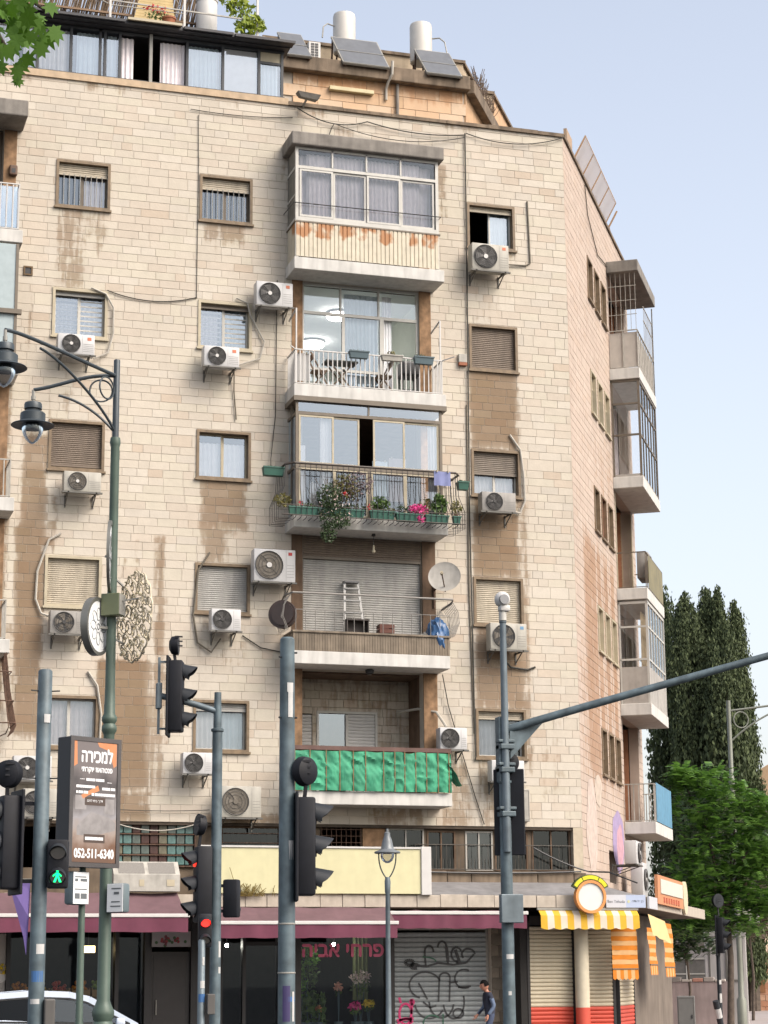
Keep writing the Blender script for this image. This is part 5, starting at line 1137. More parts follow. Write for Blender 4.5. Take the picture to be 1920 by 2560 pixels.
# ------------------------------------------------------------------ air conditioners
ACW = mat('ac_white', px(226, 226, 226), .5, var=.06, streak=.12); ACB = mat('ac_beige', px(206, 202, 190), .55, var=.12, streak=.25); ACG = mat('ac_grey', px(176, 172, 166), .55, var=.15, streak=.25)
FAND = mat('fan_dark', (.03, .029, .028), .6, var=.2); FANG = mat('fan_grey', px(120, 112, 100), .6, var=.15); STRAP = mat('bracket_grey', px(120, 118, 112), .6, var=.2, streak=.2)
BADGE = mat('badge_orange', px(232, 130, 90), .5); BADGER = mat('badge_red', px(206, 50, 50), .5); BADGEB = mat('badge_blue', px(120, 170, 210), .5)
def ac(x0, x1, z0, z1, label, body=ACW, fan=FAND, badge=BADGE, rings=True, hub=WHITE, yf=-.48, xf=None, fc=.36, square=False, bracket=True, depth=.3):
    M_ = xf or Matrix(); w_, h_ = x1 - x0, z1 - z0
    t = thing('air_conditioner', label, 'air conditioner', tuple(M_ @ Vector(((x0 + x1) / 2, yf + .15, z0))), 'outdoor air conditioner units on the facade')
    mb = MB(xf); mb.cbox(x0, x1, yf, yf + depth, z0, z1, .018); build(mb, 'casing', body, t, smooth=True)
    cx, cz, r_ = x0 + w_ * fc, (z0 + z1) / 2, min(h_ * .43, w_ * .33)
    ax = Matrix(((1, 0, 0), (0, 0, 1), (0, -1, 0)))        # lathe axis along y
    ax = Matrix(((1, 0, 0), (0, 0, -1), (0, 1, 0)))
    mb = MB(xf); mb.disc((cx, yf - .002, cz), (0, 1, 0), r_, .012, 28); build(mb, 'fan_well', fan, t)
    mb = MB(xf)
    for k in range(5):
        a = 2 * math.pi * k / 5; vs = []
        for i in range(5):
            rr = r_ * (.2 + .72 * i / 4); b0 = a + .25 * i / 4; b1 = b0 + .75
            vs += [(cx + rr * math.cos(b0), yf - .012, cz + rr * math.sin(b0)), (cx + rr * math.cos(b1), yf - .022, cz + rr * math.sin(b1))]
        mb.add(vs, [(2 * i, 2 * i + 2, 2 * i + 3, 2 * i + 1) for i in range(4)])
    build(mb, 'fan_blades', FANG if not rings else MATS.get('fan_mid') or mat('fan_mid', (.075, .072, .07), .5), t)
    mb = MB(xf); n_r = 5 if rings else 3
    for k in range(n_r):
        rr = r_ * (.28 + .72 * (k + 1) / n_r) ; pts = [(cx + rr * math.cos(2 * math.pi * i / 24), yf - .03, cz + rr * math.sin(2 * math.pi * i / 24)) for i in range(25)]
        mb.tube(pts, .0045 if k < n_r - 1 else .010, 4, cap=False)
    for k in range(4): a = k * math.pi / 2 + .78; mb.bar((cx + .2 * r_ * math.cos(a), yf - .03, cz + .2 * r_ * math.sin(a)), (cx + r_ * math.cos(a), yf - .03, cz + r_ * math.sin(a)), .006)
    build(mb, 'fan_guard', MATS.get('guard_grey') or mat('guard_grey', (.07, .068, .066), .5), t)
    mb = MB(xf); mb.disc((cx, yf - .034, cz), (0, 1, 0), r_ * .19, .012, 16); build(mb, 'fan_hub', hub, t)
    mb = MB(xf); gx = cx + r_ * 1.25
    mb.box(gx, gx + .004, yf - .003, yf + .002, z0 + .03, z1 - .03)
    for k in range(5): zz = z0 + h_ * (.15 + .09 * k); mb.box(gx + .02, x1 - .03, yf - .003, yf + .002, zz, zz + .006)
    build(mb, 'panel_lines', MATS.get('panel_line') or mat('panel_line', px(160, 158, 154), .6), t)
    if badge:
        mb = MB(xf); mb.box(x1 - .16, x1 - .075, yf - .004, yf + .002, z1 - .13, z1 - .06); build(mb, 'badge', badge, t)
    if bracket:
        mb = MB(xf)
        for xx in (x0 + .1, x1 - .1):
            mb.bar((xx, yf - .02, z0 - .02), (xx, -.01, z0 - .02), .03, .035); mb.bar((xx, yf + .05, z0 - .03), (xx, -.01, z0 - .22), .02); mb.bar((xx, -.012, z0 + .02), (xx, -.012, z0 - .26), .03, .02)
        mb.box(x0 - .03, x1 + .03, yf - .02, yf + .03, z0 - .035, z0 - .003)
        build(mb, 'bracket', STRAP, t)
    return t
ac(5.86, 6.66, 14.94, 15.39, 'white air conditioner with ringed fan under the fourth floor window above the lamp arms')
ac(9.08, 9.88, 14.92, 15.38, 'white air conditioner with ringed fan under the barred fourth floor window')
ac(10.26, 11.10, 16.43, 16.99, 'white air conditioner at upper left of the balcony with the lit room')
ac(15.40, 16.31, 17.76, 18.41, 'large white air conditioner under the open fifth floor window near the corner', body=ACB)
ac(6.07, 6.87, 11.89, 12.33, 'off white air conditioner below the closed brown shutter beside the lamp post', badge=None, rings=False, fan=FANG, body=ACB)
ac(15.53, 16.35, 12.01, 12.46, 'weathered grey air conditioner in front of the half open third floor window', body=ACG, rings=True, hub=FAND, badge=None)
ac(5.86, 6.66, 8.81, 9.30, 'dingy air conditioner behind the round white rosette sign', body=ACG, badge=None, rings=False, hub=FAND)
ac(9.31, 9.96, 9.02, 9.49, 'small white air conditioner under the closed light grey shutter', badge=None, hub=FAND)
ac(10.24, 11.17, 10.14, 10.86, 'tall white air conditioner with red badge beside the satellite dish balcony', badge=BADGER, fan=FANG, rings=False)
ac(15.67, 16.54, 8.85, 9.45, 'off white air conditioner with blue label behind the camera mast', badge=BADGEB, rings=False, body=ACB)
ac(14.45, 15.08, 6.59, 7.07, 'white air conditioner at the right end of the green tarpaulin balcony', badge=None, hub=FAND)
ac(8.73, 9.37, 5.94, 6.39, 'small white air conditioner left of the arm signal mast below a window', badge=None, hub=FAND)
ac(9.55, 10.43, 5.04, 5.70, 'bulky old cream air conditioner just above the glass blocks', badge=None, rings=False, fan=FANG, hub=FANG, body=ACB)
ac(5.19, 5.98, 5.74, 6.24, 'white air conditioner with pale hub behind the left signal mast', badge=None)
ac(5.40, 6.12, 4.99, 5.57, 'stained cream air conditioner half hidden behind the advert box', badge=None, body=ACB, hub=ACB)
ac(15.64, 16.41, 5.92, 6.38, 'white air conditioner under the first floor corner window behind the black signal', badge=None)
ac(3.9, 4.75, .42 + SF[0] - SF[0] + 3.9 + .02, 5.0 - .1, 'large white air conditioner with side grille on the side wall above the canopy', xf=SIDE, badge=None, yf=-.62, fc=.5)
ac(5.3, 6.1, 3.62, 4.45, 'lower white air conditioner partly behind the larger one on the side wall', xf=SIDE, badge=None, yf=-.55, fc=.5)
ac(7.2, 8.0, SF[2] + .45, SF[2] + 1.15, 'grey air conditioner standing on the yellow panelled side balcony', xf=SIDE, badge=None, yf=-.7, body=ACG, bracket=False)
t = thing('switch_box', 'narrow white metal box on the wall right of the black signal', 'box', (16.5, -.1, 5.07))
mb = MB(); mb.cbox(16.42, 16.64, -.16, -.005, 5.07, 5.78, .012); build(mb, 'casing', WHITED, t)
mb = MB(); mb.ring(16.44, 16.62, 5.1, 5.75, .01, -.164, -.161); build(mb, 'door_seam', STRAP, t)
t = thing('roof_ventilator', 'sloped white ventilation box with two mesh panes on the left awning', 'vent box', (7.8, -1.45, 3.44))
mb = MB(); mb.prism([(-1.72, 3.45), (-1.72, 3.78), (-1.45, 4.05), (-1.3, 4.05), (-1.3, 3.45)], 7.1, 8.45, 'x'); build(mb, 'casing', WHITED, t)
mb = MB()
for a, b in ((7.2, 7.74), (7.82, 8.36)): mb.add([(a, -1.705, 3.80), (b, -1.705, 3.80), (b, -1.475, 4.03), (a, -1.475, 4.03)], [(0, 1, 2, 3)])
build(mb, 'mesh_pane', mat('mesh_grey', px(150, 146, 140), .8, var=.3, scale=60), t)
mb = MB(); mb.box(7.62, 7.72, -1.728, -1.721, 3.55, 3.68); mb.box(8.18, 8.34, -1.728, -1.721, 3.55, 3.68); build(mb, 'latch', CREAMF, t)

# ------------------------------------------------------------------ small things on the facade
t = thing('wall_vent', 'small brown square vent on the stone wall at upper left', 'vent', (5.23, -.03, 16.79)); mb = MB(); mb.ring(5.13, 5.33, 16.79, 17.0, .035, -.03, .0); build(mb, 'frame', mat('vent_brown', px(110, 82, 40), .6), t); mb = MB(); mb.box(5.16, 5.30, -.012, -.006, 16.82, 16.97); build(mb, 'mesh', BLACK, t)
t = thing('wall_siren', 'small brown alarm box on the wall beside the top left balcony', 'alarm', (4.82, -.05, 19.05)); mb = MB(); mb.cbox(4.74, 4.92, -.12, -.005, 19.05, 19.29, .03); build(mb, 'housing', mat('siren_brown', px(112, 84, 66), .6), t); mb = MB(); mb.box(4.79, 4.87, -.125, -.121, 19.1, 19.2); build(mb, 'grille', BLACK, t)
t = thing('junction_box', 'small white and terracotta box left of the closed fourth floor shutter', 'box', (15.25, -.05, 15.52)); mb = MB(); mb.cbox(15.17, 15.37, -.09, -.005, 15.6, 15.8, .01); build(mb, 'cover', WHITED, t); mb = MB(); mb.cbox(15.17, 15.37, -.10, -.005, 15.52, 15.597, .01); build(mb, 'base', mat('terracotta', px(176, 112, 84), .8), t)
def sag(a, b, d, n=12): a, b = Vector(a), Vector(b); return [a.lerp(b, i / n) + Vector((0, 0, -4 * d * (i / n) * (1 - i / n))) for i in range(n + 1)]
def cable(name, label, pts, r=.012, m=CABLED, cat='cable'):
    mb = MB(); mb.tube(pts, r, 6); return build(mb, name, m, smooth=True, label=label, cat=cat)
cable('cable', 'thin cable sagging between the two upper left barred windows', sag((6.98, -.03, 16.6), (9.0, -.03, 16.62), .17))
cable('cable', 'dark cable looping along the parapet above the top balcony', sag((11.3, -.06, 21.45), (13.0, -.06, 21.3), .22) + sag((13.0, -.06, 21.3), (15.4, -.06, 21.25), .12)[1:], .014)
cable('cable', 'second cable crossing the first below the parapet', sag((12.0, -.07, 20.55), (12.2, -.07, 21.15), -.1) + sag((12.2, -.07, 21.15), (15.4, -.07, 21.18), .25)[1:], .011)
cable('cable', 'cable drooping from the drain pipe towards the building corner', sag((15.45, -.06, 21.3), (17.95, -.06, 21.48), .22), .012)
cable('cable', 'long vertical cable left of the upper middle windows', [(8.98, -.02, 21.0), (9.0, -.02, 19.6), (8.99, -.02, 16.6)], .008)
cable('cable', 'thin cable along the top of the wall towards the floodlight', sag((8.8, -.03, 21.12), (11.2, -.03, 21.2), .06), .009)
cable('drain_pipe', 'thin dark pipe running down the facade left of the corner windows', [(15.43, -.045, 21.3), (15.42, -.045, 18), (15.38, -.045, 12), (15.42, -.045, 6.4)], .017, CABLED, 'pipe')
cable('drain_pipe', 'second slim pipe beside the dark pipe at the corner windows', [(15.36, -.03, 14.6), (15.34, -.03, 10.5), (15.40, -.03, 7.0)], .014, CABLE, 'pipe')
cable('conduit', 'slim bent conduit right of the open fifth floor window', [(16.98, -.03, 19.75), (17.0, -.03, 19.0), (17.02, -.03, 18.2), (16.9, -.03, 18.13), (16.35, -.06, 18.1)], .02, CABLE, 'pipe')
cable('pipe_cover', 'white insulated pipe looping right of the fourth floor barred window', [(6.62, -.05, 16.62), (6.95, -.06, 16.5), (7.12, -.06, 16.2), (7.13, -.06, 15.6), (7.02, -.06, 15.15), (6.7, -.1, 14.98)], .022, CABLEW, 'pipe')
cable('pipe_cover', 'grey pipe from the middle barred window to its air conditioner', [(9.9, -.05, 16.68), (10.15, -.06, 16.58), (10.22, -.06, 16.3), (10.55, -.06, 15.7), (10.45, -.06, 15.3), (9.95, -.1, 15.1)], .02, CABLEW, 'pipe')
cable('drain_hose', 'brown hose hanging below the middle fourth floor air conditioner', [(9.85, -.1, 14.95), (9.86, -.05, 14.5), (9.92, -.04, 13.85)], .015, CABLE, 'hose')
cable('pipe_cover', 'white pipe curving down left of the closed cream shutter', [(6.1, -.04, 11.05), (5.85, -.05, 10.9), (5.62, -.05, 10.2), (5.6, -.05, 9.6), (5.72, -.06, 9.3), (6.0, -.1, 9.2)], .026, CABLEW, 'pipe')
cable('pipe_cover', 'grey pipe running down left of the light grey shutter', [(9.35, -.04, 10.8), (9.1, -.05, 10.4), (9.0, -.05, 9.4), (9.1, -.05, 8.8), (9.4, -.08, 8.6), (9.6, -.1, 8.9)], .022, CABLE, 'pipe')
cable('pipe_cover', 'white pipe beside the lamp post above the first floor window', [(6.75, -.04, 8.1), (6.95, -.05, 7.8), (7.05, -.05, 7.2), (7.02, -.05, 6.4)], .028, CABLEW, 'pipe')
cable('pipe_cover', 'bent white pipe right of the half open third floor window', [(16.4, -.04, 13.95), (16.65, -.05, 13.6), (16.72, -.05, 13.0), (16.74, -.05, 12.4), (16.6, -.08, 12.1), (16.35, -.15, 12.1)], .026, CABLEW, 'pipe')
cable('cable', 'dark cable bulge below the blue label air conditioner', [(16.0, -.2, 8.75), (16.3, -.05, 8.52), (16.7, -.04, 8.48), (16.9, -.03, 8.55)], .025, CABLED)
cable('pipe_cover', 'white pipe arching from the loggia to the balcony air conditioner', [(13.9, .9, 7.55), (14.2, .3, 7.56), (14.5, -.1, 7.45), (14.66, -.3, 7.1)], .03, CABLEW, 'pipe')
cable('cable', 'cable slanting down from the second floor balcony to the corner windows', [(14.62, -.2, 8.28), (14.8, -.05, 7.6), (15.1, -.04, 6.6), (15.4, -.04, 5.6), (15.6, -.04, 5.0)], .012)
cable('cable', 'wire strung below the cladding from the glass blocks to the mast', sag((6.6, -.08, 5.25), (9.4, -.08, 5.22), .05), .009)
cable('cable', 'wire sagging in front of the glass blocks', sag((7.3, -.1, 4.95), (9.2, -.1, 4.95), .18), .012, CABLEW)
cable('cable', 'black cable bundle along the ledge towards the round sign', sag((16.7, -.15, 4.5), (18.0, -.2, 3.98), .05) + [(18.3, -.6, 3.95), (18.8, -1.0, 3.7)], .018, BLACK)
cable('cable', 'thick black cables lying on the ledge under the corner windows', sag((14.1, -.2, 3.95), (17.8, -.2, 3.98), .03), .02, BLACK)
cable('cable', 'cable hanging along the left edge of the flower balcony', [(10.85, -.03, 17.2), (10.83, -.03, 15.2), (10.82, -.03, 14.0), (10.7, -.1, 13.0), (10.65, -.3, 12.75)], .01, CABLED)
cable('cable', 'cable drooping on the pink side wall below the rooftop frame', [tuple(SIDE @ Vector(p)) for p in ((2.9, -.03, 21.4), (3.2, -.03, 20.7), (4.6, -.03, 20.1), (6.1, -.03, 20.3))], .014, CABLE)
cable('cable', 'short dark cable end right of the thick grey mast top', [(10.1, -.03, 9.0), (10.5, -.04, 8.75), (11.0, -.05, 8.66)], .014, CABLED)

# ------------------------------------------------------------------ foliage helpers
def leaves(mb, c, rad, n, size, rn_, flat=.3, cl=0):
    for _ in range(n):
        while True:
            p = Vector((rn_.uniform(-1, 1), rn_.uniform(-1, 1), rn_.uniform(-1, 1)))
            if p.length <= 1: break
        p = Vector(c) + Vector((p.x * rad[0], p.y * rad[1], p.z * rad[2])); s_ = size * rn_.uniform(.6, 1.3)
        u = Vector((rn_.gauss(0, 1), rn_.gauss(0, 1), rn_.gauss(0, .7))).normalized(); v = u.orthogonal().normalized(); v = (v * math.cos(rn_.uniform(0, 6)) + u.cross(v) * math.sin(rn_.uniform(0, 6))).normalized(); q = u.cross(v)
        mb.add([p - v * s_, p + q * s_ * .45, p + v * s_, p - q * s_ * .45], [(0, 1, 2, 3)])
    return mb
LF = leafmat('leaf_green', (.035, .075, .02), (.10, .17, .04)); LFD = leafmat('leaf_dark', (.022, .045, .016), (.05, .085, .03)); LFY = leafmat('leaf_olive', (.08, .085, .025), (.17, .15, .045))
PINK = leafmat('petal_pink', (.6, .03, .2), (.75, .08, .32), .2); PALEP = leafmat('petal_pale', (.6, .4, .4), (.7, .6, .55), .2); REDP = leafmat('petal_red', (.45, .02, .03), (.55, .04, .05), .1); LILAC = leafmat('petal_lilac', (.35, .28, .4), (.5, .42, .5), .1); YEL = leafmat('petal_yellow', (.6, .4, .02), (.7, .55, .05), .1)
GBOX = mat('planter_green', px(44, 104, 88), .5, var=.15); PBOX = mat('planter_bluegrey', px(92, 114, 122), .5, var=.1); TERRA = mat('pot_terracotta', px(176, 110, 78), .8, var=.15); SOIL = mat('soil', (.05, .035, .025), 1)
def planter(label, x0, x1, z0, h, y0, d, m, plants, name='flower_box', group=None, hang=None):
    t = thing(name, label, 'planter', ((x0 + x1) / 2, y0 - d / 2, z0), group)
    mb = MB(); i = .025; a = [(x0 + i, y0 - d + i, z0), (x1 - i, y0 - d + i, z0), (x1 - i, y0 - i, z0), (x0 + i, y0 - i, z0), (x0, y0 - d, z0 + h), (x1, y0 - d, z0 + h), (x1, y0, z0 + h), (x0, y0, z0 + h)]
    mb.add(a, [(3, 2, 1, 0), (0, 1, 5, 4), (1, 2, 6, 5), (2, 3, 7, 6), (3, 0, 4, 7)]); mb.box(x0 - .01, x1 + .01, y0 - d - .01, y0 - d + .012, z0 + h - .025, z0 + h + .004); build(mb, 'box', m, t)
    mb = MB(); mb.add([(x0 + .01, y0 - d + .01, z0 + h * .85), (x1 - .01, y0 - d + .01, z0 + h * .85), (x1 - .01, y0 - .01, z0 + h * .85), (x0 + .01, y0 - .01, z0 + h * .85)], [(0, 1, 2, 3)]); build(mb, 'soil', SOIL, t)
    rl = random.Random(int(x0 * 100 + z0 * 7))
    for nm, mm, c, rad, n, s_ in plants:
        mb = MB(); leaves(mb, c, rad, n, s_, rl); build(mb, nm, mm, t)
    return t
G3 = 'flower boxes on the third floor balcony'; yb = -1.03
planter('green flower box with small red bloom at the left end of the flower balcony', 10.85, 11.55, 11.52, .17, yb, .14, GBOX, [('leaves', LFY, (10.75, -1.0, 11.85), (.22, .15, .16), 160, .045), ('leaves', LF, (11.3, -1.08, 11.72), (.25, .08, .08), 90, .03), ('petals', REDP, (11.12, -1.12, 11.78), (.05, .04, .04), 16, .03)], group=G3)
planter('green flower box behind the trailing shrub on the flower balcony', 11.6, 12.55, 11.52, .17, yb, .14, GBOX, [('leaves', LFD, (12.3, -1.05, 11.76), (.3, .1, .1), 120, .035)], group=G3)
planter('green flower box with grassy tuft in the middle of the flower balcony', 12.68, 13.25, 11.52, .18, yb, .14, GBOX, [('leaves', LF, (12.95, -1.05, 11.86), (.24, .1, .19), 230, .05), ('leaves', LFY, (13.15, -1.1, 11.68), (.12, .08, .12), 60, .04)], group=G3)
planter('green flower box under the bright magenta flowers', 13.28, 13.88, 11.50, .18, yb, .14, GBOX, [('leaves', LFD, (13.5, -1.05, 11.8), (.25, .08, .1), 110, .035), ('petals', PINK, (13.80, -1.12, 11.78), (.24, .1, .13), 260, .035), ('petals', PINK, (13.85, -1.16, 11.56), (.1, .06, .1), 60, .032)], group=G3)
planter('green flower box with tall spiky leaves at the right of the flower balcony', 13.95, 14.5, 11.50, .18, yb, .14, GBOX, [('leaves', LF, (14.3, -1.05, 11.93), (.2, .08, .26), 220, .07), ('leaves', LFY, (14.0, -1.05, 11.9), (.15, .08, .18), 60, .05)], group=G3)
planter('small green pot with yellowish plant at the right corner of the flower basket', 14.60, 14.78, 11.50, .18, yb, .15, GBOX, [('leaves', LFY, (14.7, -1.08, 11.88), (.14, .1, .16), 90, .05), ('pot_rim', TERRA, (14.7, -1.08, 11.72), (.07, .05, .05), 20, .04)], group=G3)
planter('teal planter hooked outside the left corner of the flower balcony rail', 10.38, 10.86, 12.46, .19, -.55, .2, GBOX, [('leaves', LFD, (10.6, -.65, 12.66), (.15, .05, .03), 20, .03)], group=G3)
planter('small teal planter hooked outside the right corner of the flower balcony rail', 14.86, 15.12, 12.40, .18, -.6, .2, GBOX, [('leaves', LFD, (15.0, -.7, 12.6), (.1, .05, .03), 15, .03)], group=G3)
t = thing('trailing_shrub', 'leafy shrub with pale blossoms trailing over the flower balcony edge', 'shrub', (11.85, -1.15, 11.55))
rl = random.Random(77)
mb = MB(); leaves(mb, (11.75, -1.16, 11.95), (.30, .18, .30), 620, .035, rl); leaves(mb, (11.85, -1.18, 11.55), (.38, .14, .3), 620, .035, rl); leaves(mb, (11.72, -1.2, 11.15), (.2, .1, .26), 360, .035, rl); leaves(mb, (12.0, -1.2, 11.35), (.25, .1, .12), 140, .035, rl); build(mb, 'foliage', LFD, t)
mb = MB(); leaves(mb, (12.15, -1.1, 12.2), (.34, .15, .32), 330, .035, rl); build(mb, 'dry_foliage', LFY, t)
mb = MB(); leaves(mb, (12.4, -1.08, 12.3), (.42, .12, .3), 420, .03, rl); build(mb, 'lilac_sprays', leafmat('dry_purple', (.07, .045, .05), (.22, .17, .18), .1), t)
mb = MB(); leaves(mb, (11.9, -1.3, 11.75), (.42, .06, .45), 60, .028, rl); build(mb, 'petals', PALEP, t); mb = MB(); leaves(mb, (12.08, -1.3, 12.0), (.06, .03, .06), 12, .035, rl); leaves(mb, (12.62, -1.28, 11.75), (.05, .03, .06), 14, .03, rl); build(mb, 'red_petals', REDP, t)
mb = MB()
for k in range(14): a = Vector((11.9 + rl.uniform(-.3, .5), -1.1, 11.6)); mb.tube([a, a + Vector((rl.uniform(-.1, .1), -.03, .35)), a + Vector((rl.uniform(-.3, .3), -.02, .75))], .006, 4)
build(mb, 'stems', mat('stem_brown', (.09, .06, .04), .9), t)
def cloth(label, x0, x1, z0, z1, y, colr, name='hanging_laundry', group='laundry behind the third floor glass', rot=0):
    t = thing(name, label, 'laundry', ((x0 + x1) / 2, y, z1), group); mb = MB(); mb.curtain(x0, x1, z0, z1, y, .015, .2, int(x0 * 10)); build(mb, 'fabric', colr, t, smooth=True)
    mb = MB(); mb.box(x0 + .05, x0 + .07, y - .03, y + .03, z1 - .02, z1 + .03); mb.box(x1 - .07, x1 - .05, y - .03, y + .03, z1 - .02, z1 + .03); build(mb, 'peg', CREAMF, t)
cloth('pale blue towel hanging inside the glass left of the centre', 12.95, 13.3, 12.2, 13.0, -.45, CURTB)
cloth('pale pink shirt hanging behind the right hand glass', 13.35, 13.75, 12.1, 13.1, -.42, mat('laundry_pink', px(226, 206, 206), .9))
cloth('white sheet hanging low behind the left glass', 11.5, 12.1, 11.7, 12.4, -.45, WHITE)
cloth('lilac blue cloth draped over the right end of the black handrail', 14.2, 14.58, 12.38, 12.70, -1.06, mat('laundry_lilac', px(150, 158, 206), .9), group=None)
# planters, table, chairs and cloth on the lit balcony
planter('blue grey planter clipped on the middle of the white balcony rail', 12.3, 12.75, 15.24, .16, -.78, .16, PBOX, [('leaves', LFD, (12.5, -.86, 15.41), (.15, .05, .02), 14, .025)], group='planters on the white rail')
planter('blue grey planter clipped at the right of the white balcony rail', 13.82, 14.28, 15.22, .17, -.78, .16, PBOX, [('leaves', LFD, (14.0, -.86, 15.42), (.15, .05, .02), 18, .03)], group='planters on the white rail')
planter('pale tray planter with dry twigs between the two blue grey planters', 13.05, 13.55, 15.24, .13, -.78, .15, WHITED, [('twigs', LFY, (13.3, -.86, 15.42), (.12, .05, .05), 40, .035)], group='planters on the white rail')
WOOD = mat('folding_wood', (.12, .075, .045), .6, var=.3)
t = thing('folding_table', 'dark folding table with slatted top on the lit balcony', 'table', (12.2, -.4, 14.57))
for k in range(6): mb = MB(); mb.box(11.85 + .0 * k, 12.6, -.58 + .07 * k, -.52 + .07 * k, 15.22 - .0, 15.25); build(mb, 'slat', mat('table_dark', (.03, .032, .03), .5), t)
for (a, b) in (((11.95, -.5, 14.57), (12.5, -.5, 15.22)), ((12.5, -.5, 14.57), (11.95, -.5, 15.22)), ((11.95, -.25, 14.57), (12.5, -.25, 15.22)), ((12.5, -.25, 14.57), (11.95, -.25, 15.22))): mb = MB(); mb.bar(a, b, .03); build(mb, 'leg', WOOD, t)
def chair(x, label, flip=1):
    t = thing('folding_chair', label, 'chair', (x, -.4, 14.57), 'folding chairs on the lit balcony')
    for k in range(4): mb = MB(); mb.box(x - .18, x + .18, -.55 + .09 * k, -.48 + .09 * k, 14.98, 15.0); build(mb, 'seat_slat', WOOD, t)
    for yy in (-.55, -.2):
        mb = MB(); mb.bar((x - .2 * flip, yy, 14.57), (x + .22 * flip, yy, 15.4), .03); build(mb, 'leg', WOOD, t)
        mb = MB(); mb.bar((x + .2 * flip, yy, 14.57), (x - .15 * flip, yy, 15.0), .03); build(mb, 'leg', WOOD, t)
    for k in range(2): mb = MB(); mb.box(x + .17 * flip - .015, x + .17 * flip + .015, -.56, -.19, 15.24 + .08 * k, 15.29 + .08 * k); build(mb, 'backrest_slat', WOOD, t)
chair(11.72, 'wooden folding chair left of the dark balcony table', -1); chair(13.25, 'wooden folding chair right of the dark balcony table', 1)
cloth('white towel bunched over the left end of the white rail', 11.12, 11.42, 14.66, 15.3, -.70, WHITE, group=None)
t = thing('black_cabinet', 'black shape of a grill beside the open balcony door', 'grill', (13.85, -.2, 14.57)); mb = MB(); mb.cbox(13.65, 14.1, -.5, -.05, 15.05, 15.4, .05); build(mb, 'lid', BLACK, t)
mb = MB()
for xx in (13.7, 14.05): mb.bar((xx, -.4, 14.57), (xx, -.4, 15.06), .03); mb.bar((xx, -.12, 14.57), (xx, -.12, 15.06), .03)
mb.box(13.66, 14.09, -.45, -.1, 14.7, 14.73); build(mb, 'stand', BLACK, t)
# second floor balcony: ladder, crates, box, tarpaulin, dish, round thing, bulb
t = thing('step_ladder', 'aluminium step ladder leaning against the closed balcony shutter', 'ladder', (12.55, -.3, 8.6)); LAD = mat('ladder_aluminium', px(176, 176, 174), .5, .2, var=.1)
for s_ in (-1, 1): mb = MB(); mb.bar((12.55 + .26 * s_, -.45, 8.6), (12.55 + .15 * s_, -.08, 10.28), .05, .02); build(mb, 'rail', LAD, t)
for k in range(6): u = k / 6 + .08; mb = MB(); c = Vector((12.55, -.45, 8.6)).lerp(Vector((12.55, -.08, 10.28)), u); hw = .26 - .11 * u; mb.box(c.x - hw, c.x + hw, c.y - .04, c.y + .04, c.z - .015, c.z + .015); build(mb, 'step', LAD, t)
mb = MB(); mb.box(12.38, 12.72, -.14, .04, 10.27, 10.31); build(mb, 'top_cap', mat('ladder_cap', px(120, 120, 122), .5), t)
t = thing('open_box', 'dark open box at the foot of the step ladder', 'box', (12.5, -.6, 8.6)); mb = MB(); x0, x1, y0, y1, z0, z1 = 12.28, 12.78, -.68, -.45, 8.61, 9.33
mb.box(x0, x0 + .02, y0, y1, z0, z1); mb.box(x1 - .02, x1, y0, y1, z0, z1); mb.box(x0 + .02, x1 - .02, y1 - .02, y1, z0, z1); mb.box(x0 - .01, x1 + .01, y0 - .01, y1 + .01, z1 + .001, z1 + .03); build(mb, 'shell', mat('box_brown', (.06, .05, .045), .7, var=.2), t)
mb = MB(); mb.box(x0 + .02, x1 - .02, y0 + .03, y1 - .02, 8.9, 8.92); build(mb, 'shelf', WOOD, t)
for k, (x_, zz, lb) in enumerate(((13.2, 8.61, 'lower left brown crate on the shuttered balcony'), (13.2, 8.96, 'top brown crate of the stack on the shuttered balcony'), (13.55, 8.61, 'right brown crate beside the stack on the shuttered balcony'))):
    t = thing('crate', lb, 'crate', (x_, -.55, zz), 'brown crates on the second floor balcony')
    for j in range(3): mb = MB(); z = zz + .02 + .105 * j; mb.ring(x_ - .17, x_ + .17, 0, 0, 0, 0, 0) if False else mb.box(x_ - .17, x_ + .17, -.66, -.645, z, z + .085); mb.box(x_ - .17, x_ + .17, -.415, -.40, z, z + .085); mb.box(x_ - .17, x_ - .155, -.645, -.415, z, z + .085); mb.box(x_ + .155, x_ + .17, -.645, -.415, z, z + .085); build(mb, 'slat_band', mat('crate_brown', px(112, 66, 52), .7, var=.25), t)
    mb = MB(); mb.box(x_ - .155, x_ + .155, -.645, -.415, zz + .005, zz + .02); build(mb, 'base', MATS['crate_brown'], t)
def crumple(x0, x1, y0, y1, z0, zt_, seed, n=14):
    vs = []; fs = []
    for j in range(n + 1):
        for i in range(n + 1):
            u, v = i / n, j / n; x = x0 + (x1 - x0) * u; yv = y0 + (y1 - y0) * v; h = zt_(u, v) + .07 * noise.noise((x * 6 + seed, yv * 6, seed)) + .04 * noise.noise((x * 14, yv * 14, seed)); vs.append((x + .05 * noise.noise((u * 5, v * 5, seed)), yv, z0 + max(0.01, h)))
    for j in range(n):
        for i in range(n): a = j * (n + 1) + i; fs.append((a, a + 1, a + n + 2, a + n + 1))
    return vs, fs
t = thing('tarpaulin_heap', 'crumpled blue tarpaulin heaped in the right corner of the shuttered balcony', 'tarpaulin', (14.4, -.5, 8.6))
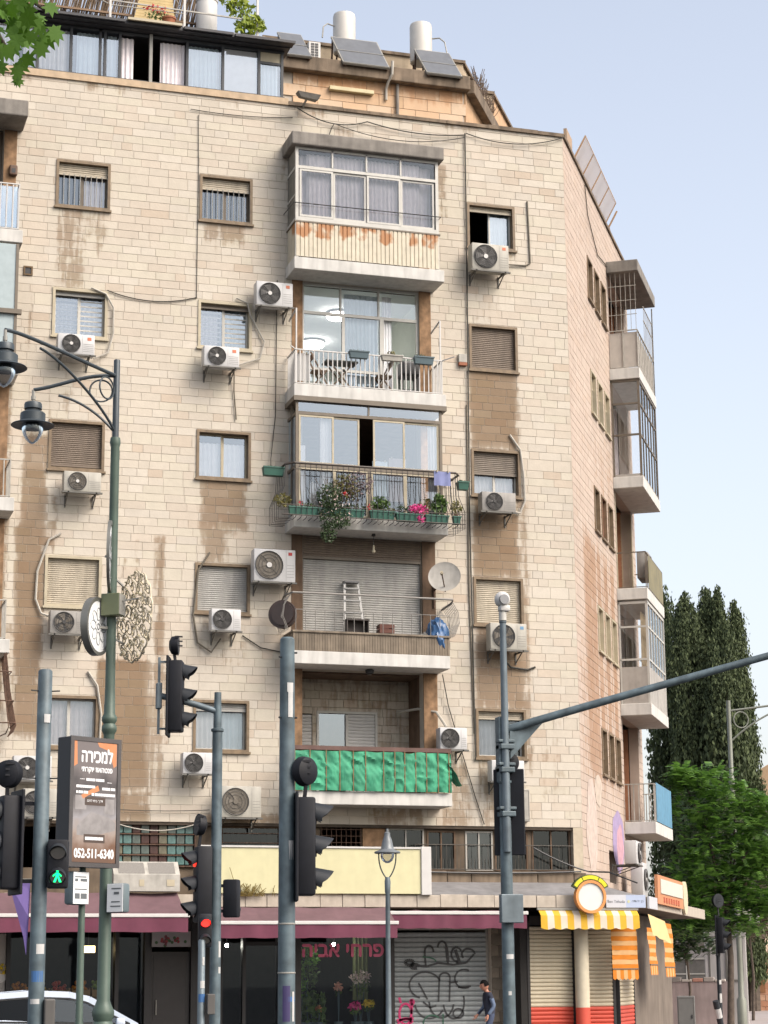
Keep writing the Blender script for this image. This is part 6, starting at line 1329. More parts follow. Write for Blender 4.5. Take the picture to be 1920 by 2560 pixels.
def heap(c, rad, seed, n=22):      # lumpy folded heap of sheeting
    b = bmesh.new(); bmesh.ops.create_icosphere(b, subdivisions=4, radius=1)
    for v in b.verts:
        d = v.co.normalized(); k = 1 + .22 * noise.noise((d.x * 2.2 + seed, d.y * 2.2, d.z * 2.2)) + .16 * abs(noise.noise((d.x * 5, d.y * 5 + seed, d.z * 3))) - .08 * abs(math.sin(d.x * 9 + d.z * 4 + seed))
        v.co = Vector((c[0] + d.x * rad[0] * k, c[1] + d.y * rad[1] * k, max(c[2] - rad[2] * .55, c[2] + d.z * rad[2] * k)))
    return b
b_ = heap((14.40, -.52, 9.02), (.26, .3, .46), 3); mb = MB(); mb.addbm(b_); b_.free(); build(mb, 'sheet', mat('tarp_blue', px(66, 110, 160), .4, var=.25, scale=5), t, smooth=True)
b_ = heap((14.05, -.55, 8.82), (.34, .2, .3), 8); mb = MB(); mb.addbm(b_); b_.free(); build(mb, 'grey_sheet', mat('tarp_grey', px(120, 118, 114), .7, var=.2), t, smooth=True)
t = thing('satellite_dish', 'pale grey satellite dish on the jamb right of the shuttered balcony', 'satellite dish', (14.6, -.3, 10.0))
ax = Vector((-.35, -.9, .28)).normalized(); q = ax.to_track_quat('Z', 'Y').to_matrix()
mb = MB(); prof = [(r_, .35 * r_ * r_) for r_ in (0.001, .1, .2, .29, .36)] + [(.365, .048), (.36, .035)] + [(r_, .35 * r_ * r_ - .012) for r_ in (.29, .2, .1, .001)]; mb.lathe(prof, (14.6, -.5, 10.42), 28, q); build(mb, 'dish', mat('dish_grey', px(196, 192, 184), .5, var=.15, streak=.2), t, smooth=True)
c = Vector((14.6, -.5, 10.42)) + ax * .42 + Vector((-.05, 0, -.08)); mb = MB(); mb.bar(Vector((14.62, -.48, 10.1)), c, .022); mb.bar((14.6, -.46, 10.42), (14.5, -.03, 10.2), .04); mb.tube([(14.5, -.03, 9.8), (14.5, -.03, 10.4)], .02, 8); build(mb, 'arm', RUSTY, t); mb = MB(); mb.tube([c, c - ax * .1], .035, 10); build(mb, 'feed', CREAMF, t)
t = thing('round_tub', 'dark brown round tub hung at the left end of the shuttered balcony', 'tub', (10.85, -.45, 9.2)); mb = MB(); mb.disc((10.88, -.5, 9.42), (-.5, -.8, 0), .31, .12, 28); build(mb, 'tub', mat('tub_brown', (.055, .035, .03), .5, var=.2), t, smooth=True); mb = MB(); mb.disc((10.86, -.58, 9.42), (-.5, -.8, 0), .25, .06, 28); build(mb, 'lid', mat('tub_lid', (.045, .03, .026), .4), t)
t = thing('bare_bulb', 'bare light bulb on a wire under the flower balcony slab', 'lamp', (12.95, -.5, 11.0)); mb = MB(); mb.lathe([(.02, .16), (.025, .08), (.045, .03), (.04, 0), (.01, -.02)], (12.95, -.5, 10.9), 12); build(mb, 'bulb', CREAMF, t, smooth=True); mb = MB(); mb.tube([(12.95, -.5, 11.06), (12.95, -.5, 11.32)], .006, 5); mb.lathe([(.05, 0), (.04, .05)], (12.95, -.5, 11.27), 10); build(mb, 'wire', BLACK, t)
t = thing('ceiling_light', 'dark round ceiling light under the second floor balcony slab', 'lamp', (12.9, -.3, 8.2)); mb = MB(); mb.lathe([(.02, 0), (.09, .03), (.1, .1), (.06, .118)], (12.9, -.3, 8.2), 16); build(mb, 'shade', BLACK, t, smooth=True); mb = MB(); mb.disc((12.9, -.3, 8.198), (0, 0, 1), .05, .01, 12); build(mb, 'bulb', FANG, t)
# green tarpaulin on the first floor railing
t = thing('green_tarpaulin', 'bright green tarpaulin lashed in folds along the first floor railing', 'tarpaulin', (12.8, -.82, 5.62))
rb = random.Random(19); bnd = [0.0]
while bnd[-1] < 1: bnd.append(bnd[-1] + rb.uniform(.055, .115))
mb = MB(); n, m_ = 220, 22; vs = []
for i in range(n + 1):
    u = i / n; xx = 11.05 + 3.52 * u; k = max(q for q in range(len(bnd)) if bnd[q] <= u + 1e-9); k = min(k, len(bnd) - 2); seg = (u - bnd[k]) / (bnd[k + 1] - bnd[k])
    for j in range(m_ + 1):
        v = j / m_; bulge = .05 * math.sin(math.pi * seg) * (.5 + .7 * (1 - v)) * (.6 + .8 * noise.noise((k * 1.7, 0, 3)))
        cr = .05 * (1 - abs(noise.noise((xx * 2.4 + v * 2.6, v * 2.2 - xx, 1))) * 2.4) + .03 * noise.noise((xx * 9 + v * 6, v * 8, 5)) + .014 * noise.noise((xx * 26, v * 20, 7))
        vs.append((xx, -.83 - max(-.015, bulge + cr * .8 * min(1, 4 * v * (1.05 - v) + .25)), 5.61 + .02 * noise.noise((xx * 3, 2, 2)) + (.84 + .025 * noise.noise((xx * 4, 7, 2))) * v))
mb.add(vs, [(i * (m_ + 1) + j, (i + 1) * (m_ + 1) + j, (i + 1) * (m_ + 1) + j + 1, i * (m_ + 1) + j + 1) for i in range(n) for j in range(m_)]); build(mb, 'sheet', mat('tarp_green', px(74, 180, 138), .75, var=.35, scale=2.2, streak=.2), t, smooth=True)
mb = MB(); mb.add(*crumple(14.5, 14.8, -.9, -.5, 5.75, lambda u, v: .5 * (1 - u), 12, 8)); build(mb, 'loose_corner', MATS['tarp_green'], t, smooth=True)
mb = MB()
for q_ in bnd[:-1]: xx = 11.06 + 3.5 * q_; mb.bar((xx, -.865, 5.6), (xx, -.865, 6.47), .018)
build(mb, 'lashing', MATS['rail_tan'], t)
# roof plants
t = thing('hanging_vine', 'bright yellow green vine hanging at the right end of the penthouse roof', 'vine', (10.1, -.1, 23.1)); rl = random.Random(5); mb = MB()
for c, r_, n in (((10.0, .1, 23.75), (.35, .2, .4), 170), ((10.25, -.05, 23.42), (.3, .2, .2), 130), ((10.05, -.15, 23.22), (.28, .15, .16), 90), ((9.75, .2, 24.1), (.25, .2, .25), 90), ((10.45, 0, 23.4), (.12, .1, .12), 30)): leaves(mb, c, r_, n, .085, rl)
build(mb, 'leaves', leafmat('leaf_bright', (.12, .2, .02), (.30, .36, .05), .35), t); mb = MB(); mb.tube([(10.3, .5, 22.96), (10.2, .2, 23.5), (9.9, .1, 23.9), (9.7, .2, 24.3)], .014, 6); build(mb, 'stem', MATS['stem_brown'], t)
t = thing('flower_pot', 'terracotta pot with red flowers on the penthouse roof edge', 'flower pot', (8.27, .0, 23.08)); mb = MB(); mb.lathe([(.11, 0), (.15, .2), (.165, .2), (.165, .24), (.14, .24)], (8.27, 0.02, 23.08), 16); build(mb, 'pot', TERRA, t, smooth=True); mb = MB(); leaves(mb, (8.0, 0, 23.33), (.3, .12, .12), 120, .04, rl); build(mb, 'leaves', LF, t); mb = MB(); leaves(mb, (7.95, -.05, 23.47), (.32, .08, .12), 45, .045, rl); build(mb, 'petals', REDP, t)
t = thing('roof_weeds', 'dry purple weeds growing from the roof parapet at the corner', 'weeds', (16.5, 2.6, 23.4)); mb = MB()
for k in range(60): a = ST @ Vector((rl.uniform(.3, 2.5), -.15, 23.42)); d = Vector((rl.uniform(-.1, .25), 0, rl.uniform(.2, .6))); mb.tube([a, a + d * .6 + Vector((.02, 0, 0)), a + d], .008, 4)
build(mb, 'stems', mat('weed_brown', (.12, .085, .06), .9, var=.3), t); mb = MB(); 
for k in range(20): a = ST @ Vector((rl.uniform(.3, 2.5), -.15, 23.6)); leaves(mb, a, (.12, .1, .2), 14, .03, rl)
build(mb, 'leaves', leafmat('weed_purple', (.12, .06, .06), (.2, .14, .09), .2), t)
t = thing('canopy_weeds', 'dry tufts of weed growing on the canopy edge before the yellow sign', 'weeds', (9.9, -1.6, 3.4)); mb = MB()
for k in range(70): a = Vector((9.9 + rl.gauss(0, .22), -1.585, 3.36)); d = Vector((rl.uniform(-.2, .2), -.03, rl.uniform(.08, .3) if k else .6)); mb.tube([a, a + d * .6, a + d + Vector((0, 0, -.02))], .006, 4)
build(mb, 'stems', mat('weed_straw', px(150, 130, 70), .9, var=.3), t)
# ------------------------------------------------------------------ street furniture
MAST = mat('mast_blue_grey', px(108, 126, 134), .55, .1, var=.4, scale=7, streak=.35); MASTG = mat('mast_green', px(92, 112, 100), .5, .1, var=.18, scale=5, streak=.2); SIGB = mat('signal_black', (.007, .008, .012), .6, var=.3, spec=.3); SIGV = mat('visor_grey', (.018, .021, .026), .55, spec=.3)
LENSD = mat('lens_dark', (.03, .02, .02), .2, coat=.5); REDL = mat('lamp_red_lit', (.5, .02, .02), .3, emit=(1, .015, .01), estr=1.6); GRNL = mat('lamp_green_lit', (.02, .4, .2), .3, emit=(.0, 1, .22), estr=1.1); STK = mat('sticker_white', px(222, 222, 220), .6, var=.15); STKB = mat('sticker_blue', px(70, 120, 180), .6)
LAMPG = mat('lamp_dark_grey', px(72, 82, 88), .45, .2, var=.12); LCLR = glassmat('lamp_bowl', (.82, .80, .78), .12, .15)
def mast(name, label, cat, x, y, prof, m, n=20, group=None):
    t = thing(name, label, cat, (x, y, 0), group); mb = MB(); mb.lathe(prof, (x, y, 0), n); build(mb, 'pole', m, t, smooth=True); return t
def stickers(t, x, y, r, items):
    for zz, h, a, wd, m in items:
        mb = MB(); n = 5; vs = []
        for i in range(n + 1):
            b = R(a) + (i / n - .5) * wd / r; vs += [(x + (r + .002) * math.cos(b), y + (r + .002) * math.sin(b), zz), (x + (r + .002) * math.cos(b), y + (r + .002) * math.sin(b), zz + h)]
        mb.add(vs, [(2 * i, 2 * i + 2, 2 * i + 3, 2 * i + 1) for i in range(n)]); build(mb, 'sticker', m, t)
def head(label, pos, ang, n=3, lit=None, board=.0, w_=.30, mod=.32, parent=None, green_man=False, name='traffic_light', pole=None, dpt=.2, small=False):
    """signal head: pos = centre of its bottom, ang = world angle the lenses face"""
    F_ = Matrix.Translation(pos) @ Matrix.Rotation(ang + math.pi / 2, 4, 'Z')      # local -y faces out
    t = thing(name, label, 'traffic light', pos, 'traffic signal heads')
    H = n * mod
    mb = MB(F_); mb.cbox(-w_ / 2, w_ / 2, -dpt / 2, dpt / 2, 0, H, .025); build(mb, 'housing', SIGB, t, smooth=True)
    if board: mb = MB(F_); mb.cbox(-board / 2, board / 2, dpt / 2 - .02, dpt / 2 + .012, -.06, H + .06, .01); build(mb, 'backboard', SIGB, t)
    r_ = w_ * .36
    for k in range(n):
        zc = mod * (k + .5); lm = lit.get(k) if lit else None
        mb = MB(F_); mb.disc((0, -dpt / 2 - .006, zc), (0, 1, 0), r_, .02, 22); build(mb, 'lens', LENSD if (lm is None or green_man) else lm, t)
        if lm is not None and green_man:
            mb = MB(F_); yy = -dpt / 2 - .020
            mb.disc((0, yy, zc + r_ * .62), (0, 1, 0), r_ * .17, .006, 12); mb.prism([(-.16 * r_, zc + .42 * r_), (.16 * r_, zc + .42 * r_), (.22 * r_, zc - .1 * r_), (-.22 * r_, zc - .1 * r_)], yy - .004, yy + .004)
            mb.prism([(-.22 * r_, zc - .1 * r_), (0, zc - .1 * r_), (-.2 * r_, zc - .8 * r_), (-.5 * r_, zc - .8 * r_)], yy - .004, yy + .004); mb.prism([(.0, zc - .1 * r_), (.22 * r_, zc - .1 * r_), (.55 * r_, zc - .8 * r_), (.25 * r_, zc - .8 * r_)], yy - .004, yy + .004)
            mb.prism([(-.16 * r_, zc + .40 * r_), (-.14 * r_, zc + .2 * r_), (-.55 * r_, zc - .12 * r_), (-.6 * r_, zc + .05 * r_)], yy - .004, yy + .004); mb.prism([(.16 * r_, zc + .40 * r_), (.14 * r_, zc + .2 * r_), (.5 * r_, zc - .12 * r_), (.55 * r_, zc + .05 * r_)], yy - .004, yy + .004)
            build(mb, 'walking_figure', lm, t)
        mb = MB(F_); vs = []; nn = 18; Lv = w_ * .66
        for i in range(nn + 1):
            a = R(-25 + 230 * i / nn); ln = Lv * (.35 + .65 * max(0, math.sin(a)) ** .6 if math.sin(a) > 0 else .35)
            for rr, yy in ((r_ * 1.12, -dpt / 2), (r_ * 1.12, -dpt / 2 - ln), (r_ * 1.05, -dpt / 2 - ln), (r_ * 1.05, -dpt / 2)): vs.append((rr * math.cos(a), yy, zc + rr * math.sin(a) - (.035 if yy < -dpt / 2 else 0)))
        mb.add(vs, [(4 * i + k_, 4 * i + (k_ + 1) % 4, 4 * i + 4 + (k_ + 1) % 4, 4 * i + 4 + k_) for i in range(nn) for k_ in range(4)]); build(mb, 'visor', SIGV, t, smooth=True)
    if pole is not None:
        mb = MB()
        for zz in (.08, H - .08): mb.bar(Vector(pos) + Vector((0, 0, zz)), Vector((pole[0], pole[1], pos[2] + zz)), .04)
        build(mb, 'bracket', SIGB, t)
    return t
def round_device(label, c, nrm, r_, pole=None):
    t = thing('signal_disc', label, 'signal disc', c, 'round discs above the signals'); nrm = Vector(nrm).normalized(); c = Vector(c)
    q = nrm.to_track_quat('Z', 'Y').to_matrix(); mb = MB(); mb.lathe([(r_ * .5, -.10), (r_ * .9, -.07), (r_, 0), (r_, .02), (r_ * .93, .02)], c, 24, q); build(mb, 'dish', SIGB, t, smooth=True)
    mb = MB(); mb.lathe([(r_ * .93, .018), (r_ * .9, .024)], c, 24, q); build(mb, 'face', SIGV, t)
    mb = MB(); mb.bar(c + Vector((0, 0, -r_ - .22)), c + Vector((0, 0, 0)) - nrm * .05, .035)
    for k in range(3): mb.box(c.x - .05, c.x + .05, c.y - .115, c.y - .1, c.z + .02 + .06 * k - .05, c.z + .04 + .06 * k - .05)
    build(mb, 'stem', SIGB, t)
    return t
# ornate lamp post
lx, ly = 4.12, -18.63
t = mast('street_lamp', 'tall green street lamp with two hanging bell lamps and scrolled arms', 'street lamp', lx, ly, [(.2, 0), (.2, .5), (.14, .6), (.12, 1.15), (.14, 1.2), (.105, 1.26), (.13, 1.33), (.13, 1.38), (.10, 1.44), (.078, 1.5), (.066, 4.60), (.07, 4.62), (.092, 4.66), (.092, 4.70), (.07, 4.74), (.092, 4.78), (.092, 4.82), (.068, 4.86), (.06, 5.2), (.055, 8.18), (.06, 8.2), (.068, 8.24), (.06, 8.3)], MASTG)
mb = MB(); mb.lathe([(.042, 8.28), (.04, 9.3), (.036, 9.31)], (lx, ly, 0), 16); build(mb, 'upper_pole', LAMPG, t, smooth=True)
T1, T2 = Vector((2.57, -20.03, 9.14)), Vector((3.11, -18.50, 8.88))
def bez(a, b, c, d, n=16): a, b, c, d = map(Vector, (a, b, c, d)); return [a * (1 - u) ** 3 + b * 3 * u * (1 - u) ** 2 + c * 3 * u * u * (1 - u) + d * u ** 3 for u in [i / n for i in range(n + 1)]]
for tip, jn, sgn in ((T1, 9.10, 1), (T2, 9.10, 1)):
    j = Vector((lx, ly, jn)); d = Vector((tip.x - lx, tip.y - ly, 0)); L_ = d.length; d.normalize()
    mb = MB(); mb.tube(bez(j, j + d * L_ * .4 + Vector((0, 0, .02)), tip - d * .35 + Vector((0, 0, .06)), tip), .024, 8); build(mb, 'arm', LAMPG, t, smooth=True)
    mb = MB(); mb.tube(bez(Vector((lx, ly, 8.36)), Vector((lx, ly, 8.36)) + d * .25 + Vector((0, 0, .3)), tip - d * (L_ * .5) + Vector((0, 0, -.1)), tip - d * L_ * .30 + Vector((0, 0, -.06))), .017, 8)
    cc = j + d * .19 + Vector((0, 0, -.2)); mb.tube([cc + (d * math.cos(a) + Vector((0, 0, 1)) * math.sin(a)) * .14 for a in [2 * math.pi * i / 24 for i in range(25)]], .011, 6, cap=False)
    build(mb, 'scroll', LAMPG, t, smooth=True)
    mb = MB(); mb.tube([tip, tip - Vector((0, 0, .16))], .02, 8); mb.tube([tip + Vector((0, 0, -.08)), tip + Vector((0, 0, -.13))], .028, 8); build(mb, 'hanger', ALUG, t, smooth=True)
    o = tip - Vector((0, 0, .16)); mb = MB(); mb.lathe([(.03, .0), (.10, -.01), (.11, -.03), (.11, -.09), (.085, -.10), (.085, -.115), (.14, -.135), (.155, -.15), (.155, -.245), (.17, -.26), (.26, -.29), (.268, -.30), (.26, -.306), (.16, -.285), (.14, -.28)], o, 32); build(mb, 'shade', LAMPG, t, smooth=True)
    mb = MB(); mb.lathe([(.132, -.28), (.132, -.36), (.115, -.42), (.08, -.48), (.04, -.52), (.008, -.535)], o, 24); build(mb, 'bowl', LCLR, t, smooth=True)
    mb = MB(); mb.lathe([(.10, -.29), (.10, -.34), (.06, -.35)], o, 18); build(mb, 'lamp_holder', LAMPG, t, smooth=True)
# ornamental discs on the lamp post
WHD = mat('disc_white', (.72, .74, .75), .5, var=.05); GOLD = mat('filigree_gold', px(232, 218, 190), .6, 0, var=.15, scale=10); OLV = mat('box_olive', px(120, 128, 96), .5, var=.1)
def vplane(az_deg, tilt):   # horizontal unit vector seen foreshortened from the camera
    a = R(az_deg); r_ = Vector((math.cos(a), -math.sin(a), 0)); f_ = Vector((math.sin(a), math.cos(a), 0)); return r_ * math.cos(R(tilt)) + f_ * math.sin(R(tilt))
def rosette_disc(label, c, v, rad, flowers=True, dp=.05):
    t = thing('rosette_sign', label, 'ornament', c, None); c = Vector(c); nrm = v.cross(Vector((0, 0, 1))).normalized()
    if nrm.y > 0: nrm = -nrm
    q = Matrix((v, Vector((0, 0, 1)), nrm)).transposed()
    mb = MB(); mb.lathe([(rad, -dp), (rad, .04), (rad * .88, .04), (rad * .88, .02)], c, 40, q, cap=False); build(mb, 'rim', mat('rim_grey', px(140, 140, 134), .4, .4), t, smooth=True)
    mb = MB(); mb.lathe([(rad * .885, .015), (rad * .88, .028)], c, 40, q); build(mb, 'face', WHD, t, smooth=True)
    mb = MB()
    for k in range(8):
        a = 2 * math.pi * k / 8; cc = c + (v * math.cos(a) + Vector((0, 0, 1)) * math.sin(a)) * rad * .42 + nrm * .031
        pts = [cc + ((v * math.cos(a) + Vector((0, 0, 1)) * math.sin(a)) * math.cos(b) * rad * .22 + (v * -math.sin(a) + Vector((0, 0, 1)) * math.cos(a)) * math.sin(b) * rad * .15) for b in [2 * math.pi * i / 14 for i in range(15)]]
        mb.tube(pts, .0045, 4, cap=False)
    mb.tube([c + nrm * .031 + (v * math.cos(b) + Vector((0, 0, 1)) * math.sin(b)) * rad * .1 for b in [2 * math.pi * i / 12 for i in range(13)]], .008, 4, cap=False)
    build(mb, 'petal_outline', mat('petal_grey', px(150, 154, 156), .5), t)
    mb = MB(); mb.bar(c - nrm * .03, Vector((lx, ly, c.z)), .03); build(mb, 'bracket', ALUG, t)
    return t
rosette_disc('round white rosette sign with a grey rim on the lamp post', (3.92, -18.72, 5.905), vplane(9, 66), .355)
rosette_disc('white disc seen nearly edge on against the lamp post', (4.05, -18.72, 6.78), vplane(9.4, 86), .44, dp=-.005)
t = thing('filigree_rosette', 'gold filigree rosette of small rings on the right of the lamp post', 'ornament', (4.38, -18.67, 5.5)); v = vplane(10, -68); c = Vector((4.39, -18.70, 6.05)); nrm = v.cross(Vector((0, 0, 1))).normalized()
Zv = Vector((0, 0, 1)); rr_ = random.Random(11); mb = MB()
for ring, cnt, rs in ((0, 1, .10), (.2, 6, .082), (.36, 11, .075), (.49, 15, .062)):
    for k in range(cnt):
        a = 2 * math.pi * k / cnt + ring * 3; cc = c + (v * math.cos(a) + Zv * math.sin(a)) * ring
        tlt = rr_.uniform(-.4, .4)
        mb.tube([cc + (v * math.cos(b) + Zv * math.sin(b)) * rs + nrm * (.02 * math.sin(b + tlt)) for b in [2 * math.pi * i / 14 for i in range(15)]], .0115, 6, cap=False)
        if rs > .06: mb.tube([cc + nrm * .025 + (v * math.cos(b) + Zv * math.sin(b)) * rs * .52 for b in [2 * math.pi * i / 10 for i in range(11)]], .008, 5, cap=False)
build(mb, 'ring_cluster', GOLD, t, smooth=True)
mb = MB(); mb.tube([c + (v * math.cos(b) + Zv * math.sin(b)) * (.545 + .018 * math.sin(b * 14)) for b in [2 * math.pi * i / 60 for i in range(61)]], .012, 5, cap=False); build(mb, 'scalloped_rim', GOLD, t, smooth=True)
mb = MB()
for k in range(70): a = rr_.uniform(0, 6.28); ring = .55 * math.sqrt(rr_.random()); cc = c + (v * math.cos(a) + Zv * math.sin(a)) * ring + nrm * rr_.uniform(-.02, .03); mb.sphere(cc, .014 + rr_.random() * .012, u=5, v=4)
build(mb, 'beads', mat('bead_pale', px(226, 214, 180), .4), t, kind='stuff')
mb = MB(); mb.bar(c - v * .4 + Zv * .45, (lx, ly, 6.55), .02); mb.bar(c - v * .3 - Zv * .3, (lx, ly, 5.8), .02); build(mb, 'bracket', ALUG, t)
t = thing('control_box', 'olive metal control box strapped to the lamp post behind the rosette', 'box', (4.12, -18.7, 6.04)); F_ = Matrix.Translation((4.12, -18.72, 6.04)) @ Matrix.Rotation(R(-35), 4, 'Z'); mb = MB(F_); mb.cbox(-.12, .12, -.09, .09, 0, .27, .008); build(mb, 'casing', OLV, t)
mb = MB(F_); mb.box(.121, .126, -.085, .085, .01, .26); mb.bar((.12, 0, .18), (.42, .05, .22), .018); mb.cbox(.38, .44, .02, .09, .13, .19, .01); build(mb, 'probe', ALUG, t)
# left mast with signals
t = mast('signal_mast', 'thick blue grey mast with pegs at the left edge of the picture', 'mast', 2.95, -21.49, [(.12, 0), (.12, .02), (.085, .03), (.082, 2.0), (.075, 4.93), (.06, 4.95)], MAST, 24, 'blue grey signal masts')
mb = MB()
for zz, s_ in ((4.72, 1), (4.72, -1), (3.8, 1), (3.8, -1)): mb.tube([(2.95 + .06 * s_, -21.5, zz), (2.95 + .15 * s_, -21.55, zz)], .008, 5)
build(mb, 'peg', BLACK, t)
stickers(t, 2.95, -21.49, .081, [(2.0, .1, -75, .09, STK), (1.72, .11, -95, .13, STKB), (4.38, .09, -72, .07, STK), (1.5, .05, -110, .1, STK)])
mb = MB(); mb.cbox(3.02, 3.13, -21.62, -21.5, 1.25, 1.55, .015); build(mb, 'push_button_box', mat('button_box', (.08, .075, .07), .6), t)
head('black vehicle signal seen from behind on the far left mast', (2.62, -21.4, 2.66), R(190), 3, board=.42, pole=(2.95, -21.49))
round_device('black round disc with slots above the far left signal', (2.60, -21.5, 3.84), (.5, .8, 0), .15)
head('pedestrian signal showing the green walking figure on the left mast', (3.12, -21.60, 2.66), R(-100), 2, lit={0: GRNL}, w_=.22, mod=.25, green_man=True, pole=(2.95, -21.49), dpt=.14)
t = thing('purple_banner', 'narrow purple banner hanging behind the left signal mast', 'banner', (2.9, -20.47, 2.1)); mb = MB(); mb.add([(2.76, -20.45, 2.78), (2.99, -20.47, 2.78), (2.98, -20.5, 2.4), (2.965, -20.48, 2.0), (2.93, -20.46, 2.2), (2.83, -20.43, 2.55)], [(0, 1, 2, 3, 4, 5)]); mb.add([(2.76, -20.44, 2.78), (2.99, -20.46, 2.78), (2.98, -20.49, 2.4), (2.965, -20.47, 2.0), (2.93, -20.45, 2.2), (2.83, -20.42, 2.55)], [(5, 4, 3, 2, 1, 0)]); build(mb, 'cloth', mat('banner_purple', px(138, 118, 190), .8, var=.1), t); mb = MB(); mb.bar((2.7, -20.44, 2.80), (3.02, -20.46, 2.80), .025); build(mb, 'rod', ALUG, t)
# advertising box on its own pole
AX, AY = 3.69, -19.60
t = mast('advert_box', 'black framed illuminated advert box with Hebrew property poster on a thin pole', 'sign', AX, AY, [(.06, 0), (.06, 1.22), (.042, 1.28), (.036, 3.2)], MASTG, 14)
va = vplane(9.1, 38).normalized(); na = va.cross(Vector((0, 0, 1))).normalized(); na = na if na.y < 0 else -na
va = -va if va.x < 0 else va
q = Matrix((va, -na, Vector((0, 0, 1)))).transposed().to_4x4(); AM = Matrix.Translation((3.73, -19.62, 2.98)) @ q          # local x along the face, -y out of it
W2, HH = .36, 1.46
mb = MB(AM); mb.cbox(-W2, W2, -.12, .12, 0, HH, .01); build(mb, 'case', mat('advert_case', (.008, .008, .012), .45, var=.1), t)
mb = MB(AM); mb.ring(-W2 - .004, W2 + .004, -.004, HH + .004, .05, -.135, -.121); build(mb, 'bezel', mat('advert_bezel', px(88, 84, 84), .5), t)
def poster():
    m = bpy.data.materials.new('poster_print'); m.use_nodes = True; N, L = nodes_of(m); b = N['Principled BSDF']; b.inputs['Roughness'].default_value = .3
    tc = N.new('ShaderNodeTexCoord'); sx = N.new('ShaderNodeSeparateXYZ'); L.new(tc.outputs['Object'], sx.inputs[0])
    cr = N.new('ShaderNodeValToRGB'); mr = N.new('ShaderNodeMapRange'); mr.inputs[1].default_value = 0; mr.inputs[2].default_value = 1.36; L.new(sx.outputs[2], mr.inputs[0])
    n = N.new('ShaderNodeTexNoise'); n.inputs['Scale'].default_value = 5; n.inputs['Detail'].default_value = 3; L.new(tc.outputs['Object'], n.inputs['Vector'])
    ad = N.new('ShaderNodeMath'); ad.operation = 'MULTIPLY_ADD'; ad.inputs[1].default_value = .35; L.new(n.outputs[0], ad.inputs[0]); L.new(mr.outputs[0], ad.inputs[2])
    L.new(ad.outputs[0], cr.inputs[0]); e_ = cr.color_ramp.elements; e_[0].position = .12; e_[0].color = (*px(110, 84, 70), 1); e_[1].position = .95; e_[1].color = (*px(120, 112, 112), 1)
    for p_, c_ in ((.25, px(150, 112, 88)), (.40, px(206, 190, 178)), (.55, px(200, 200, 204)), (.68, px(150, 146, 146)), (.80, px(100, 96, 98))): el = e_.new(p_); el.color = (c_[0] * .62, c_[1] * .6, c_[2] * .6, 1)
    L.new(cr.outputs[0], b.inputs['Base Color']); L.new(cr.outputs[0], b.inputs['Emission Color']); b.inputs['Emission Strength'].default_value = .10; MATS['poster_print'] = m; return m
mb = MB(AM); mb.box(-W2 + .05, W2 - .05, -.127, -.122, .05, HH - .05); build(mb, 'poster', poster(), t)
PW = mat('poster_white', px(244, 244, 244), .4, emit=(1, 1, 1), estr=.1, var=.0); PO = mat('poster_orange', px(214, 140, 96), .4, emit=(1, .4, .15), estr=.06)
def line(mb, body, u0, u1, z0, z1, bold=.0): lettering(mb, body, AM @ Vector((u0, -.1285, z0)), (AM.to_3x3() @ Vector((u1 - u0, 0, 0))), Vector((0, 0, z1 - z0)), bold)
for body, a_, b_, z0_, z1_, bo in (('הריכמל', -.20, .24, 1.18, 1.335, .006), ('יתרקוי זואהטנפ', -.20, .24, 1.05, 1.12, .003), ('052-511-6340', -.28, .28, .10, .20, .005), ('םחל תיב ךרד', -.11, .11, .72, .76, 0)): mb = MB(); line(mb, body, a_, b_, z0_, z1_, bo); build(mb, 'lettering', PW, t)
mb = MB(AM)
for (a, b, zz, h) in ((-.13, .13, .965, .03), (-.22, -.15, .98, .006), (.17, .24, .955, .006), (-.27, .0, .885, .03), (.1, .29, .87, .03), (-.27, -.1, .82, .03), (-.05, .29, .80, .03), (-.13, .13, .30, .035)): 
    k = a
    while k < b - .004: wd = min(rr_.uniform(.012, .05), b - k); mb.box(k, k + wd - .003, -.1285, -.1275, zz, zz + h); k += wd + (.008 if rr_.random() < .2 else 0)
build(mb, 'small_print', PW, t, kind='stuff')
mb = MB(AM); mb.box(-.145, .15, -.1276, -.1272, .69, .785); mb.box(-.15, .15, -.1276, -.1272, .27, .365); build(mb, 'caption_bar', mat('caption_brown', px(90, 74, 66), .5), t)
mb = MB(AM); mb.prism([(.02, 1.41), (.30, 1.41), (.30, 1.16), (.26, 1.13), (.2, 1.32), (.05, 1.36)], -.1278, -.1273); mb.prism([(-.31, 1.41), (-.27, 1.41), (-.26, 1.15), (-.31, 1.12)], -.1278, -.1273); mb.prism([(-.2, .80), (.04, .92), (.06, .86), (-.1, .80), (-.17, .76)], -.1278, -.1273); build(mb, 'colour_flash', PO, t)
mb = MB(AM); mb.prism([(-.25, .45), (-.05, .62), (.22, .56), (.30, .50), (.30, .42), (0, .35), (-.25, .35)], -.1275, -.1271); mb.box(-.28, -.12, -.1275, -.1271, .64, .80); mb.box(.14, .28, -.1275, -.1271, .60, .77); build(mb, 'pictured_room', mat('poster_room', px(168, 164, 164), .4, var=.25, scale=9), t)
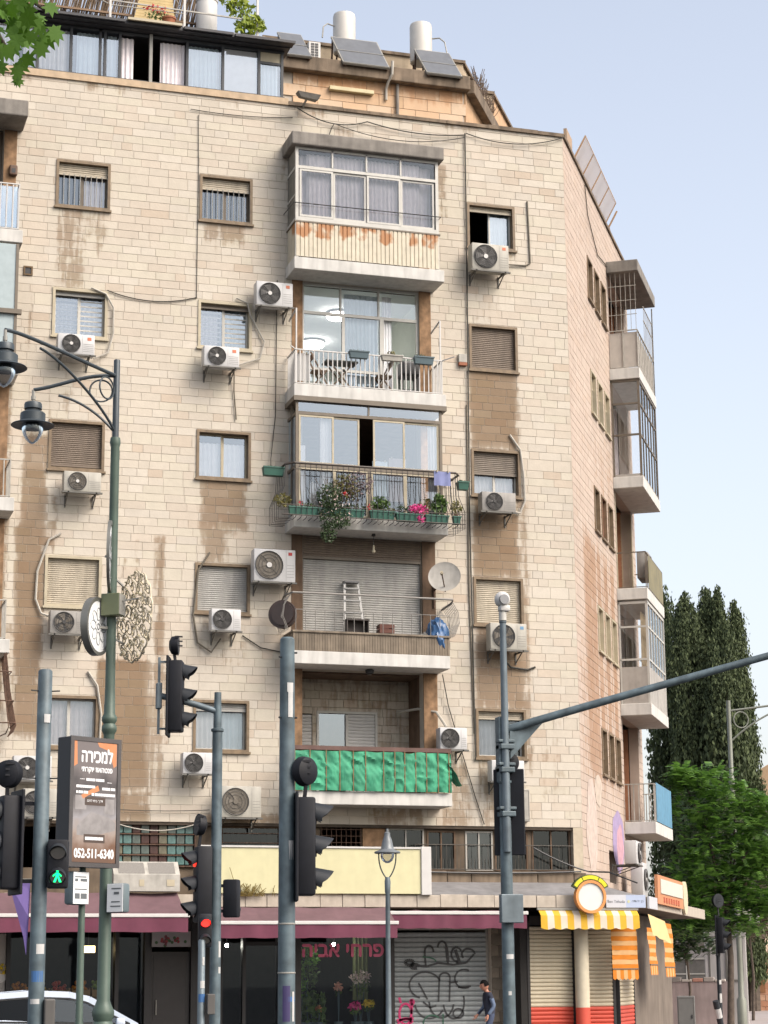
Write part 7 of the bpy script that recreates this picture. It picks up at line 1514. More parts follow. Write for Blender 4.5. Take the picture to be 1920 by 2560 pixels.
# small plates on the poles
def plate(label, c, v_, wd, hh, lines, pole):
    t = thing('bus_stop_plate', label, 'sign', c, 'small white plates on the poles'); v_ = v_.normalized(); n_ = v_.cross(Vector((0, 0, 1))).normalized(); n_ = n_ if n_.y < 0 else -n_
    M_ = Matrix.Translation(c) @ Matrix((v_, -n_, Vector((0, 0, 1)))).transposed().to_4x4()
    mb = MB(M_); mb.cbox(-wd / 2, wd / 2, -.09, .05, 0, hh, .03); build(mb, 'case', mat('plate_case', px(120, 136, 142), .45, var=.1), t, smooth=True)
    mb = MB(M_); b = bmesh.new(); mb.cbox(-wd / 2 + .008, wd / 2 - .008, -.096, -.088, .008, hh - .008, .003); b.free(); build(mb, 'face', WHD, t)
    mb = MB(M_)
    for a, b_, zz, h in lines: mb.box(-wd / 2 + wd * a, -wd / 2 + wd * b_, -.0985, -.0965, hh * zz, hh * zz + h)
    build(mb, 'print', mat('print_grey', px(120, 126, 130), .6), t); mb = MB(); mb.bar(Vector(c) + Vector((0, 0, hh * .6)), Vector((pole[0], pole[1], c[2] + hh * .6)), .03); build(mb, 'clamp', BLACK, t)
plate('white rounded notice plate on the pole under the advert box', (3.60, -19.66, 2.56), vplane(8.8, 45), .26, .37, [(.12, .8, .82, .012), (.12, .3, .70, .03), (.45, .85, .70, .03), (.12, .85, .45, .012), (.12, .42, .18, .06), (.48, .85, .18, .06)], (AX, AY))
plate('grey rounded notice plate on the green lamp post', (4.26, -18.78, 2.50), vplane(9.7, -35), .24, .34, [(.3, .85, .8, .014), (.45, .75, .62, .03), (.3, .8, .35, .014), (.25, .85, .2, .014)], (lx, ly))
# second mast: arm with signal
t = mast('signal_mast', 'blue grey mast with short cross arm carrying a black signal', 'mast', 5.83, -16.92, [(.12, 0), (.12, .02), (.074, .03), (.07, 2.0), (.066, 4.88), (.085, 4.89), (.085, 4.92), (.052, 4.93), (.05, 5.15), (.045, 5.36), (.045, 5.4)], MAST, 20, 'blue grey signal masts')
mb = MB(); mb.tube([(5.82, -16.92, 5.15), (5.55, -16.86, 5.24), (5.06, -16.77, 5.36)], .042, 10); build(mb, 'arm', STEEL, t, smooth=True)
mb = MB(); mb.cbox(5.04, 5.11, -16.82, -16.72, 5.18, 5.52, .01); mb.bar((5.075, -16.77, 4.85), (5.075, -16.77, 5.86), .03); mb.bar((5.075, -16.77, 5.80), (5.2, -16.79, 5.80), .025); mb.bar((5.075, -16.77, 4.92), (5.2, -16.79, 4.92), .025); build(mb, 'clamp', STEEL, t)
stickers(t, 5.83, -16.92, .07, [(2.0, .2, -50, .04, STK), (1.8, .08, -50, .04, STK)])
head('black three lens signal hung on the cross arm with visors facing right', (5.29, -16.81, 4.88), R(-18), 3, board=.34, w_=.28, mod=.31)
round_device('black round disc standing above the cross arm signal', (5.30, -16.81, 6.02), (.95, -.3, 0), .13)
head('black vehicle signal facing left with one red lens lit', (5.66, -16.9, 2.44), R(180), 3, lit={2: mat('lamp_red_dim', (.5, .03, .03), .3, emit=(1, .04, .02), estr=.5)}, w_=.28, mod=.32, pole=(5.83, -16.92))
round_device('tilted round disc above the red lit signal', (5.60, -16.88, 3.68), (-.9, -.1, .1), .14)
head('black box signal seen from behind at the right of the arm mast', (6.03, -16.95, 2.5), R(60), 2, w_=.2, mod=.24, pole=(5.83, -16.92), dpt=.16)
t = mast('pedestrian_signal_post', 'thin grey post with stickers below the red standing pedestrian signal', 'post', 5.57, -17.3, [(.08, 0), (.08, .02), (.05, .03), (.045, 2.2), (.03, 2.22)], STEEL, 14)
stickers(t, 5.57, -17.3, .047, [(1.45, .1, -90, .09, STKB), (1.62, .09, -80, .06, STK), (1.9, .1, -70, .03, STK)])
mb = MB(); mb.cbox(5.63, 5.73, -17.4, -17.28, 1.3, 1.55, .01); build(mb, 'push_button_box', MATS['button_box'], t)
head('small pedestrian signal with the red figure lit low on the arm mast', (5.63, -17.2, 2.12), R(-95), 2, lit={1: REDL}, w_=.17, mod=.21, green_man=False, dpt=.12)
# thick central mast
t = mast('signal_mast', 'thick blue grey mast in the middle with stickers and a black signal', 'mast', 5.47, -21.98, [(.13, 0), (.13, .02), (.092, .03), (.09, 2.0), (.078, 5.30), (.06, 5.32)], MAST, 24, 'blue grey signal masts')
stickers(t, 5.47, -21.98, .084, [(4.45, .27, -78, .055, STK), (4.72, .1, -80, .07, STK), (2.95, .2, -70, .06, STK)]); stickers(t, 5.47, -21.98, .0915, [(1.3, .36, -105, .08, mat('sticker_purple', px(70, 60, 110), .6)), (1.5, .05, -70, .1, STKB), (1.3, .3, -55, .03, STK)])
mb = MB()
for zz in (2.28, 1.78): mb.lathe([(.089, zz), (.095, zz + .005), (.095, zz + .015), (.089, zz + .02)], (5.47, -21.98, 0), 24)
build(mb, 'strap', ALUG, t); mb = MB()
for zz, s_ in ((5.15, 1), (5.1, -1), (4.45, -1), (4.45, 1)): mb.tube([(5.47 + .07 * s_, -22.0, zz), (5.47 + .10 * s_, -22.02, zz)], .01, 5)
build(mb, 'peg', BLACK, t)
head('large black signal on the thick central mast with visors facing right', (5.66, -22.03, 2.58), R(-12), 3, w_=.30, mod=.34, board=.36, pole=(5.47, -21.98), dpt=.2)
round_device('black round disc above the central mast signal', (5.64, -22.03, 3.88), (-.5, .8, 0), .16)
# right mast with camera and long arm
t = mast('camera_mast', 'grey mast topped by a white dome camera with a long arm reaching right', 'mast', 9.42, -17.98, [(.13, 0), (.13, .02), (.085, .03), (.078, 2.7), (.074, 4.18), (.09, 4.19), (.09, 4.22), (.05, 4.23)], MAST, 20)
mb = MB(); mb.lathe([(.052, 3.3), (.05, 4.5), (.042, 6.28), (.05, 6.29), (.05, 6.31)], (9.41, -18.06, 0), 14); build(mb, 'upper_pole', STEEL, t, smooth=True)
mb = MB(); mb.cbox(9.33, 9.42, -18.04, -17.9, 4.2, 5.05, .01)
for zz in (4.32, 4.62, 3.75): mb.cbox(9.33, 9.52, -18.12, -17.9, zz, zz + .07, .012); mb.cbox(9.31, 9.54, -18.09, -17.95, zz + .09, zz + .13, .01)
build(mb, 'clamp', MAST, t)
mb = MB(); mb.tube(bez((9.45, -18.0, 4.88), (10.2, -18.3, 5.12), (11.6, -18.9, 5.5), (14.2, -20.0, 6.22), 20), [.055 - .010 * i / 20 for i in range(21)], 12); build(mb, 'arm', MAST, t, smooth=True)
mb = MB(); mb.prism([(9.48, 4.90), (9.98, 5.02), (9.48, 4.5)], -18.06, -18.04); build(mb, 'gusset', MAST, t)
mb = MB(); mb.cbox(9.28, 9.58, -18.15, -18.05, 2.4, 2.76, .01); build(mb, 'cabinet', STEEL, t)
mb = MB(); mb.lathe([(.035, 0), (.05, .01), (.05, .12), (.04, .13), (.06, .15), (.06, .19)], (9.41, -18.06, 6.31), 16); build(mb, 'camera_neck', ALU, t, smooth=True)
mb = MB(); mb.sphere((9.41, -18.06, 6.60), .105, (1, 1, 1.05), 18, 12); mb.cbox(9.36, 9.50, -18.13, -18.0, 6.44, 6.52, .02); build(mb, 'camera_dome', WHITE, t, smooth=True); mb = MB(); mb.disc((9.40, -18.155, 6.59), (-.1, 1, 0), .065, .03, 18); build(mb, 'camera_lens', mat('lens_grey', px(150, 152, 156), .3, .2), t)
stickers(t, 9.42, -17.98, .08, [(1.95, .06, -90, .1, STK), (1.5, .05, -100, .04, STK)])
head('tall black signal seen from behind on the camera mast', (9.52, -17.9, 3.32), R(62), 3, w_=.28, mod=.33, board=.40, pole=(9.42, -17.98))
round_device('black round disc behind the clamps of the camera mast', (9.52, -17.85, 4.47), (.2, .9, 0), .15)
# small lantern post
sx_, sy_ = 10.03, -10.8
t = mast('lantern_post', 'slim grey post with a single bell lantern on a forked top', 'street lamp', sx_, sy_, [(.09, 0), (.09, .6), (.05, .7), (.042, 1.6), (.036, 3.05), (.045, 3.08), (.05, 3.25), (.035, 3.32)], STEEL, 16)
mb = MB()
for s_ in (-1, 1): mb.tube(bez((sx_, sy_, 3.28), (sx_ + .08 * s_, sy_, 3.36), (sx_ + .16 * s_, sy_, 3.5), (sx_ + .145 * s_, sy_, 3.72)), .011, 6)
build(mb, 'fork', LAMPG, t, smooth=True); mb = MB(); mb.lathe([(.21, 3.70), (.215, 3.715), (.20, 3.735), (.12, 3.76), (.105, 3.78), (.085, 3.88), (.075, 3.92), (.05, 3.98), (.05, 4.03), (.02, 4.05), (.02, 4.1)], (sx_, sy_, 0), 28); build(mb, 'shade', mat('lantern_grey', px(132, 138, 142), .45, .2), t, smooth=True)
mb = MB(); mb.lathe([(.115, 3.71), (.11, 3.64), (.08, 3.58), (.03, 3.545)], (sx_, sy_, 0), 20); build(mb, 'bowl', LCLR, t, smooth=True)

# ------------------------------------------------------------------ parked car
CARP = mat('car_white', (.55, .62, .72), .25, var=.02, coat=.6); TYRE = mat('tyre', (.02, .02, .02), .9); RIM = mat('rim_alloy', px(170, 174, 178), .3, .8); CGL = glassmat('car_glass', (.06, .09, .13), .012); LTRIM = mat('car_trim', (.02, .02, .022), .4)
t = thing('parked_car', 'white hatchback at the kerb in front of the fruit shop', 'car', (5.2, -6.2, 0)); cx0, yc = 3.3, -6.8
def carx(u): return cx0 + u
lower = [(0, .35, .9), (.05, .3, 1.0), (.25, .25, 1.06), (1.0, .22, 1.08), (2.0, .22, 1.02), (2.9, .22, .98), (3.3, .22, .97), (3.8, .25, .90), (4.15, .3, .78), (4.25, .36, .62)]
sec = lambda hw, z0, z1: [(-hw * .92, z0), (-hw, z0 + .18), (-hw, z1 - .12), (-hw * .96, z1), (hw * .96, z1), (hw, z1 - .12), (hw, z0 + .18), (hw * .92, z0)]
mb = MB(); vs = []; k = 8
for u, z0, z1 in lower:
    hw = .86 * (1 - .12 * max(0, (u - 3.4) / .85) ** 2 - .08 * max(0, (.4 - u) / .4) ** 2)
    vs += [(carx(u), yc + a, b) for a, b in sec(hw, z0, z1)]
n = len(lower); mb.add(vs, [(i * k + j, (i + 1) * k + j, (i + 1) * k + (j + 1) % k, i * k + (j + 1) % k) for i in range(n - 1) for j in range(k)] + [tuple(range(k)), tuple((n - 1) * k + j for j in range(k - 1, -1, -1))]); build(mb, 'body', CARP, t, smooth=True)
roof = [(.35, 1.08, .80), (.55, 1.36, .70), (.9, 1.50, .63), (1.5, 1.545, .62), (2.1, 1.52, .62), (2.45, 1.44, .64), (3.25, .99, .78)]
mb = MB(); vs = []
for u, z, hw in roof: vs += [(carx(u), yc - hw, z - .015), (carx(u), yc - hw * .55, z + .012), (carx(u), yc, z + .018), (carx(u), yc + hw * .55, z + .012), (carx(u), yc + hw, z - .015)]
mb.add(vs[5:5 * 6], [(i * 5 + j, i * 5 + j + 1, (i + 1) * 5 + j + 1, (i + 1) * 5 + j) for i in range(4) for j in range(4)])
for s_ in (-1, 1):      # pillars and roof rails
    for a, b in (((.35, 1.08, .8), (.55, 1.36, .7)), ((.55, 1.36, .7), (.9, 1.5, .63)), ((.9, 1.5, .63), (1.5, 1.545, .62)), ((1.5, 1.545, .62), (2.1, 1.52, .62)), ((2.1, 1.52, .62), (2.45, 1.44, .64)), ((2.45, 1.44, .64), (3.25, .99, .78)), ((.62, 1.07, .82), (.85, 1.47, .66))):
        mb.bar((carx(a[0]), yc + s_ * a[2], a[1] - .035), (carx(b[0]), yc + s_ * b[2], b[1] - .035), .06, .10)
build(mb, 'roof', CARP, t, smooth=True)
for nm, us in (('side_window', ((.66, .88), (1.64, 1.66))), ('side_window', ((1.70, 1.72), (2.42, 3.1)))):
    for s_ in (-1, 1):
        (a0, a1), (b0, b1) = us; mb = MB(); mb.add([(carx(a0), yc + s_ * .835, 1.05), (carx(b1), yc + s_ * (.81), 1.01 if b1 < 2 else 1.0), (carx(b0), yc + s_ * .69, 1.36 if b0 > 2 else 1.43), (carx(a1), yc + s_ * .70, 1.40 if a1 < 1 else 1.43)], [(0, 1, 2, 3)]); build(mb, nm, CGL, t)
mb = MB(); mb.add([(carx(2.46), yc - .62, 1.44), (carx(3.24), yc - .76, 1.0), (carx(3.24), yc + .76, 1.0), (carx(2.46), yc + .62, 1.44)], [(0, 1, 2, 3)]); build(mb, 'windscreen', CGL, t)
mb = MB(); mb.add([(carx(.36), yc - .76, 1.09), (carx(.56), yc - .66, 1.36), (carx(.56), yc + .66, 1.36), (carx(.36), yc + .76, 1.09)], [(0, 1, 2, 3)]); build(mb, 'rear_window', CGL, t)
mb = MB(); mb.cbox(carx(.5), carx(2.9), yc - .7, yc + .7, .5, .98, .05); mb.cbox(carx(1.75), carx(1.9), yc - .6, yc - .15, .9, 1.3, .05); mb.cbox(carx(1.75), carx(1.9), yc + .15, yc + .6, .9, 1.3, .05); build(mb, 'seats', LTRIM, t)
for s_ in (-1, 1):
    mb = MB(); z_ = lambda u: 1.055 - .012 * u
    for a, b in (((.62, 1.06, .845), (3.12, .995, .825)), ((.64, 1.05, .84), (.90, 1.40, .70)), ((.90, 1.405, .695), (1.5, 1.445, .68)), ((1.5, 1.445, .68), (2.1, 1.42, .68)), ((2.1, 1.42, .68), (2.38, 1.36, .69)), ((2.38, 1.36, .69), (3.12, .995, .81)), ((1.66, 1.04, .845), (1.70, 1.44, .69))): mb.bar((carx(a[0]), yc + s_ * a[2], a[1]), (carx(b[0]), yc + s_ * b[2], b[1]), .03, .03)
    build(mb, 'window_trim', LTRIM, t)
    mb = MB()
    for u in (1.66, 2.75, .72): mb.bar((carx(u), yc + s_ * .868, .3), (carx(u), yc + s_ * .858, .98), .008)
    build(mb, 'door_seam', LTRIM, t)
for u in (.75, 3.4):
    for s_ in (-1, 1):
        mb = MB(); mb.disc((carx(u), yc + s_ * .80, .31), (0, 1, 0), .31, .2, 24); wh = build(mb, 'wheel', TYRE, t, smooth=True); mb = MB(); mb.disc((carx(u), yc + s_ * .905, .31), (0, 1, 0), .2, .01, 20); build(mb, 'rim', RIM, wh)
for s_ in (-1, 1):
    mb = MB(); mb.cbox(carx(2.85), carx(3.0), yc + s_ * 1.0 - .08, yc + s_ * 1.0 + .08, .98, 1.1, .03); build(mb, 'wing_mirror', CARP, t, smooth=True)
    mb = MB(); mb.sphere((carx(4.1), yc + s_ * .62, .72), .13, (.8, 1, .5)); build(mb, 'headlight', ALU, t, smooth=True); mb = MB(); mb.box(carx(.02), carx(.08), yc + s_ * .7 - .1, yc + s_ * .7 + .1, .75, .95); build(mb, 'tail_light', REDP, t)
    mb = MB(); mb.bar((carx(1.25), yc + s_ * .875, .95), (carx(1.4), yc + s_ * .875, .95), .03); mb.bar((carx(2.4), yc + s_ * .875, .93), (carx(2.55), yc + s_ * .875, .93), .03); build(mb, 'door_handle', CARP, t)

# ------------------------------------------------------------------ pedestrian walking left past the grey shutter
def skin_mesh(pts, edges, root=0, sub=2):
    me = bpy.data.meshes.new('body'); me.from_pydata([p[0] for p in pts], edges, []); ob = bpy.data.objects.new('body', me); COL.objects.link(ob)
    md = ob.modifiers.new('skin', 'SKIN'); md.use_smooth_shade = True
    for i, p in enumerate(pts): me.skin_vertices[0].data[i].radius = p[1]; me.skin_vertices[0].data[i].use_root = (i == root)
    s_ = ob.modifiers.new('sub', 'SUBSURF'); s_.levels = sub; s_.render_levels = sub
    dg = bpy.context.evaluated_depsgraph_get(); m2 = bpy.data.meshes.new_from_object(ob.evaluated_get(dg)); vs = [v.co.copy() for v in m2.vertices]; fs = [list(p.vertices) for p in m2.polygons]
    bpy.data.objects.remove(ob); bpy.data.meshes.remove(me); bpy.data.meshes.remove(m2); return vs, fs
PX, PY = 15.05, -1.7
PM = Matrix.Translation((PX, PY, .13)) @ Matrix.Rotation(R(180), 4, 'Z') @ Matrix.Scale(.885, 4)         # local +x = walking direction (towards the left)
pts = [((0, 0, .92), (.15, .12)), ((0, 0, 1.05), (.14, .11)), ((.02, 0, 1.22), (.15, .12)), ((.04, 0, 1.36), (.15, .11)), ((.07, 0, 1.45), (.06, .06)), ((.10, 0, 1.52), (.055, .055)),
       ((.05, .17, 1.38), (.065, .065)), ((-.03, .22, 1.12), (.05, .05)), ((.12, .20, .92), (.04, .04)), ((.05, -.17, 1.38), (.065, .065)), ((.06, -.22, 1.11), (.05, .05)), ((.24, -.19, .93), (.04, .04)),
       ((.0, .09, .86), (.09, .09)), ((.16, .10, .48), (.065, .065)), ((.10, .10, .10), (.045, .045)), ((.22, .10, .04), (.04, .035)), ((.0, -.09, .86), (.09, .09)), ((-.05, -.10, .48), (.065, .065)), ((-.30, -.10, .16), (.045, .045)), ((-.22, -.10, .05), (.04, .035))]
ed = [(0, 1), (1, 2), (2, 3), (3, 4), (4, 5), (3, 6), (6, 7), (7, 8), (3, 9), (9, 10), (10, 11), (0, 12), (12, 13), (13, 14), (14, 15), (0, 16), (16, 17), (17, 18), (18, 19)]
vs, fs = skin_mesh([(p[0], p[1]) for p in pts], ed)
t = thing('person', 'person with short black hair in a dark blue top walking past the grey shutter', 'person', (PX, PY, .13))
SHIRT = mat('shirt_navy', (.014, .018, .034), .85, var=.2); SLEEVE = mat('sleeve_bluegrey', px(110, 128, 156), .85); TROU = mat('trousers_denim', (.04, .055, .10), .9); SKINM = mat('skin', px(196, 140, 116), .55, var=.06); HAIR = mat('hair_black', (.004, .0035, .0035), .8, spec=.1); SHOE = mat('shoe_dark', (.03, .03, .03), .6)
mb = MB(PM); mb.add(vs, fs)
cent = [sum((Vector(vs[i]) for i in f), Vector()) / len(f) for f in fs]
mb.m = [3 if c.z < .1 else 2 if c.z < .95 and abs(c.y) < .19 and not (c.x > .24 and c.z > .9) else (1 if (abs(c.y) > .17 and c.z < 1.3) else (4 if c.z > 1.45 else 0)) for c in cent]
build(mb, 'body', [SHIRT, SLEEVE, TROU, SHOE, SKINM], t, smooth=True)
hb = bmesh.new(); bmesh.ops.create_uvsphere(hb, u_segments=20, v_segments=16, radius=.1)
HM = PM @ Matrix.Translation((.13, 0, 1.60)) @ Matrix.Rotation(R(18), 4, 'Y')
for v_ in hb.verts:
    c = v_.co; c.x *= 1.02; c.y *= .78; c.z *= 1.2
    if c.x > .05 and abs(c.y) < .02 and -.03 < c.z < .025: c.x += .022            # nose
    if c.x > .0 and c.z < -.05: c.x += .012; c.y *= .85                            # jaw and chin
    if c.x > .07 and abs(abs(c.y) - .035) < .018 and .0 < c.z < .035: c.x -= .008    # eye sockets
mb = MB(HM); mb.addbm(hb)
for s_ in (-1, 1): mb.sphere((0.0, .08 * s_, 0.0), .025, (.7, .4, 1.2), 8, 6)
hd = build(mb, 'head', SKINM, t, smooth=True); hb.free()
mb = MB(HM)
for s_ in (-1, 1): mb.sphere((.088, .034 * s_, .015), .010, u=8, v=6)
mb.box(.098, .104, -.022, .022, -.058, -.052); build(mb, 'eyes_and_mouth', HAIR, hd)
hb = bmesh.new(); bmesh.ops.create_uvsphere(hb, u_segments=20, v_segments=14, radius=.108)
bmesh.ops.delete(hb, geom=[f for f in hb.faces if f.calc_center_median().z < -.03 or (f.calc_center_median().x > .045 and f.calc_center_median().z < .055)], context='FACES')
for v_ in hb.verts: v_.co.x = v_.co.x * 1.03 - .004; v_.co.y *= .84; v_.co.z = v_.co.z * 1.2 + .004
mb = MB(HM); mb.addbm(hb); build(mb, 'hair', HAIR, t, smooth=True); hb.free()
for (wx, wy, wz), dr in (((.13, .20, .91), Vector((.25, 0, -1))), ((.25, -.19, .92), Vector((.6, 0, -.8)))):
    dr.normalize(); sdv = Vector((0, 1, 0)); upv = dr.cross(sdv); mb = MB(PM); w0 = Vector((wx, wy, wz)); mb.tube([w0 - dr * .02, w0 + dr * .03, w0 + dr * .085], [.024, .034, .032], 8)
    for i, (o_, ln) in enumerate(((-.026, .065), (-.009, .078), (.009, .074), (.026, .058))):
        a = w0 + dr * .08 + sdv * o_; mb.tube([a, a + dr * ln * .5, a + dr * ln * .8 + upv * .018, a + dr * ln * .85 + upv * .036], [.0095, .009, .008, .006], 6)
    a = w0 + dr * .03 + upv * .025; mb.tube([a, a + dr * .03 + upv * .02, a + dr * .06 + upv * .022], [.011, .010, .008], 6); build(mb, 'hand', SKINM, t, smooth=True)

# ------------------------------------------------------------------ things in the shop windows
def bulb(label, c):
    t = thing('shop_bulb', label, 'lamp', c, 'lit bulbs in the shops'); mb = MB(); mb.sphere(c, .036, u=14, v=10); build(mb, 'bulb', mat('bulb_lit', (.9, .9, .85), .4, emit=(1, .97, .85), estr=60), t, smooth=True); mb = MB(); mb.tube([Vector(c) + Vector((0, 0, .045)), Vector(c) + Vector((0, 0, .3))], .012, 6); build(mb, 'flex', BLACK, t)
bulb('lit bulb inside the dark doorway shop', (10.02, .9, 2.42)); bulb('lit bulb behind the pink lettering of the flower shop', (12.35, .7, 2.43))
t = thing('display_lamp', 'small warm lit lamp inside the fruit shop window', 'lamp', (7.05, .9, 2.3)); mb = MB(); mb.cbox(6.93, 7.18, .85, 1.0, 2.28, 2.42, .01); build(mb, 'shade', mat('warm_lit', (.8, .6, .3), .5, emit=(1, .72, .35), estr=2.2), t); mb = MB(); mb.bar((7.05, .92, 2.42), (7.05, .92, 3.0), .02); build(mb, 'flex', BLACK, t)
rl = random.Random(31); FR = [mat('fruit_orange', (.55, .2, .02), .5), mat('fruit_yellow', (.55, .4, .05), .5), mat('fruit_red', (.4, .04, .03), .4), mat('fruit_green', (.15, .25, .04), .5)]
for i, lb in enumerate(('crate of oranges at the left of the fruit shop window', 'crate of lemons second in the fruit shop window', 'crate of mixed red fruit in the middle of the shop window', 'crate of peaches fourth in the fruit shop window', 'crate of greens at the right of the fruit shop window')):
    x0 = 5.4 + .42 * i; t = thing('fruit_crate', lb, 'crate', (x0 + .19, .7, 1.4), 'fruit crates in the shop window'); mb = MB(); mb.box(x0, x0 + .38, .5, .52, 1.38, 1.52); mb.box(x0, x0 + .02, .52, 1.0, 1.38, 1.56); mb.box(x0 + .36, x0 + .38, .52, 1.0, 1.38, 1.56); mb.box(x0 + .02, x0 + .36, .52, 1.0, 1.38, 1.40); build(mb, 'box', mat('crate_pine', (.3, .2, .1), .8, var=.2), t)
    mb = MB()
    for k in range(26): mb.sphere((x0 + .05 + .28 * rl.random(), .56 + .4 * rl.random(), 1.50 + .08 * rl.random() + .1 * (k % 3 == 0)), .04, u=8, v=6)
    build(mb, 'fruit', FR[(0, 1, 2, 0, 3)[i]], t, smooth=True)
t = thing('display_shelf', 'dark shelf under the fruit crates inside the window', 'shelf', (6.4, .7, .12)); mb = MB(); mb.box(5.36, 7.46, .46, 1.1, 1.33, 1.37); build(mb, 'board', WOOD, t); mb = MB()
for xx in (5.4, 6.4, 7.4): mb.bar((xx, .8, .12), (xx, .8, 1.33), .05)
build(mb, 'leg', WOOD, t)
t = thing('fruit_sign', 'white hanging sign with painted fruit under the left awning', 'sign', (8.62, -.02, 2.37)); mb = MB(); mb.cbox(8.22, 9.04, -.03, .02, 2.38, 2.70, .006); build(mb, 'board', mat('fruit_sign_grey', px(170, 166, 168), .5, var=.08), t); mb = MB()
for k in range(24): mb.sphere((8.62 + rl.gauss(0, .12), -.034, 2.52 + rl.gauss(0, .045)), .032, (1, .12, 1), 8, 6)
mb.m = [rl.choice((0, 1, 1, 2)) for _ in mb.f]; mb.m = [(i // 48) % 3 for i in range(len(mb.f))]; build(mb, 'painted_fruit', [mat('paint_green', (.03, .08, .03), .6), mat('paint_red', (.25, .03, .04), .6), mat('paint_maroon', (.12, .02, .03), .6)], t); mb = MB(); mb.bar((8.4, 0, 2.7), (8.4, 0, 3.15), .01); mb.bar((8.85, 0, 2.7), (8.85, 0, 3.15), .01); build(mb, 'wire', BLACK, t)
t = thing('shop_poster', 'pale poster with a bowl of food at the left shop edge', 'poster', (5.0, .19, 1.5)); mb = MB(); mb.box(4.6, 5.24, .2, .212, 1.4, 2.66); build(mb, 'sheet', mat('poster_pale', px(190, 186, 180), .6, var=.06), t); mb = MB(); mb.prism(arc(5.1, 1.85, .2, .18, 180, 360), .194, .199); build(mb, 'bowl', WHITE, t); mb = MB(); leaves(mb, (5.1, .19, 1.95), (.16, .004, .12), 90, .04, rl); build(mb, 'food', YEL, t)
def bunch(label, c, rad, n, mt, cat='flowers', stem=True, sz=.05):
    t = thing('flower_bunch', label, cat, (c[0], c[1], .5), 'flowers and plants inside the flower shop'); mb = MB(); leaves(mb, c, rad, n, sz, rl); build(mb, 'blooms', mt, t); mb = MB(); leaves(mb, (c[0], c[1], c[2] - rad[2] * 1.2), (rad[0], rad[1], rad[2]), n // 2, sz, rl); build(mb, 'leaves', LF, t)
    mb = MB(); mb.lathe([(.08, .5), (.1, .5 + .3), (.11, .8)], (c[0], c[1], 0), 12)
    for k in range(5): mb.tube([(c[0], c[1], .7), (c[0] + rl.uniform(-.5, .5) * rad[0], c[1], c[2])], .006, 4)
    build(mb, 'vase', PBOX, t)
BRL = leafmat('leaf_lit_green', (.09, .25, .03), (.2, .42, .06), .3)
bunch('bright green hanging plant at the left of the flower shop window', (11.75, .65, 2.15), (.25, .2, .3), 260, BRL, sz=.06)
bunch('trailing green plant below the bright one in the flower shop window', (11.6, .6, 1.65), (.12, .15, .35), 120, BRL, sz=.05)
bunch('palm like dark plant low in the flower shop window', (11.9, .7, 1.2), (.3, .2, .28), 180, LF, sz=.08); bunch('peach flower in the middle of the shop window', (12.45, .7, 1.55), (.08, .08, .1), 50, leafmat('petal_peach', (.6, .25, .18), (.75, .4, .3), .1)); bunch('pale orchids right of centre in the flower shop', (12.95, .7, 1.72), (.25, .15, .16), 90, PALEP)
bunch('small orange flower by the left palm in the shop', (11.98, .6, 1.08), (.07, .07, .07), 30, leafmat('petal_orange', (.6, .2, .1), (.7, .3, .15), .1)); bunch('magenta flowers on the low stand in the shop', (12.8, .6, 1.12), (.14, .1, .09), 90, LILAC if False else PINK); bunch('yellow chrysanthemums at the right of the shop window', (13.1, .6, 1.18), (.14, .1, .08), 110, YEL)
t = thing('curtain_strip', 'pale green curtain strip inside the right of the flower shop window', 'curtain', (13.05, .9, 1.2)); mb = MB(); mb.curtain(12.85, 13.2, 1.25, 2.6, .95, .03, .09, 3); build(mb, 'fabric', mat('curtain_palegreen', px(150, 160, 110), .9), t, smooth=True); mb = MB(); mb.bar((12.8, .95, 2.62), (13.25, .95, 2.62), .02); build(mb, 'rod', ALUG, t)

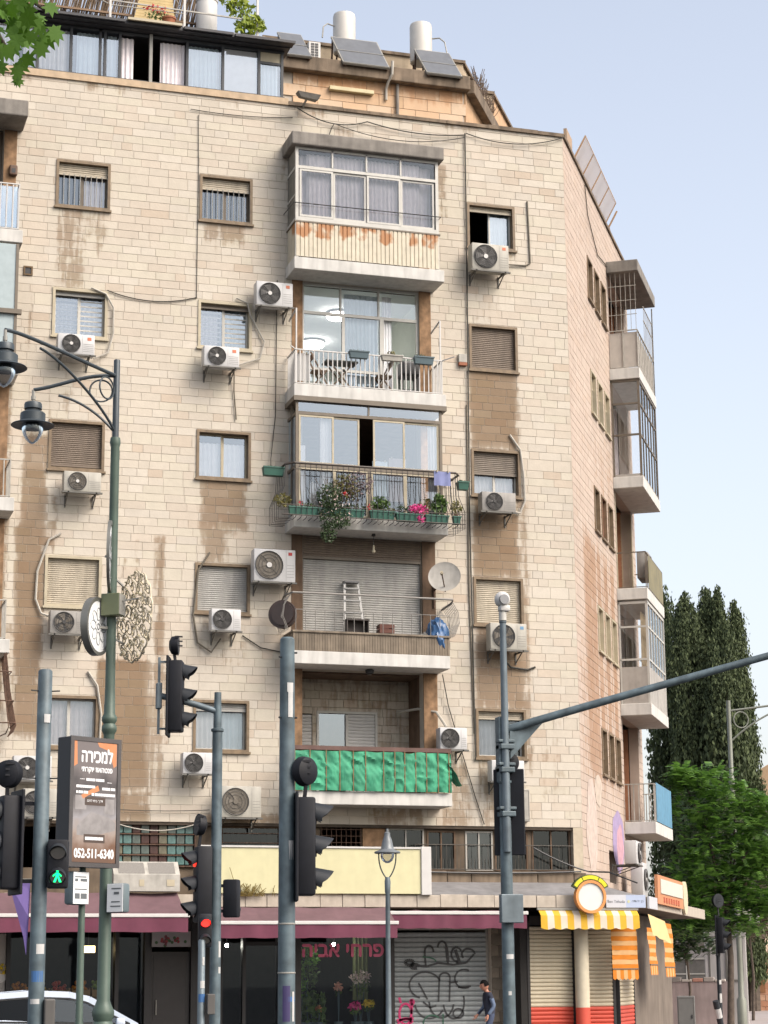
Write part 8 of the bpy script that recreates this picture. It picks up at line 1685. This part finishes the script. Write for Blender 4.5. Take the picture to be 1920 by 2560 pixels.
# ------------------------------------------------------------------ trees
BARK = mat('bark', (.09, .07, .055), .95, var=.35, scale=8, bump=.5)
def cypress(label, x, y, ztop, rad, seed, zb=0):
    t = thing('cypress_tree', label, 'tree', (x, y, 0), 'dark cypresses behind the building'); rs = random.Random(seed)
    mb = MB(); mb.tube([(x, y, zb), (x + .1, y, ztop * .4), (x, y, ztop * .85)], [.35, .22, .05], 8); build(mb, 'trunk', BARK, t)
    mb = MB(); N_ = 330
    for k in range(N_):       # vertical flame-shaped tufts
        u = rs.random() ** .8; z = 1.2 + (ztop - 2.0) * u; prof = rad * (.8 + .2 * math.sin(u * 7 + seed)) * (1 - .85 * max(0, (u - .80) / .2) ** 1.3)
        a = rs.uniform(0, 6.283); rr = prof * (1 - .35 * rs.random() ** 2) ; c = Vector((x + rr * math.cos(a), y + rr * math.sin(a), z)); th = rs.uniform(.9, 1.8); tw = rs.uniform(.2, .36)
        for q_ in range(80):
            v = rs.random(); wv = tw * math.sin(math.pi * (v * .9 + .08)); p = c + Vector((rs.gauss(0, wv * .55), rs.gauss(0, wv * .55), (v - .3) * th)); s_ = rs.uniform(.04, .08)
            d = Vector((rs.gauss(0, .35), rs.gauss(0, .35), 1)).normalized(); n_ = Vector((rs.gauss(0, 1), rs.gauss(0, 1), 0)).normalized(); r_ = d.cross(n_).normalized() * s_ * .55; d *= s_ * 1.3
            mb.add([p - d, p + r_, p + d, p - r_], [(0, 1, 2, 3)])
    for k in range(5200):     # dense inner foliage
        u = rs.random(); z = 1.5 + (ztop - 3.2) * u; rr = rad * .85 * math.sqrt(rs.random()) * (1 - .8 * max(0, (u - .8) / .2)); a = rs.uniform(0, 6.283); p = Vector((x + rr * math.cos(a), y + rr * math.sin(a), z)); d = Vector((rs.gauss(0, .2), rs.gauss(0, .2), 1)).normalized() * rs.uniform(.1, .18); r_ = Vector((rs.gauss(0, 1), rs.gauss(0, 1), 0)).normalized() * .075; mb.add([p - d, p + r_, p + d, p - r_], [(0, 1, 2, 3)])
    for k in range(500): v = rs.random(); z = ztop - 1.6 * v; rr = rad * .35 * v * rs.random(); a = rs.uniform(0, 6.28); p = Vector((x + rr * math.cos(a), y + rr * math.sin(a), z)); d = Vector((0, 0, .13)); r_ = Vector((rs.gauss(0, 1), rs.gauss(0, 1), 0)).normalized() * .05; mb.add([p - d, p + r_, p + d, p - r_], [(0, 1, 2, 3)])
    build(mb, 'crown', leafmat('cypress_needles', (.022, .036, .014), (.075, .10, .038), .08, .8), t)
K = 95 / 72
def pp(az, t_): return (math.sin(R(az)) * t_, -43.286 + math.cos(R(az)) * t_)
for az, zt_, rad, sdv, lb, tt in ((24.95, 19.2, 1.2, 1, 'cypress partly hidden behind the side balconies', 96), (25.56, 18.8, 1.05, 2, 'slender leftmost free standing cypress', 94), (26.12, 19.1, 1.15, 3, 'tallest cypress with twin tips in the middle', 95), (26.45, 18.9, 1.0, 4, 'cypress right of the tallest one with a forked tip', 94.5), (26.92, 18.5, .85, 5, 'rightmost cypress with a leaning tip', 95), (26.55, 17.2, 1.4, 6, 'shorter cypress filling between the two right ones', 93)):
    x, y = pp(az, tt); cypress(lb, x, y, zt_, rad, sdv)
def broadleaf(name, label, x, y, blobs, m, n_per, size, seed, trunk_top, group=None, r0=.18):
    t = thing(name, label, 'tree', (x, y, 0), group); rs = random.Random(seed); mb = MB(); mb.tube([(x, y, 0), (x + .1, y, trunk_top * .5), (x, y, trunk_top)], [r0, r0 * .8, r0 * .6], 10)
    for c, r_ in blobs[::2]: mb.tube([(x, y, trunk_top * .8), ((x + c[0]) / 2 + .1, (y + c[1]) / 2, (trunk_top + c[2]) / 2), c], [r0 * .5, r0 * .3, .02], 6)
    build(mb, 'trunk', BARK, t, smooth=True); mb = MB()
    for c, r_ in blobs:
        for k in range(n_per):
            a = Vector((rs.gauss(0, 1), rs.gauss(0, 1), rs.gauss(0, 1))).normalized() * rs.random() ** .35; p = Vector(c) + Vector((a.x * r_[0], a.y * r_[1], a.z * r_[2]))
            out = (Vector((a.x, a.y, .25)) + Vector((rs.gauss(0, .4), rs.gauss(0, .4), rs.gauss(0, .3)))).normalized(); s_ = size * rs.uniform(.7, 1.4)
            sdv = out.cross(Vector((0, 0, 1))).normalized()
            for j in range(6):       # pinnate frond: leaflets either side of a drooping stalk
                u = (j + .5) / 6; b = p + out * s_ * 1.6 * u + Vector((0, 0, -.5 * s_ * u * u))
                for sg in (-1, 1): e_ = b + sdv * sg * s_ * .5 + out * s_ * .18 + Vector((0, 0, -.08 * s_)); w_ = out * s_ * .13; mb.add([b - w_, b + w_, e_ + w_ * .5, e_ - w_ * .5], [(0, 1, 2, 3)])
    build(mb, 'crown', m, t); return t
LB = leafmat('leaf_fresh', (.02, .07, .018), (.15, .29, .05), .38)
gx, gy_ = pp(26.3, 61)
bl = [((gx - 1.2, gy_, 7.25), (.35, .6, .4)), ((gx - .3, gy_, 7.1), (.8, .9, .55)), ((gx + .5, gy_, 6.6), (.8, .9, .55)), ((gx + 1.3, gy_, 6.35), (.6, .8, .45)), ((gx - .8, gy_ + .2, 6.3), (.8, .9, .6)), ((gx + .2, gy_ - .3, 6.0), (1.0, .9, .6)), ((gx + 1.1, gy_, 5.6), (.9, .9, .55)), ((gx - .7, gy_, 5.4), (.9, .9, .6)), ((gx + .4, gy_, 5.1), (1.0, .9, .6)), ((gx - 1.0, gy_, 4.6), (.8, .8, .55)), ((gx + .9, gy_, 4.7), (.9, .8, .5)), ((gx - .2, gy_, 4.3), (1.0, .8, .5)), ((gx - .9, gy_, 3.8), (.7, .7, .4)), ((gx + .4, gy_, 3.9), (.8, .7, .4)), ((gx + 1.5, gy_ + .5, 5.0), (.7, .7, .5)), ((gx - .5, gy_, 3.3), (.9, .7, .45)), ((gx + .6, gy_, 3.2), (.9, .7, .45)), ((gx - 1.2, gy_, 3.2), (.6, .6, .4)), ((gx + 1.3, gy_, 3.7), (.6, .6, .4))]
broadleaf('feathery_tree', 'bright green feathery tree behind the low side balcony', gx, gy_, bl, LB, 240, .16, 8, 4.4, r0=.11)
x, y = pp(27.6, 88)
broadleaf('dark_tree', 'dark leafy tree at the right edge behind the street lamp', x, y, [((x, y, 7.5), (1.0, 1, .9)), ((x + .8, y, 6.6), (1.2, 1, .9)), ((x - .6, y, 6.0), (1.2, 1, .9)), ((x + .6, y, 5.2), (1.4, 1, .8)), ((x - .3, y, 4.4), (1.3, 1, .7)), ((x + 1.4, y, 7.8), (.8, 1, .7))], leafmat('leaf_deep_green', (.02, .04, .014), (.055, .085, .025), .2), 150, .24, 9, 4.0, r0=.1)  # deep green leaf colour, mixed per leaf
x, y = pp(26.9, 76)
broadleaf('shrub', 'brownish bare shrub beyond the wall under the feathery tree', x, y, [((x, y, 4.6), (1.3, 1, .8)), ((x + 1.0, y, 4.0), (1.2, 1, .8)), ((x - 1.1, y, 4.0), (1.0, 1, .8)), ((x + .3, y, 3.4), (1.5, 1, .6))], leafmat('leaf_drybrown', (.06, .04, .03), (.15, .11, .07), .1), 90, .22, 10, 3.2, r0=.06)
x, y = pp(25.2, 66)
broadleaf('conifer_bough', 'dark green bough hanging low beside the kiosk sign', x, y, [((x, y, 3.0), (.6, .6, .5)), ((x + .5, y, 2.6), (.6, .6, .35)), ((x - .3, y, 2.4), (.5, .5, .35)), ((x + .1, y, 3.7), (.7, .6, .5)), ((x - .6, y, 3.6), (.5, .5, .5))], LFD, 130, .15, 12, 2.5, r0=.05)
# plane tree branch reaching in at the top left
t = thing('plane_tree', 'plane tree bough with large lobed leaves reaching in at the upper left', 'tree', (-.6, -30.5, 0)); rs = random.Random(21)
mb = MB(); mb.tube([(-.6, -30.5, 0), (-.5, -30.5, 3), (-.3, -30.5, 6), (-.2, -30.4, 9.5)], [.22, .19, .16, .09], 12); mb.tube(bez((-.3, -30.5, 7.2), (.3, -30.45, 8.2), (.9, -30.4, 8.6), (1.62, -30.38, 8.12)), [.06 - .05 * i / 16 for i in range(17)], 8); mb.tube(bez((.7, -30.42, 8.45), (1.0, -30.4, 8.3), (1.2, -30.4, 8.1), (1.40, -30.4, 7.75)), .012, 6); build(mb, 'trunk', BARK, t, smooth=True)
def plane_leaf(mb, c, size, nrm, upv, rs):
    nrm = nrm.normalized(); u = (upv - nrm * upv.dot(nrm)).normalized(); r_ = u.cross(nrm)
    pr = [(0, -.5), (.12, -.38), (.45, -.42), (.30, -.18), (.62, .0), (.36, .08), (.40, .42), (.16, .28), (0, .72), (-.16, .28), (-.40, .42), (-.36, .08), (-.62, .0), (-.30, -.18), (-.45, -.42), (-.12, -.38)]
    b = rs.uniform(-.15, .25); vs = [c + (r_ * a + u * q_ + nrm * (-b * (a * a + .4 * q_ * q_))) * size for a, q_ in pr]; mb.add([c] + vs, [(0, 1 + i, 1 + (i + 1) % 16) for i in range(16)])
PLF = leafmat('plane_leaf', (.016, .055, .006), (.085, .19, .012), .4, .7)
for k in range(85):
    if k < 65: p = Vector((1.30 + .38 * rs.random() ** 1.3 * (1 if k % 3 else .6), -30.4 + rs.uniform(-.25, .25), 8.33 - .66 * rs.random() ** 1.4))
    else: p = Vector((rs.uniform(.2, 1.3), -30.4 + rs.uniform(-.3, .3), rs.uniform(7.8, 8.7)))
    if p.x > 1.5 and p.z < 7.75: p.x -= .25
    mb = MB(); plane_leaf(mb, p, rs.uniform(.085, .13), Vector((rs.gauss(.1, .5), -1, rs.gauss(-.1, .5))), Vector((rs.gauss(.5, .6), 0, -1)), rs); build(mb, 'leaf', PLF, t)

# ------------------------------------------------------------------ the side street in the background
x, y = pp(26.05, 60); t = mast('distant_signal_post', 'thin dark post with a black signal seen from behind beside the kiosk street', 'post', x, y, [(.12, 0), (.12, .1), (.065, .12), (.055, 3.0), (.05, 3.2)], SIGV, 14)
stickers(t, x, y, .06, [(.95, .25, -80, .08, STK), (1.45, .12, -80, .08, STK)])
head('black distant signal with a dim red light beside the side street', (x + .05, y - .12, 2.3), R(-40), 3, lit={1: REDL} if False else None, w_=.3, mod=.33, board=.4); round_device('round dark disc above the distant signal', (x, y - .15, 3.75), (.3, -1, 0), .2)
x, y = pp(26.62, 70); t = mast('street_lamp', 'pale grey street lamp with a scroll arm reaching right in the background', 'street lamp', x, y, [(.16, 0), (.16, .9), (.1, 1.0), (.09, 2.0), (.085, 7.9), (.1, 7.95), (.1, 8.05), (.075, 8.1), (.07, 10.7)], mat('mast_pale', px(146, 150, 138), .5, .1, var=.1), 14)
mb = MB(); mb.tube([(x, y, 10.35), (x + 1.2, y - .4, 10.5), (x + 2.6, y - .9, 10.75)], .035, 8); mb.tube(bez((x, y, 9.3), (x + .5, y - .2, 9.8), (x + 1.2, y - .4, 10.3), (x + 2.2, y - .7, 10.6)), .03, 8); mb.tube([(x + .38 + .27 * math.cos(b), y - .12, 10.05 + .27 * math.sin(b)) for b in [2 * math.pi * i / 20 for i in range(21)]], .022, 6, cap=False); build(mb, 'arm', MATS['mast_pale'], t, smooth=True)
mb = MB(); mb.lathe([(.05, 0), (.15, -.05), (.15, -.2), (.3, -.3), (.15, -.32), (.1, -.5), (.01, -.6)], (x + 2.6, y - .9, 10.7), 16); build(mb, 'lamp', LAMPG, t, smooth=True)
t = thing('road_sign', 'grey rectangular road sign seen from behind on the pale lamp post', 'sign', (x + .5, y - .1, 3.3)); mb = MB(); mb.cbox(x + .12, x + .72, y - .14, y - .1, 3.35, 3.85, .02); build(mb, 'plate', ALUG, t); mb = MB(); mb.bar((x, y, 3.6), (x + .3, y - .12, 3.6), .04); build(mb, 'bracket', STEEL, t)
t = thing('round_road_sign', 'pale round road sign seen from behind near the distant signal', 'sign', (x - .45, y - .2, 3.8)); mb = MB(); mb.disc((x - .45, y - .25, 4.15), (.2, 1, 0), .3, .02, 26); build(mb, 'plate', mat('sign_back_pale', px(206, 208, 208), .4, .3), t); mb = MB(); mb.bar((x, y, 4.1), (x - .4, y - .23, 4.1), .04); build(mb, 'bracket', STEEL, t)
# low white building, walls, cabinets
WHB = mat('render_white_grey', px(206, 202, 200), .85, var=.12, scale=1, streak=.2); STP = mat('stone_pink', px(226, 172, 140), .9, var=.2, scale=2)
def place(az, t_, rz): x, y = pp(az, t_); return Matrix.Translation((x, y, 0)) @ Matrix.Rotation(R(rz), 4, 'Z')
M1 = place(25.65, 76, -26); t = thing('low_building', 'low pale building with a wide grid window behind the wall', 'building', tuple(M1.translation)); mb = MB(M1); mb.box(-2.6, .75, 0, 4, 0, 2.75); build(mb, 'wall', WHB, t); mb = MB(M1); mb.box(-2.7, .85, -.1, 4.1, 2.75, 2.9); build(mb, 'roof', CONC, t)
mb = MB(M1); mb.ring(-1.6, .45, 1.35, 2.3, .06, -.05, .02); mb.box(-.62, -.56, -.04, .01, 1.4, 2.25); mb.box(-1.55, .4, -.04, .01, 1.72, 1.76); wv = build(mb, 'window', ALU, t); mb = MB(M1); mb.box(-1.54, .39, -.012, -.006, 1.41, 2.24); build(mb, 'pane', mat('pane_dull', px(130, 128, 124), .3, var=.15), wv)
M2 = place(26.3, 70.5, -26); t = thing('utility_cabinet', 'tall pale utility cabinet with dark door frames by the lamp post', 'cabinet', tuple(M2.translation)); mb = MB(M2); mb.cbox(-.75, .62, 0, .7, 0, 3.1, .03); build(mb, 'case', WHB, t); mb = MB(M2); mb.ring(-.62, -.02, 1.5, 2.95, .05, -.03, -.002); mb.ring(.06, .5, 1.5, 2.95, .05, -.03, -.002); build(mb, 'door_frame', STRAP, t)
M3 = place(25.55, 66, -30); t = thing('pink_grey_wall', 'long pinkish grey rendered wall with coping stones beside the side street', 'wall', tuple(M3.translation)); mb = MB(M3); mb.box(-1.6, .95, 0, .3, 0, 1.5); mb.cm = 1; mb.box(-1.6, -.75, -.004, 0, 0, 1.5) if False else None; build(mb, 'wall', mat('wall_pinkgrey', px(186, 168, 166), .9, var=.2, scale=1.5, streak=.25), t)
for k in range(7): mb = MB(M3); mb.cbox(-1.6 + .34 * k, -1.28 + .34 * k, -.03, .33, 1.502, 1.58 + .03 * (k % 3), .015); build(mb, 'coping_stone', mat('coping_%d' % (k % 3), (px(214, 204, 196), px(206, 150, 132), px(180, 170, 164))[k % 3], .9), t)
M4 = place(25.15, 59, -26); t = thing('electricity_cabinet', 'grey metal electricity cabinet standing before the pink wall', 'cabinet', tuple(M4.translation)); mb = MB(M4); mb.cbox(-.24, .24, -.15, .15, 0, 1.15, .02); build(mb, 'case', mat('cabinet_grey', px(128, 128, 126), .6, var=.1), t); mb = MB(M4); mb.ring(-.21, .21, .05, 1.1, .008, -.156, -.151); build(mb, 'door_seam', STRAP, t); mb = MB(M4); mb.box(.14, .17, -.17, -.155, .55, .65); build(mb, 'handle', BLACK, t)
M5 = place(27.2, 96, -24); t = thing('stone_house', 'low peach stone house with pitched awning roof at the right edge', 'building', tuple(M5.translation)); mb = MB(M5); mb.box(-1.1, 3.5, 0, 4, 0, 2.9); wv = build(mb, 'wall', MORTAR, t)
for j in range(11):
    for i in range(8): a = -1.1 + .58 * i - (.29 if j % 2 else 0); mb = MB(M5); mb.cbox(max(a, -1.1) + .01, min(a + .57, 3.5), -.05, -.002, .02 + .26 * j, .27 + .26 * j, .015); build(mb, 'stone', mat('house_stone_%d' % ((i * 3 + j) % 3), (px(226, 172, 140), px(216, 160, 128), px(232, 186, 156))[(i * 3 + j) % 3], .9, var=.15), wv)
mb = MB(M5); mb.add([(-1.3, -.9, 2.7), (.9, -.9, 2.7), (.9, .1, 3.3), (-1.3, .1, 3.3), (-1.3, -.9, 2.62), (.9, -.9, 2.62), (.9, .1, 3.22), (-1.3, .1, 3.22)], [(0, 1, 2, 3), (7, 6, 5, 4), (0, 4, 5, 1), (1, 5, 6, 2), (3, 7, 4, 0), (2, 6, 7, 3)]); build(mb, 'awning_roof', mat('roof_cream', px(232, 204, 180), .8), t)
mb = MB(M5); mb.box(-.4, .1, -.07, -.051, .9, 2.2); build(mb, 'door', mat('door_tan', px(170, 120, 80), .7), t)
x, y = pp(27.16, 100); t = mast('distant_lamp_post', 'dark ornate lamp post with flared base far down the side street', 'street lamp', x, y, [(.35, .1), (.35, .3), (.25, .5), (.22, 1.6), (.26, 1.7), (.12, 1.9), (.1, 2.6), (.08, 3.6), (.08, 6)], SIGV, 14); mb = MB(); mb.lathe([(.05, 6), (.3, 6.1), (.25, 6.5), (.05, 6.7)], (x, y, 0), 12); build(mb, 'lantern', LAMPG, t)
M6 = place(27.3, 125, -26); t = thing('hillside_house', 'pale roof of a far house showing between the trees on the right', 'building', tuple(M6.translation)); mb = MB(M6); mb.box(-3, 5, 0, 6, 0, 11.5); build(mb, 'wall', mat('far_wall_cream', px(232, 216, 190), .9, var=.1), t); mb = MB(M6); mb.prism([(-3.4, 11.5), (5.4, 11.5), (1, 14)], -.4, 6.4); build(mb, 'roof', mat('far_roof', px(206, 176, 140), .9), t); 
for k in range(3): mb = MB(M6); mb.box(-2 + 2.2 * k, -1 + 2.2 * k, -.05, .02, 9, 10.6); wv = build(mb, 'window', ALU, t)
t = thing('leaning_post', 'short dark leaning bollard with a white band beside the kiosk', 'bollard', (20.9, -1.0, .13)); mb = MB(); mb.tube([(21.35, .2, .13), (21.05, .0, 1.15)], .07, 12); build(mb, 'post', SIGV, t, smooth=True); mb = MB(); mb.tube([(21.16, .07, .78), (21.10, .03, .98)], .076, 12); build(mb, 'band', STK, t)
